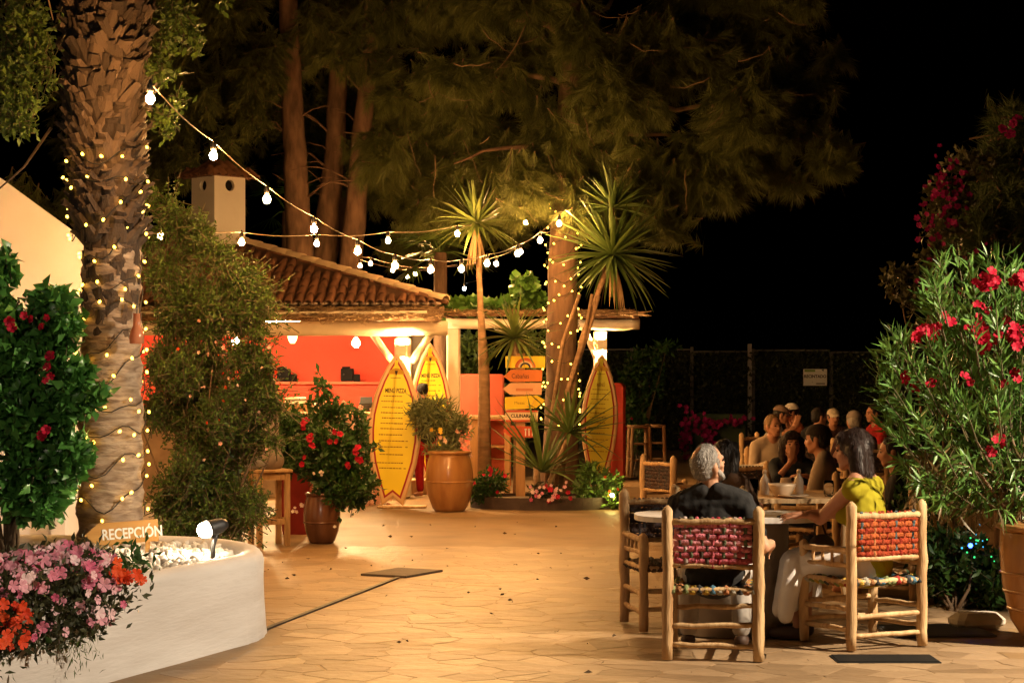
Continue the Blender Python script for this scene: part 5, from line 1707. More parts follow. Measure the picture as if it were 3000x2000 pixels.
mb = MB(); mb.box((0, 0, .015), (.62, .3, .028), bev=.008); o = mb.build('base_board', M_wood); o.location = (b.x + .12, b.y + .03, 0); tag(o, 'flat wooden board under the front yellow surfboard', 'board')
surfboard('amber menu surfboard leaning behind the waiter, partly hidden by the jar plant', (xat(1268, 29), 28.6, .20), 1.95, .60, R(-3), R(-.5), R(6), M_yel, 'MENÚ PIZZA', LN)
mb = MB(); mb.box((0, 0, .1), (.95, .6, .2), bev=.01); o = mb.build('wooden_step', M_wood); o.location = (xat(1245, 28.4), 28.4, 0); tag(o, 'low wooden step behind the front surfboard', 'step')
surfboard('olive-yellow menu surfboard in front of the red pier, right of the pine', (xat(1750, 30.3), 30.3, .04), 1.98, .56, R(-4), R(2), R(-3), M_yel2, 'MENÚ', LN, True)

# ================================================================== signpost
b = ground(1525, 1478)
e = empty('signpost', (b.x, b.y, 0), label='wooden signpost with six painted boards, a rainbow on the top one', cat='signpost')
mb = MB(); mb.box((0, .03, .99), (.12, .06, 1.94)); mb.build('post', M_wood2, e)
Mx = Matrix(((1, 0, 0), (0, 0, -1), (0, 1, 0)))
sd = b.y
def sx_(px): return xat(px, sd) - b.x
def sz_(py): return zat(py, sd)
def plank(pts, m, tilt=0.0, lab=None, y=-.03):
    c = Vector((sum(p[0] for p in pts) / len(pts), sum(p[1] for p in pts) / len(pts)))
    P = [(sx_(p[0]), sz_(p[1])) for p in pts]
    cx_ = sum(p[0] for p in P) / len(P); cz_ = sum(p[1] for p in P) / len(P)
    mb = MB(); mb.prism([(p[0] - cx_, p[1] - cz_) for p in P], -.012, .012, Mx)
    o = mb.build('sign_board', m, e); o.location = (cx_, y, cz_); o.rotation_euler = (0, 0, tilt)
    if lab: o['label'] = lab
    return o
M_sy = mat('sign_yellow', (0.82, 0.60, 0.025), (0.72, 0.46, 0.02), rough=.6, scale=4, bump=.15)
M_so = mat('sign_orange', (0.64, 0.19, 0.04), (0.56, 0.15, 0.03), rough=.6, scale=4, bump=.15)
M_sp = mat('sign_peach', (0.70, 0.40, 0.22), (0.62, 0.32, 0.16), rough=.6, scale=4, bump=.15)
M_sr = mat('sign_red', (0.60, 0.10, 0.035), (0.50, 0.07, 0.025), rough=.6, scale=4, bump=.15)
M_sw = mat('sign_cream', (0.76, 0.62, 0.42), (0.68, 0.52, 0.32), rough=.6, scale=4)
M_sblue = mat('sign_blue', (0.05, 0.04, 0.10), rough=.6)
yt = -.0145
o = plank([(1481, 1077), (1597, 1077), (1597, 1043), (1481, 1043)], M_sy, lab='yellow board with a painted rainbow')
for (r1, r0, m_) in ((.135, .115, M_sr), (.115, .092, M_so), (.092, .070, M_sw), (.070, .045, M_sblue)):
    A_ = np.linspace(0, PI, 15)
    mb = MB(); mb.prism([(r1 * math.cos(a), r1 * .92 * math.sin(a)) for a in A_] + [(r0 * math.cos(a), r0 * .92 * math.sin(a)) for a in A_[::-1]], -.0008, .0008, Mx); q = mb.build('rainbow_arc', m_, o); q.location = (0.0, yt, -.072)
o = plank([(1475, 1102), (1496, 1118), (1588, 1117), (1588, 1083), (1497, 1083)][::1], M_so, lab='orange arrow board lettered Cabañas')
text('Cabañas', .085, M_ink, o, (-.02, yt, -.005), sx=.8)
o = plank([(1472, 1139), (1495, 1156), (1587, 1156), (1587, 1121), (1495, 1122)], M_sp, lab='faded peach arrow board')
mb = MB(); mb.box((0.04, yt, -.01), (.22, .0015, .035)); mb.build('faded_lettering', mat('sign_faded', (0.62, 0.22, 0.09), rough=.7), o)
o = plank([(1480, 1199), (1570, 1195), (1597, 1172), (1573, 1158), (1479, 1163)], M_sy, lab='yellow board pointing right with a painted heron')
text('Mesas', .055, M_inkp, o, (-.08, yt, -.01))
mb = MB(); mb.tube([(-.0, yt, -.05), (.06, yt, -.045), (.09, yt, -.02), (.105, yt, .03), (.14, yt, .045), (.175, yt, .04)], [.012, .02, .014, .009, .009, .003], 6, sq=.15); mb.build('heron', mat('heron_grey', (0.55, 0.45, 0.36), rough=.7), o)
o = plank([(1480, 1233), (1575, 1237), (1577, 1203), (1481, 1199)], M_sw, R(0), lab='cream board with red stripes and black lettering')
for s in (-1, 1):
    mb = MB(); mb.box((0, yt, s * .062), (.41, .0015, .026)); mb.build('stripe', M_sr, o)
text('CULINARIA', .062, M_ink, o, (0, yt, 0), bold=.002, sx=.88)
o = plank([(1472, 1262), (1495, 1279), (1579, 1282), (1577, 1250), (1496, 1246)], M_sr, lab='red arrow board with white cutlery')
text('RESTAU', .045, M_inkp, o, (-.06, yt, .03)); text('RANTE', .05, M_inkp, o, (-.06, yt, -.025))
for k in range(3):
    mb = MB(); mb.box((.07 + k * .045, yt, -.01), (.014, .0015, .09)); mb.box((.07 + k * .045, yt, .03), (.026, .0015, .02)); mb.build('cutlery', M_letterw, o)

# small notice on the ivy fence
p = at(2388, 1105, 44.75)
e = empty('notice', (p.x, p.y, p.z), label='white notice reading RECINTADO fixed to the ivy fence', cat='notice')
mb = MB(); mb.box((0, 0, 0), (.53, .015, .37)); mb.build('panel', M_letterw, e)
text('RECINTADO', .095, M_ink, e, (0, -.0095, .02), bold=.003, sx=.93)
mb = MB(); mb.box((-.12, -.0095, .15), (.24, .002, .05)); mb.build('stripe', mat('notice_green', (0.25, 0.4, 0.08), rough=.7), e)
mb = MB(); mb.box((.12, -.0095, -.14), (.2, .002, .02)); mb.build('stripe', M_ink, e)

# green planter box with bougainvillea at the back
e = empty('planter_box', (xat(2105, 40), 40, 0), label='dark green planter box with OUSAL lettering and red bougainvillea at the back', cat='planter')
mb = MB(); mb.box((0, 0, .46), (1.05, .5, .92), bev=.02); mb.build('box', mat('green_box', (0.045, 0.07, 0.03), (0.03, 0.05, 0.02), rough=.6), e)
text('OUSAL', .14, M_letterw, e, (.0, -.253, .30), sx=1.1)
bo = potted('bougainvillea', 'red bougainvillea tumbling over the dark green planter box', [(2060, 1240, 50, 25, 39.8, .2, 40), (2150, 1238, 40, 15, 39.8, .2, 20), (2010, 1270, 14, 60, 39.7, .1, 26), (2075, 1280, 22, 40, 39.6, .1, 26)], L_dark, (.06, .1), .6, 8, (xat(2105, 40), 39.9, .85), [('magenta', 2010, 1270, 8, 35, 39.5, 34), ('magenta', 2075, 1270, 14, 24, 39.5, 40), ('magenta', 2055, 1236, 20, 8, 39.5, 20), ('magenta', 2150, 1236, 22, 6, 39.5, 22)], cat='bougainvillea', stems=4, fs=(.7, 1.2))

# ================================================================== stools
b = ground(783, 1600)
st = empty('wooden_stool', (b.x, b.y + .15, 0), R(24), label='square light wooden bar stool behind the white planter', cat='stool')
hs, ws = .75, .34
mb = MB(); mb.box((0, 0, hs - .015), (ws + .03, ws + .03, .032), bev=.006); mb.build('seat', M_wood, st)
for sx in (-1, 1):
    for sy in (-1, 1):
        mb = MB(); mb.box((sx * (ws / 2 - .03), sy * (ws / 2 - .03), (hs - .033) / 2), (.052, .052, hs - .034), bev=.004); mb.build('leg', M_wood, st)
for s in (-1, 1):
    for z in (hs - .075, .24):
        mb = MB(); mb.box((0, s * (ws / 2 - .03), z), (ws - .115, .026, .055)); mb.build('rail', M_wood, st)
        mb = MB(); mb.box((s * (ws / 2 - .03), 0, z + .002), (.026, ws - .115, .055)); mb.build('rail', M_wood, st)
def log_stool(x, y, rz, label):
    e = empty('log_stool', (x, y, 0), rz, label=label, cat='stool', group='tall log stools by the red pier')
    for i, (sx, sy) in enumerate(((-1, -1), (1, -1), (1, 1), (-1, 1))):
        mb = MB(); wobbly((sx * .165, sy * .165, 0), (sx * .14, sy * .14, .84), .028, 6, mb=mb, amp=.006, seed=i + int(x * 10)); mb.build('leg', M_wood2, e)
    for z in (.28, .55):
        for k in range(4):
            a, b_ = [(-.15, -.15), (.15, -.15), (.15, .15), (-.15, .15)][k], [(.15, -.15), (.15, .15), (-.15, .15), (-.15, -.15)][k]
            mb = MB(); wobbly((*a, z + .03 * (k % 2)), (*b_, z + .03 * (k % 2)), .014, 4, mb=mb, amp=.004, seed=k); mb.build('rung', M_wood2, e)
    for k in range(6):
        mb = MB(); mb.tube([(-.17, -.14 + k * .056, .835), (.17, -.14 + k * .056, .835)], .026, 7); mb.build('seat_slat', M_wood2, e)
log_stool(xat(1872, 33), 33.0, .15, 'tall rustic log stool nearer to the red pier')
log_stool(xat(1920, 33.4), 33.4, -.1, 'tall rustic log stool farther from the red pier')

# ================================================================== chairs
CH_BACK = {
    'pink': [(0.78, 0.24, 0.30), (0.80, 0.30, 0.34), (0.62, 0.14, 0.18), (0.12, 0.09, 0.07), (0.5, 0.4, 0.36), (0.36, 0.03, 0.05), (0.16, 0.18, 0.11)],
    'red': [(0.38, 0.06, 0.025), (0.45, 0.11, 0.035), (0.30, 0.035, 0.02), (0.36, 0.07, 0.03), (0.50, 0.2, 0.08), (0.10, 0.14, 0.16), (0.42, 0.06, 0.03)],
    'grey': [(0.10, 0.07, 0.07), (0.07, 0.06, 0.06), (0.13, 0.09, 0.08), (0.16, 0.10, 0.07), (0.08, 0.08, 0.09), (0.06, 0.05, 0.05), (0.12, 0.07, 0.05)]}
CH_SEAT = [(0.40, 0.05, 0.04), (0.10, 0.22, 0.32), (0.45, 0.42, 0.34), (0.50, 0.33, 0.06), (0.06, 0.06, 0.06), (0.30, 0.14, 0.06), (0.24, 0.28, 0.12), (0.5, 0.22, 0.1)]
def fab(c):
    n_ = 'fabric_%02d%02d%02d' % tuple(int(v * 99) for v in c)
    return mat(n_, c, tuple(v * .68 for v in c), scale=26, rough=.9, bump=.9, bscale=60, spec=.1)
def make_chair(label, key, seed, group='rustic log armchairs with woven rag seats'):
    rd = random.Random(seed)
    e = empty('log_armchair', (0, 0, 0), label=label, cat='chair', group=group)
    W, D_ = .262, .25
    def post(x, y, h, r_, name):
        mb = MB(); K = 10; pts, rs = [], []
        for i in range(K + 1):
            q = i / K
            pts.append((x + rd.uniform(-.004, .004), y + rd.uniform(-.004, .004), h * .965 * q)); rs.append(r_ * (1 + rd.uniform(-.05, .05)) * (.93 if i == 0 else 1))
        pts += [(x, y, h * .985), (x, y, h)]; rs += [r_ * .62, r_ * .18]
        mb.tube(pts, rs, 10); mb.build(name, M_wood, e)
    for s in (-1, 1):
        post(s * W, -D_, .895, .034, 'back_post'); post(s * W, D_, .635, .031, 'front_post')
    def rail(p0, p1, r_, name, amp=.005):
        mb = MB(); wobbly(p0, p1, r_, 7, mb=mb, amp=amp, seed=rd.randint(0, 999)); mb.build(name, M_wood, e)
    for s in (-1, 1):
        rail((s * W, -D_, .595), (s * W, D_, .585), .020, 'arm_rail'); rail((s * W, -D_, .505), (s * W, D_, .500), .016, 'arm_rail')
        for k in range(4):
            rail((s * W, -.15 + k * .1, .508), (s * W, -.15 + k * .1, .588), .0105, 'spindle', .001)
        for z in (.235, .115): rail((s * W, -D_, z + .01), (s * W, D_, z), .016, 'side_stretcher')
        rail((s * W, -D_, .405), (s * W, D_, .405), .017, 'seat_rail')
    for y, z1_, z2_ in ((-D_, .195, .085), (D_, .25, .14)):
        rail((-W, y, z1_), (W, y, z1_ + .01), .016, 'stretcher'); rail((-W, y, z2_), (W, y, z2_), .015, 'stretcher')
        rail((-W, y, .405), (W, y, .405), .017, 'seat_rail')
    rail((-W + .02, -D_, .80), (W - .02, -D_, .805), .021, 'back_rail'); rail((-W + .02, -D_, .545), (W - .02, -D_, .545), .016, 'back_rail')
    # woven back
    cols = CH_BACK[key]
    nh_, nv_ = 7, 13
    Y0 = -D_ - .004
    for i in range(nh_):
        z = .558 + .242 * (i + .5) / nh_
        pts = [(x, Y0 + .006 * math.cos(PI * (k + i)), z + rd.uniform(-.004, .004)) for k, x in enumerate(np.linspace(-.222, .222, nv_ + 2))]
        mb = MB(); mb.tube(pts, [.0185 * rd.uniform(.85, 1.15) for _ in pts], 6)
        mb.v = [(v[0], Y0 + (v[1] - Y0) * .5, v[2]) for v in mb.v]
        mb.build('woven_strap', fab(cols[i % 2] if rd.random() < .8 else cols[2]), e)
    for j in range(nv_):
        x = -.19 + .38 * j / (nv_ - 1)
        pts = [(x + rd.uniform(-.005, .005), Y0 - .009 * math.cos(PI * (k + j)), z) for k, z in enumerate(np.linspace(.535, .828, nh_ + 2))]
        mb = MB(); mb.tube(pts, [.0115 * rd.uniform(.6, 1.25) for _ in pts], 6)
        mb.v = [(v[0], Y0 + (v[1] - Y0) * .6, v[2]) for v in mb.v]
        mb.build('woven_strap', fab(rd.choice(cols[2:])), e)
    # woven seat with rag loops over the rails
    for j in range(13):
        x = -.235 + .47 * j / 12
        pts = [(x, y, .412 - .03 * math.sin(PI * (y + .25) / .5) * math.sin(PI * (j + 1) / 14) + .006 * math.cos(PI * (k + j))) for k, y in enumerate(np.linspace(-.25, .25, 9))]
        pts = [(x, -.262, .385)] + pts + [(x, .262, .385)]
        mb = MB(); mb.tube(pts, [.02] * len(pts), 6); mb.build('seat_weave', fab(rd.choice(CH_SEAT) if key != 'grey' else rd.choice(CH_BACK['grey'])), e)
    for j in range(9):
        y = -.21 + .42 * j / 8
        pts = [(x, y, .408 - .03 * math.sin(PI * (x + .25) / .5) * math.sin(PI * (j + 1) / 10) - .006 * math.cos(PI * (k + j))) for k, x in enumerate(np.linspace(-.25, .25, 9))]
        pts = [(-.27, y, .38)] + pts + [(.27, y, .38)]
        mb = MB(); mb.tube(pts, [.02] * len(pts), 6); mb.build('seat_weave', fab(rd.choice(CH_SEAT) if key != 'grey' else rd.choice(CH_BACK['grey'])), e)
    return e
ch1 = make_chair('log armchair with pink woven back, occupied by the grey-haired man', 'pink', 1)
ch1.location = (1.20, 11.80, .011); ch1.rotation_euler.z = R(-8)
ch2 = make_chair('log armchair with red and orange woven back, occupied by the woman in yellow', 'red', 2)
ch2.location = (2.165, 12.30, .011); ch2.rotation_euler.z = R(26)
ch3 = make_chair('empty log armchair with dark woven back at the left end of the front table', 'grey', 3)
ch3.location = (1.06, 13.16, .011); ch3.rotation_euler.z = R(191)
KIDS = children_of()
for (x, y, rz, lab) in (
        (xat(2115, 14.3), 14.25, R(-30), 'log armchair hidden behind the black-haired woman'),
        (xat(2395, 16.4), 16.4, R(62), 'log armchair under the man in the beige shirt'),
        (xat(2320, 17.6), 17.7, R(160), 'log armchair of the dark-haired woman facing the camera'),
        (xat(1990, 19.6), 19.6, R(-60), 'empty log armchair standing left of the grey-haired man, half behind his head'),
        (xat(2262, 21.3), 21.6, R(165), 'log armchair of the man in the white shirt'),
        (xat(2180, 18.6), 18.7, R(15), 'empty log armchair with tall posts in front of the white-shirted man'),
        (xat(2600, 14.7), 14.8, R(70), 'log armchair in the shade behind the woman in yellow'),
        (xat(2250, 27.2), 27.4, R(-120), 'log armchair of the man in the brown cap at the far table'),
        (xat(2345, 27.6), 28.0, R(150), 'log armchair of the man in the white cap at the far table'),
        (xat(2440, 27.6), 28.2, R(170), 'log armchair of the man in the beige cap at the far table'),
        (xat(2505, 23.0), 23.0, R(20), 'log armchair of the man seen from behind in a grey cap'),
        (xat(2390, 24.5), 25.2, R(5), 'log armchair of the person in black at the far table'),
        (xat(2570, 27.0), 27.2, R(110), 'log armchair of the person in red at the far table')):
    copy_tree(ch3, (x, y, .0), rz, lab, KIDS)

# ================================================================== tables
M_tabw = mat('white_table', (0.74, 0.70, 0.66), (0.66, 0.61, 0.56), scale=3, rough=.4, bump=.05)
M_tabc = mat('concrete_leg', (0.42, 0.36, 0.30), (0.34, 0.28, 0.22), scale=4, rough=.8, bump=.2)
def rounded(w, h, r_, n=7):
    P = []
    for cx_, cy_, a0_ in ((w / 2 - r_, h / 2 - r_, 0), (-w / 2 + r_, h / 2 - r_, 90), (-w / 2 + r_, -h / 2 + r_, 180), (w / 2 - r_, -h / 2 + r_, 270)):
        for k in range(n):
            a = R(a0_ + 90 * k / (n - 1)); P.append((cx_ + r_ * math.cos(a), cy_ + r_ * math.sin(a)))
    return P
def table(name, label, loc, rz, w, h, top, r_, ped, mt=None):
    e = empty(name, loc, rz, label=label, cat='table')
    mb = MB(); mb.prism(rounded(w, h, r_), top - .034, top); mb.build('top', mt or M_tabw, e)
    if ped:
        mb = MB(); mb.lathe([(1.0, .0), (1.0, top - .035)], 36, sx=ped[0], sy=ped[1]); o = mb.build('pedestal', M_tabc, e); o.location = (ped[2], 0, 0)
    else:
        for sx in (-1, 1):
            for sy in (-1, 1):
                mb = MB(); mb.box((sx * (w / 2 - .08), sy * (h / 2 - .08), (top - .035) / 2), (.07, .07, top - .036)); mb.build('leg', M_wood, e)
    return e
table('front_table', 'white-topped table with a thick column base between the man and the woman', (1.40, 12.83, .011), 0, 1.22, .78, .76, .34, (.36, .30, .02))
table('dining_table', 'wooden table laid with bowls and bottles behind the front couple', (xat(2300, 15.1), 15.15, 0), R(4), .95, 1.1, .76, .05, None, M_wood)
table('dining_table', 'white-topped table before the man in the white shirt', (xat(2285, 19.9), 19.9, 0), 0, .9, .9, .76, .1, (.25, .25, 0))
table('dining_table', 'far wooden table of the group wearing caps', (xat(2400, 26.3), 26.4, 0), 0, 1.7, .8, .76, .05, None, M_wood)

def ware(name, label, cat, loc, prof, m, n=18):
    mb = MB(); mb.lathe(prof, n); o = mb.build(name, m); o.location = loc
    return tag(o, label, cat)
M_cer = mat('cream_ceramic', (0.62, 0.47, 0.32), (0.52, 0.38, 0.25), rough=.35)
M_glass = glass_mat('clear_glass')
M_juice = mat('orange_juice', (0.70, 0.32, 0.03), rough=.2)
M_bottle = mat('milk_glass', (0.55, 0.45, 0.35), (0.45, 0.36, 0.28), rough=.25, coat=.3)
tz = .762
ware('bowl', 'wide cream bowl on the wooden table behind the couple', 'bowl', (xat(2292, 14.8), 14.8, tz), [(.04, 0), (.05, .004), (.075, .03), (.10, .08), (.107, .1), (.102, .1), (.07, .035), (.0001, .015)], M_cer)
ware('plate', 'flat plate beside the cream bowl', 'plate', (xat(2325, 14.7), 14.72, tz), [(.05, 0), (.09, .008), (.115, .018), (.112, .022), (.08, .012), (.0001, .01)], M_cer)
for px, d, lab in ((2240, 15.1, 'pale bottle left of the cream bowl'), (2340, 15.2, 'pale bottle right of the cream bowl')):
    e = empty('bottle', (xat(px, d), d, tz), label=lab, cat='bottle')
    mb = MB(); mb.lathe([(.032, 0), (.037, .005), (.038, .09), (.03, .12), (.014, .145), (.013, .165)], 14); mb.build('body', M_bottle, e)
    mb = MB(); mb.lathe([(.016, .16), (.017, .18), (.01, .19)], 10); mb.build('stopper', M_cer, e)
e = empty('drinking_glass', (xat(2210, 14.62), 14.65, tz), label='tall glass of orange juice in front of the black-haired woman', cat='glass')
mb = MB(); mb.lathe([(.028, 0), (.036, .14), (.034, .14), (.027, .008)], 16); mb.build('glass', M_glass, e)
mb = MB(); mb.lathe([(.0258, .01), (.0288, .07), (.0001, .07)], 16); mb.build('juice', M_juice, e)
e = empty('wine_glass', (xat(2425, 14.9), 14.85, tz), label='stemless wine glass left of the woman in yellow', cat='glass')
mb = MB(); mb.lathe([(.03, 0), (.038, .03), (.04, .08), (.034, .12), (.032, .12), (.037, .08), (.035, .03), (.0001, .01)], 16); mb.build('glass', M_glass, e)
ware('jug', 'small ceramic jug behind the cream bowl', 'jug', (xat(2305, 15.4), 15.45, tz), [(.035, 0), (.045, .02), (.05, .06), (.04, .1), (.042, .11), (.036, .11), (.0001, .02)], M_cer)
ware('plate', 'white plate in front of the man in the white shirt', 'plate', (xat(2262, 19.7), 19.7, tz), [(.06, 0), (.10, .01), (.13, .022), (.127, .026), (.09, .014), (.0001, .012)], M_tabw)
ware('plate', 'small plate on the far table', 'plate', (xat(2270, 26.2), 26.2, tz), [(.06, 0), (.10, .01), (.13, .022), (.127, .026), (.09, .014), (.0001, .012)], M_tabw)
e = empty('smartphone', (1.72, 12.52, .7735), R(-25), label='smartphone lying under the hands of the woman in yellow', cat='phone')
mb = MB(); mb.box((0, 0, .005), (.075, .15, .009), bev=.003); mb.build('body', M_black, e)
mb = MB(); mb.box((0, 0, .0103), (.066, .135, .001)); mb.build('screen', mat('phone_glass', (0.03, 0.03, 0.035), rough=.15), e)

# ================================================================== things on the bar counters
M_box = mat('cardboard', (0.38, 0.22, 0.11), (0.30, 0.17, 0.08), rough=.85)
def boxes(label, px, d, z, sizes, m, name='carton', cat='box', rz=0.1):
    e = empty(name, (xat(px, d), d, z), rz, label=label, cat=cat)
    zz = 0
    for (w, dp, h) in sizes:
        mb = MB(); mb.box((random.uniform(-.01, .01), 0, zz + h / 2), (w, dp, h - .003), bev=.004); mb.build('carton', m, e); zz += h
    return e
boxes('brown carton on the bar counter near the shrub', 795, 27.7, 1.17, [(.36, .3, .13)], M_box)
boxes('pile of flat pizza cartons on the bar counter', 870, 27.75, 1.17, [(.3, .3, .04), (.3, .3, .04), (.31, .3, .045)], M_box, 'carton_pile', 'boxes')
boxes('half-open carton beside the pizza cartons on the bar counter', 915, 27.72, 1.17, [(.22, .2, .1), (.2, .18, .05)], M_box)
boxes('flat carton lying near the shrub end of the bar counter', 745, 27.65, 1.17, [(.3, .26, .07)], M_box)
boxes('pale long tray lying on the bar counter', 865, 28.0, 1.17 + .0, [(.3, .16, .2)], M_cream, 'tray', 'tray')
for px, d, lab in ((1018, 32.4, 'black coffee machine on the red back shelf'), (832, 32.4, 'dark grinder on the red back shelf')):
    e = empty('coffee_machine', (xat(px, d), d, 1.58), label=lab, cat='machine')
    mb = MB(); mb.box((0, 0, .11), (.2, .26, .21), bev=.012); mb.box((-.02, 0, .225), (.12, .2, .04)); mb.build('housing', mat('matt_black', (.012, .011, .011), rough=.85, spec=.1), e)
    mb = MB(); mb.box((.15, .02, .06), (.1, .2, .12), bev=.01); mb.build('tank', MATS['matt_black'], e)
    mb = MB(); mb.tube([(-.05, -.14, .12), (-.05, -.2, .11)], .012, 6); mb.build('handle', M_metal, e)
e = empty('speaker_box', (xat(1074, 28.0), 28.0, 1.17), label='small black till at the right end of the bar counter', cat='till')
mb = MB(); mb.box((0, 0, .07), (.2, .2, .13), bev=.015); mb.build('housing', M_black, e)
mb = MB(); mb.box((0, -.08, .16), (.17, .015, .1), rot=Euler((-.4, 0, 0)).to_matrix()); mb.build('screen', M_black, e)
for k, (px, h) in enumerate(((925, .12), (948, .16), (1130, .14))):
    ware('jar', ['low glass-like jar on the bar counter', 'taller jar on the bar counter next to the low one', 'jar at the counter end beside the surfboard'][k], 'jar', (xat(px, 27.6), 27.6, 1.172), [(.04, 0), (.045, .01), (.045, h * .8), (.03, h), (.0001, h)], M_cer)
# coloured lantern hung on the palm
p = at(401, 985, 13.5)
e = empty('bottle_lantern', p, label='pink glass bottle hanging on the right side of the palm trunk', cat='bottle')
mb = MB(); mb.lathe([(.045, -.05), (.05, -.045), (.05, 0), (.042, .04), (.026, .07), (.024, .15), (.028, .155), (.02, .155)], 16); mb.build('body', mat('pink_glass', (0.62, 0.26, 0.14), (0.5, 0.2, 0.1), rough=.15, trans=.35, coat=.3), e)
mb = MB(); mb.tube([(0, 0, .15), (.0, .02, .3)], .003, 5); mb.build('string', M_cable, e)
# ================================================================== people
def capsule(mb, p0, r0, p1, r1, n=12, sq=1.0):
    p0, p1 = Vector(p0), Vector(p1)
    d = p1 - p0
    L = d.length
    d = d.normalized() if L > 1e-6 else Vector((0, 0, 1))
    pts, rs = [], []
    for k in range(5):
        a = PI / 2 * (1 - k / 4)
        pts.append(p0 - d * r0 * math.sin(a)); rs.append(max(1e-4, r0 * math.cos(a)))
    for k in range(5):
        a = PI / 2 * k / 4
        pts.append(p1 + d * r1 * math.sin(a)); rs.append(max(1e-4, r1 * math.cos(a)))
    mb.tube(pts, rs, n, sq=sq)

def fuse(mb, voxel, smooth=6, noise=0.0, seed=0):
    """union of overlapping closed shapes as one continuous skin"""
    me = mb.mesh('tmp', None)
    o = bpy.data.objects.new('tmp', me)
    COL.objects.link(o)
    md = o.modifiers.new('r', 'REMESH'); md.mode = 'VOXEL'; md.voxel_size = voxel; md.use_smooth_shade = True
    if smooth:
        ms = o.modifiers.new('s', 'SMOOTH'); ms.iterations = smooth; ms.factor = .5
    dg = bpy.context.evaluated_depsgraph_get()
    out = bpy.data.meshes.new_from_object(o.evaluated_get(dg))
    bpy.data.objects.remove(o)
    bpy.data.meshes.remove(me)
    n = len(out.vertices)
    if noise and n:
        co = np.zeros(n * 3, np.float32); out.vertices.foreach_get('co', co)
        r_ = np.random.default_rng(seed)
        co = co.reshape(-1, 3)
        ph = r_.uniform(0, 6, 6)
        disp = sum(np.sin(co @ (r_.normal(size=3) * f) + ph[i]) for i, f in enumerate((15, 32, 64, 120))) * .25
        c = co.mean(0)
        co = co + unit(co - c) * (disp[:, None] * noise)
        out.vertices.foreach_set('co', co.ravel().astype(np.float32))
    out.polygons.foreach_set('use_smooth', np.ones(len(out.polygons), bool))
    out.update()
    return out

M_skin = mat('tanned_skin', (0.50, 0.25, 0.15), (0.42, 0.19, 0.11), scale=9, rough=.55, bump=.05, bscale=60)
M_skin2 = mat('light_skin', (0.58, 0.32, 0.20), (0.50, 0.25, 0.15), scale=9, rough=.55, bump=.05, bscale=60)
M_eye = mat('eye_dark', (0.02, 0.015, 0.012), rough=.25)
M_lip = mat('lip', (0.34, 0.11, 0.08), rough=.5)
def cloth(name, c, k=.62, bump=.5, bs=9):
    return mat('cloth_' + name, c, tuple(v * k for v in c), scale=7, rough=.85, bump=bump, bscale=bs, spec=.15)
def hairm(name, c, c2=None):
    return mat('hair_' + name, c, c2, scale=18, rough=.55, bump=.9, bscale=70, stretch=(1, 1, .35), spec=.3)

def hand(mb, w, d, nrm, s, curl=.5, fr=.0085, thumb=1):
    """palm and five separate fingers; d along the hand, nrm out of the palm's back"""
    w, d, nrm = Vector(w), Vector(d).normalized(), Vector(nrm)
    nrm = (nrm - d * nrm.dot(d)).normalized()
    sd = d.cross(nrm)
    for k in range(4):
        o = (-1.5 + k) * .0195 * s
        capsule(mb, w + sd * o * .6, .017 * s, w + d * .085 * s + sd * o, .0125 * s, 8)
    for k, L in enumerate((.062, .078, .084, .074)):
        o = (-1.5 + k) * .0205 * s
        p = w + d * .09 * s + sd * o
        a = 0.0
        for j, f in enumerate((.45, .32, .25)):
            a += curl * (.55 if j == 0 else .8)
            q = p + (d * math.cos(a) - nrm * math.sin(a)) * L * f * s + sd * (-1.5 + k) * .004 * s
            capsule(mb, p, fr * s * (1.05 - .1 * j), q, fr * s * (.95 - .1 * j), 8)
            p = q
    p = w + d * .02 * s + sd * thumb * .03 * s
    q = p + (d * .6 + sd * thumb * .75 - nrm * .25).normalized() * .042 * s
    r_ = q + (d * .95 + sd * thumb * .1 - nrm * (.2 + curl * .4)).normalized() * .036 * s
    capsule(mb, p, .0135 * s, q, .0105 * s, 8); capsule(mb, q, .0105 * s, r_, .0085 * s, 8)

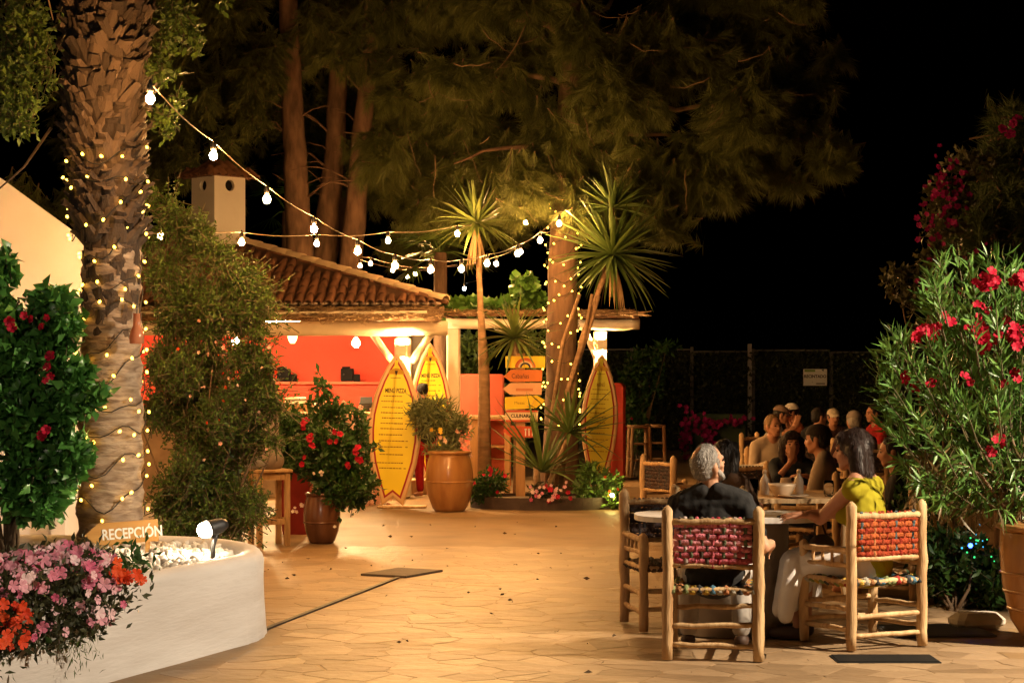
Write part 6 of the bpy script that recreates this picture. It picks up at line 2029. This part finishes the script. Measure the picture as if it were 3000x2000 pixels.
def person(label, loc, rz, zh=.46, lean=0.0, side_lean=0.0, hy=0.0, sc=1.0, yaw=0.0, pitch=0.0, female=False, arms=None, legs=None,
           shirt=None, sleeve=.5, bottoms=None, skirt=False, shorts=False, skin=M_skin, hair='short', hmat=None, cap=None, fine=False, beard=None, shoes=None, stand=False, group=None, hcurl=.5, glasses=False):
    e = empty('person', loc, rz, label=label, cat='person', group=group)
    Wl = Matrix.Translation(loc) @ Matrix.Rotation(rz, 4, 'Z')
    inv = Wl.inverted()
    vox = .0068 if fine else .0115
    s = sc
    P0 = Vector((0, hy, zh))
    Rl = Euler((-lean, side_lean, 0)).to_matrix()
    up, fw, rt = Rl @ Vector((0, 0, 1)), Rl @ Vector((0, 1, 0)), Rl @ Vector((1, 0, 0))
    X = lambda a, b, c: P0 + rt * a * s + fw * b * s + up * c * s
    fb_ = .9 if female else 1.0
    SH = .185 * fb_
    def torso(mb, g):
        mb.ball(P0 + up * .0, (.165 * s + g, .125 * s + g, .12 * s + g), 16, 10, Rl)
        mb.ball(X(0, 0, .13), ((.135 * fb_) * s + g, .10 * s + g, .13 * s + g), 16, 10, Rl)
        mb.ball(X(0, .0, .33), ((.162 * fb_) * s + g, .112 * s + g, .17 * s + g), 16, 10, Rl)
        capsule(mb, X(-SH + .03, -.01, .455), .062 * s + g, X(SH - .03, -.01, .455), .062 * s + g)
        if female:
            for q in (-1, 1): mb.ball(X(q * .07, .085, .32), (.06 * s + g,) * 3, 12, 8)
    body = MB()
    torso(body, 0)
    capsule(body, X(0, -.005, .44), .062 * s * fb_, X(0, .02, .60), .052 * s * fb_)
    for q in (-1, 1): capsule(body, X(q * .04, -.01, .535), .045 * s, X(q * .15, -.01, .475), .05 * s)
    # head
    Rh = Rl @ Euler((0, 0, yaw)).to_matrix() @ Euler((-pitch, 0, 0)).to_matrix()
    HC_ = X(0, .035, .675)
    H = lambda a, b, c: HC_ + Rh @ (Vector((a, b, c)) * s)
    hs = .97 if female else 1.0
    body.ball(H(0, -.012, .028), (.077 * s * hs, .097 * s * hs, .092 * s * hs), 18, 12, Rh)
    body.ball(H(0, .03, -.035), (.060 * s * hs, .066 * s, .072 * s), 16, 10, Rh)
    capsule(body, H(-.022, .06, -.088), .024 * s, H(.022, .06, -.088), .024 * s)                # chin
    for q in (-1, 1):
        capsule(body, H(q * .058, -.01, -.045), .020 * s, H(q * .024, .06, -.085), .020 * s)       # jaw
        capsule(body, H(q * .052, .048, -.012), .019 * s, H(q * .034, .068, -.02), .018 * s)       # cheekbone
        body.ball(H(q * .078, -.012, -.008), (.011 * s, .020 * s, .032 * s), 10, 8, Rh)            # ear
        capsule(body, H(q * .016, .083, .028), .011 * s, H(q * .045, .070, .030), .011 * s)        # brow
    capsule(body, H(0, .083, .018), .010 * s, H(0, .108, -.022), .0125 * s)                       # nose
    capsule(body, H(-.011, .095, -.026), .0085 * s, H(.011, .095, -.026), .0085 * s)
    capsule(body, H(-.018, .083, -.052), .008 * s, H(.018, .083, -.052), .008 * s)                # mouth
    capsule(body, H(-.016, .081, -.064), .008 * s, H(.016, .081, -.064), .008 * s)
    # arms: world targets elbow, wrist, hand direction
    arms = arms or {}
    AR = {}
    for q in (-1, 1):
        S_ = X(q * SH, -.005, .455)
        A = arms.get(q)
        if A:
            el, wr, hdv, hn = [inv @ Vector(A[0]), inv @ Vector(A[1]), inv.to_3x3() @ Vector(A[2]), inv.to_3x3() @ Vector(A[3])]
        elif stand:
            el, wr, hdv, hn = X(q * .25, -.03, .18), X(q * .23, .06, -.05), Vector((0, .3, -1)), Vector((q, 0, 0))
        else:
            el, wr, hdv, hn = X(q * .25, .08, .20), Vector((q * .14 * s, hy + .36 * s, zh + .30)), Vector((-q * .4, 1, 0)), Vector((0, 0, 1))
        v = el - S_
        el = S_ + v.normalized() * min(v.length, .30 * s)
        v = wr - el
        wr = el + v.normalized() * min(v.length, .265 * s)
        AR[q] = (S_, el, wr)
        capsule(body, S_, .055 * s * fb_, el, .041 * s * fb_); capsule(body, el, .042 * s * fb_, wr, .028 * s * fb_)
        capsule(body, wr, .027 * s * fb_, wr + Vector(hdv).normalized() * .02, .024 * s * fb_)
        hand(body, wr + Vector(hdv).normalized() * .015, hdv, hn, s * (.93 if female else 1.0), hcurl, .0085 if fine else .0105, thumb=-q)
    # legs
    LG = {}
    for q in (-1, 1):
        hp = P0 + Vector((q * .088 * s, .01, -.01))
        if legs and q in legs: kn, an = inv @ Vector(legs[q][0]), inv @ Vector(legs[q][1])
        elif stand: kn, an = Vector((q * .09, .02 + hy, zh * .53)), Vector((q * .09, hy - .02, .09))
        else: kn, an = Vector((q * .12, hy + .42 * s, zh + .02)), Vector((q * .12, hy + .40 * s, .09))
        LG[q] = (hp, kn, an)
        capsule(body, hp, .084 * s, kn, .058 * s); capsule(body, kn, .057 * s, kn.lerp(an, .35), .053 * s); capsule(body, kn.lerp(an, .35), .053 * s, an, .036 * s)
        fdir = Vector((q * .12, 1, 0)).normalized()
        capsule(body, an + Vector((0, 0, -.035)), .036 * s, an + fdir * .14 * s + Vector((0, 0, -.062)), .026 * s)
        capsule(body, an - fdir * .02 + Vector((0, 0, -.045)), .034 * s, an + fdir * .10 * s + Vector((0, 0, -.06)), .03 * s)
    link('body', fuse(body, vox, 5), e).data.materials.append(skin)
    # shirt
    mb = MB(); torso(mb, .013)
    for q in (-1, 1):
        if sleeve > 0: capsule(mb, X(q * .04, -.016, .535), .052 * s, X(q * .155, -.012, .475), .064 * s)
        else: capsule(mb, X(q * .075, -.012, .50), .034 * s, X(q * .15, -.012, .475), .05 * s)
        if sleeve > 0:
            S_, el, wr = AR[q]
            a = S_.lerp(el, min(1, sleeve / .55 if sleeve < .55 else 1))
            capsule(mb, S_, .066 * s * fb_, a, (.060 if sleeve < .9 else .054) * s * fb_)
            if sleeve > .55: capsule(mb, el, .054 * s * fb_, el.lerp(wr, min(.96, (sleeve - .55) / .45)), .042 * s * fb_)
        else: capsule(mb, X(q * (SH - .05), -.01, .455), .062 * s, X(q * (SH + .005), -.01, .45), .062 * s)
    mb.ball(P0 + up * .02, (.178 * s, .138 * s, .10 * s), 16, 10, Rl)
    if not female: mb.ball(X(0, 0, .14), (.165 * s, .135 * s, .16 * s), 16, 10, Rl)
    o = link('shirt', fuse(mb, vox * 1.25, 4, .0045, len(label)), e); o.data.materials.append(shirt or cloth('grey', (.3, .3, .3)))
    # bottoms
    mb = MB()
    mb.ball(P0 + Vector((0, .01, -.01)), (.180 * s, .14 * s, .115 * s), 16, 10)
    for q in (-1, 1):
        hp, kn, an = LG[q]
        if skirt:
            capsule(mb, hp, .11 * s, kn, .095 * s); capsule(mb, hp + Vector((-q * .04, 0, 0)), .1 * s, kn + Vector((-q * .06, 0, 0)), .09 * s)
            for k in range(5):
                o_ = Vector((q * .03 + (k - 2) * .03, (k % 2) * .035 - .02, 0))
                capsule(mb, kn + o_ * .6, .075 * s, Vector((kn.x, kn.y, .16)) + o_ * 1.9 + Vector((0, .03, (k % 3) * .03)), .045 * s)
        else:
            en = kn.lerp(an, .12 if shorts else .93)
            capsule(mb, hp, .098 * s, kn, .074 * s); capsule(mb, kn, .074 * s, en, .056 * s if not shorts else .07 * s)
    o = link('skirt' if skirt else ('shorts' if shorts else 'trousers'), fuse(mb, vox * 1.3, 4, .003, 3), e); o.data.materials.append(bottoms or cloth('navy', (.03, .035, .05)))
    if shoes:
        for q in (-1, 1):
            hp, kn, an = LG[q]
            mb = MB(); fd_ = Vector((q * .12, 1, 0)).normalized()
            capsule(mb, an + Vector((0, -.01, -.045)), .044 * s, an + fd_ * .15 * s + Vector((0, 0, -.058)), .034 * s)
            mb.build('shoe', shoes, e)
    # face details
    for q in (-1, 1):
        mb = MB(); mb.ball(H(q * .031, .081, .008), (.0125 * s, .007 * s, .0065 * s), 10, 6, Rh); mb.build('eye', M_eye, e)
        if beard is None or True:
            mb = MB(); capsule(mb, H(q * .017, .0905, .031), .0045 * s, H(q * .046, .077, .033), .004 * s, 6); mb.build('eyebrow', hmat or M_eye, e)
    mb = MB(); capsule(mb, H(-.019, .0875, -.058), .0055 * s, H(.019, .0875, -.058), .0055 * s, 6); mb.build('lips', M_lip, e)
    if glasses:
        mb = MB()
        for q in (-1, 1):
            mb.tube([H(q * .031 + .022 * math.cos(a), .098, .006 + .018 * math.sin(a)) for a in np.linspace(0, 2 * PI, 13)], .002, 5, caps=False)
            mb.tube([H(q * .053, .098, .01), H(q * .08, .03, .012), H(q * .082, -.02, .006)], .002, 5)
        mb.build('glasses', M_black, e)
    # hair
    hm_ = hmat or hairm('dark', (.025, .015, .01), (.012, .008, .006))
    mb = MB()
    if hair in ('short', 'grey', 'cap'):
        top = .098 if hair != 'cap' else .088
        mb.ball(H(0, -.022, .036), (.0835 * s, .098 * s, top * s), 18, 12, Rh)
        mb.ball(H(0, -.045, -.005), (.078 * s, .068 * s, .082 * s), 16, 10, Rh)
        for q in (-1, 1): capsule(mb, H(q * .074, .02, .03), .012 * s, H(q * .075, .015, -.012), .008 * s)
    elif hair in ('bob', 'long'):
        mb.ball(H(0, -.022, .036), (.094 * s, .108 * s, .102 * s), 18, 12, Rh)
        low = -.13 if hair == 'bob' else -.30
        for q in (-1, -.5, 0, .5, 1):
            capsule(mb, H(q * .075, -.035 - .03 * (1 - abs(q)), .02), .055 * s, H(q * .085, -.05 - .035 * (1 - abs(q)), low), .036 * s)
        for q in (-1, 1):
            capsule(mb, H(q * .078, -.005, .04), .026 * s, H(q * .088, -.02, low * .8), .022 * s)
        capsule(mb, H(-.05, .045, .088), .03 * s, H(.05, .045, .088), .03 * s)
    elif hair == 'bun':
        mb.ball(H(0, -.018, .034), (.086 * s, .10 * s, .095 * s), 18, 12, Rh); mb.ball(H(0, -.11, .07), (.045 * s,) * 3, 12, 8)
    hm2 = fuse(mb, vox * 1.1, 2, .0035, 9)
    # keep the face free
    co = np.zeros(len(hm2.vertices) * 3, np.float32); hm2.vertices.foreach_get('co', co); co = co.reshape(-1, 3)
    rel = (co - np.array(HC_)) @ np.array(Rh)
    lim = {'short': .058, 'grey': .045, 'cap': .05}.get(hair, .075)
    zf = .062 if hair != 'grey' else .07
    bad = (rel[:, 1] > lim * s) & (rel[:, 2] < zf * s) & (np.abs(rel[:, 0]) < .07 * s) if hair in ('short', 'grey', 'cap', 'bun') else (rel[:, 1] > .062 * s) & (rel[:, 2] < .045 * s) & (np.abs(rel[:, 0]) < .062 * s)
    rel2 = rel.copy()
    rel2[bad, 1] = np.minimum(rel2[bad, 1], (.045 if hair in ('short', 'grey', 'cap', 'bun') else .05) * s)
    if hair == 'grey':      # thin patch at the crown
        rel2[:, :] *= .965
        cr = np.linalg.norm((rel - np.array([-.03, -.07, .095]) * s) / s, axis=1) < .05
        rel2[cr] *= .9
    co = rel2 @ np.array(Rh).T + np.array(HC_)
    hm2.vertices.foreach_set('co', co.astype(np.float32).ravel()); hm2.update()
    hm2.materials.append(hm_)
    ho = link('hair', hm2, e)
    # loose strands over the hair
    r_ = np.random.default_rng(len(label))
    nst = 5200 if fine else 1500
    nv_ = len(co)
    idx = r_.integers(0, nv_, nst)
    nm = np.zeros(nv_ * 3, np.float32); hm2.vertices.foreach_get('normal', nm); nm = nm.reshape(-1, 3)
    P_, Nn = co[idx], nm[idx]
    long_ = hair in ('bob', 'long')
    keep = ~((rel2[idx][:, 1] > .04 * s) & (rel2[idx][:, 2] < .06 * s)) & (np.einsum('ij,ij->i', Nn, P_ - np.array(HC_)) > 0)
    if cap: keep &= rel2[idx][:, 2] < .03 * s
    P_, Nn = P_[keep], Nn[keep]
    dn = np.array([0, 0, -1.0]) if long_ else -(np.array(Rh) @ np.array([0, .8, .6]))
    D_ = unit(Nn * (.05 if long_ else .55) + (dn - Nn * (Nn @ dn)[:, None]) + r_.normal(size=P_.shape) * (.10 if long_ else .22))
    L_ = r_.uniform(.03, .075, (len(P_), 1)) if long_ else r_.uniform(.004, .011, (len(P_), 1)) * (1.25 if hair == 'grey' else 1)
    S_ = unit(np.cross(D_, Nn)) * (.0016 if fine else .0024)
    V_ = np.stack([P_ - Nn * .002 - S_, P_ - Nn * .002 + S_, P_ + D_ * L_], 1).reshape(-1, 3)
    if len(V_):
        so_ = link('strands', raw_mesh('strands', V_, np.arange(len(V_)).reshape(-1, 3), mat(hm_.name + '_strand', tuple(min(1, v * 1.25) for v in hm_.node_tree.nodes['Color Ramp'].color_ramp.elements[1].color[:3]), tuple(hm_.node_tree.nodes['Color Ramp'].color_ramp.elements[0].color[:3]), island=True, rough=.45)), ho)
        so_['kind'] = 'stuff'
    if beard:
        mb = MB()
        for q in (-1, 1):
            capsule(mb, H(q * .064, .012, -.03), .018 * s, H(q * .05, .045, -.075), .022 * s); capsule(mb, H(q * .05, .045, -.075), .022 * s, H(q * .012, .075, -.1), .024 * s)
        capsule(mb, H(-.02, .092, -.04), .007 * s, H(.02, .092, -.04), .007 * s)
        o = link('beard', fuse(mb, vox, 2, .003, 4), e); o.data.materials.append(beard)
    if cap:
        mb = MB()
        V, fs = [], []
        nu, nv = 18, 6
        for i in range(nv + 1):
            t_ = PI / 2 * i / nv
            for k in range(nu):
                a = 2 * PI * k / nu
                V.append(H(.089 * math.cos(a) * math.cos(t_) , -.012 + .108 * math.sin(a) * math.cos(t_), .045 + .088 * math.sin(t_)))
        for i in range(nv):
            for k in range(nu):
                j = (k + 1) % nu; fs.append([i * nu + k, i * nu + j, (i + 1) * nu + j, (i + 1) * nu + k])
        mb.add(V, fs, True)
        c_ = mb.build('cap', cap[0], e)
        if cap[1]:
            mb = MB(); V, fs = [], []
            for k in range(9):
                a = PI * (.12 + .76 * k / 8)
                for (rr_, dz) in ((1.0, 0), (1.62, -.018)):
                    for th_ in (0, -.005):
                        V.append(H(.086 * math.cos(a) * (1 if rr_ == 1 else .92), -.012 + .105 * math.sin(a) * rr_, .047 + dz - .02 * (abs(math.cos(a))) * (rr_ - 1) + th_))
            for k in range(8):
                o_ = k * 4
                fs += [[o_, o_ + 2, o_ + 6, o_ + 4], [o_ + 1, o_ + 5, o_ + 7, o_ + 3], [o_ + 2, o_ + 3, o_ + 7, o_ + 6]]
            mb.add(V, fs); mb.build('peak', cap[2] if len(cap) > 2 else cap[0], c_)
    return e

H_dark = hairm('black', (.018, .012, .009), (.008, .006, .005))
H_brown = hairm('brown', (.028, .012, .008), (.012, .006, .004))
H_grey = hairm('grey', (.46, .43, .40), (.16, .14, .12))
H_blond = hairm('fair', (.28, .17, .07), (.16, .09, .04))
SHO = mat('shoe_brown', (.08, .045, .03), rough=.6)

m1 = person('grey-haired balding man in a black t-shirt seen from behind in the pink-backed chair', (1.20, 11.80, .011), R(-8), zh=.452, lean=-.30, side_lean=-.05, hy=.10, sc=1.03, yaw=R(-48), pitch=-.05,
       arms={1: ((1.47, 11.66, .66), (1.55, 11.92, .655), (-.1, 1, -.25), (.5, 0, .85)), -1: ((.93, 11.72, .66), (.95, 11.96, .66), (.1, 1, -.2), (0, 0, 1))},
       legs={1: ((1.42, 12.28, .47), (1.40, 12.16, .09)), -1: ((1.10, 12.27, .47), (1.08, 12.2, .09))},
       shirt=cloth('black', (.035, .034, .034), .6, .9, 7), sleeve=.38, bottoms=cloth('linen', (.50, .46, .42)), skin=M_skin2, hair='grey', hmat=H_grey, beard=H_grey, fine=True, shoes=SHO, hcurl=1.15)
m2 = person('woman in a yellow top and white skirt leaning on the white table', (2.19, 12.33, .011), R(58), zh=.475, lean=.10, hy=-.02, sc=1.06, yaw=R(10), female=True,
       arms={1: ((2.00, 12.12, .72), (1.83, 12.44, .80), (-1, .35, -.02), (.1, -.15, 1)), -1: ((1.86, 12.45, .70), (1.84, 12.33, .80), (-1, .12, -.04), (0, -.35, 1))},
       legs={1: ((1.86, 12.70, .48), (1.86, 12.62, .10)), -1: ((1.78, 12.50, .48), (1.80, 12.48, .10))},
       shirt=cloth('yellow', (.36, .31, .018), .75, .5, 6), sleeve=0, bottoms=cloth('white', (.78, .74, .72), .88, .8, 6), skirt=True, skin=M_skin, hair='bob', hmat=H_brown, fine=True, shoes=SHO, hcurl=.25)
e = empty('handbag', (1.93, 12.42, .60), R(58), label='dark brown handbag on the lap of the woman in yellow', cat='bag')
mb = MB(); mb.ball((0, 0, 0), (.13, .07, .075), 14, 9); mb.build('body', mat('brown_leather', (.05, .025, .015), (.03, .015, .01), rough=.5, bump=.3), e)
mb = MB(); mb.tube([(-.1, 0, .03), (-.06, .02, .13), (.06, .02, .13), (.1, 0, .03)], .007, 6); mb.build('strap', MATS['brown_leather'], e)

person('woman with long straight black hair and brown top seen from behind', (xat(2118, 14.25), 14.25, 0), R(-28), zh=.45, lean=.05, sc=.94, yaw=R(-5), female=True, shirt=cloth('brown', (.12, .07, .045), .55, .6), sleeve=.6, hair='long', hmat=H_dark, skin=M_skin)
person('man with dark cap in a beige shirt turned to the left', (xat(2425, 16.6), 16.6, 0), R(72), zh=.46, lean=.08, sc=1.0, yaw=R(-8), shirt=cloth('beige', (.40, .31, .23), .75, .7), sleeve=.6, hair='cap', hmat=H_dark, cap=(cloth('blackcap', (.03, .022, .018)), False))
dw = (xat(2322, 17.5), 17.6, 0)
person('dark-haired woman in navy facing the camera with her hand at her mouth', dw, R(178), zh=.44, lean=.12, sc=.93, yaw=R(0), pitch=-.08, female=True, shirt=cloth('navytop', (.025, .03, .04), .6), sleeve=.6, hair='long', hmat=H_brown,
       arms={1: ((dw[0] - .16, dw[1] - .30, .77), (dw[0] - .03, dw[1] - .24, .92), (.1, -.05, 1), (0, -1, .1)), -1: ((dw[0] + .22, dw[1] - .22, .74), (dw[0] + .08, dw[1] - .38, .80), (-1, -.3, .1), (0, 0, 1))})
person('fair-haired man in a white collarless shirt facing the camera', (xat(2262, 21.3), 21.4, 0), R(196), zh=.46, lean=.04, sc=.99, yaw=R(14), shirt=cloth('offwhite', (.56, .44, .32), .8, .8), sleeve=.95, hair='short', hmat=H_blond, skin=M_skin)
cx1 = xat(2250, 27.3)
person('man in a brown and white cap leaning on the far table, arms raised', (cx1, 27.3, 0), R(-80), zh=.47, lean=.22, sc=1.02, yaw=R(-5), shirt=cloth('greytee', (.34, .31, .29)), sleeve=.5, hair='cap', hmat=H_dark, cap=(cloth('brownwhite', (.30, .20, .15)), True, cloth('browncap', (.10, .06, .05))),
       arms={1: ((cx1 + .12, 27.02, .84), (cx1 + .34, 27.05, .98), (.3, 0, 1), (0, -1, 0)), -1: ((cx1 + .15, 27.5, .84), (cx1 + .36, 27.4, .96), (.3, 0, 1), (0, 1, 0))})
cx2 = xat(2338, 27.7)
person('person in a white cap and orange top looking left at the far table', (cx2, 27.7, 0), R(98), zh=.47, lean=.1, sc=1.03, yaw=R(0), shirt=cloth('rust', (.42, .13, .06)), sleeve=.5, hair='cap', hmat=H_brown, cap=(cloth('whitecap', (.78, .72, .66)), True),
       arms={-1: ((cx2 - .12, 27.45, .82), (cx2 - .20, 27.42, 1.06), (0, -.1, 1), (0, -1, 0))})
person('dark-haired person in black between the white cap and the beige cap', (xat(2385, 25.9), 25.9, 0), R(-50), zh=.46, lean=.1, sc=1.0, yaw=R(-20), shirt=cloth('jet', (.015, .014, .014)), sleeve=.5, hair='short', hmat=H_dark)
person('man in a beige cap and dark shirt facing the camera at the far table', (xat(2440, 28), 28.1, 0), R(186), zh=.43, lean=.08, sc=.98, yaw=R(8), shirt=cloth('maroon', (.05, .022, .018)), sleeve=.5, hair='cap', hmat=H_dark, cap=(cloth('beigecap', (.66, .56, .42)), True))
person('man in a grey cap seen from behind at the far table', (xat(2508, 23.0), 23.0, 0), R(8), zh=.45, lean=.06, sc=1.02, yaw=R(-8), shirt=cloth('wine', (.045, .015, .014)), sleeve=.5, hair='cap', hmat=H_grey, cap=(cloth('greycap', (.36, .30, .26)), False))
person('person in a red top half hidden behind the oleander leaves', (xat(2572, 27), 27.0, 0), R(105), zh=.47, lean=.05, sc=1.02, shirt=cloth('redtop', (.42, .02, .02)), sleeve=.5, hair='short', hmat=H_dark)
person('person in black sitting in the shade right of the woman in yellow', (xat(2650, 15.3), 15.3, 0), R(80), zh=.42, lean=.1, sc=.98, shirt=cloth('black2', (.012, .011, .011)), sleeve=.5, hair='short', hmat=H_dark)
sx0, sy0 = st.location.x, st.location.y
person('guest in a grey jumper perched on the wooden stool behind the shrub', (sx0, sy0, 0), R(62), zh=.83, lean=.2, sc=.98, shirt=cloth('jumper', (.30, .24, .20)), sleeve=.95, bottoms=cloth('jeans', (.34, .33, .34)), hair='short', hmat=H_brown,
       legs={1: ((sx0 - .22, sy0 + .38, .80), (sx0 - .26, sy0 + .34, .40)), -1: ((sx0 - .36, sy0 + .16, .80), (sx0 - .38, sy0 + .14, .40))})
person('waiter with dark hair and red apron standing between the two surfboards', (xat(1246, 27.5), 27.55, 0), R(30), zh=.83, lean=.12, sc=.93, stand=True, female=True, shirt=cloth('waiter', (.02, .018, .018)), sleeve=.5, bottoms=cloth('apron', (.34, .012, .02)), hair='bun', hmat=H_dark)
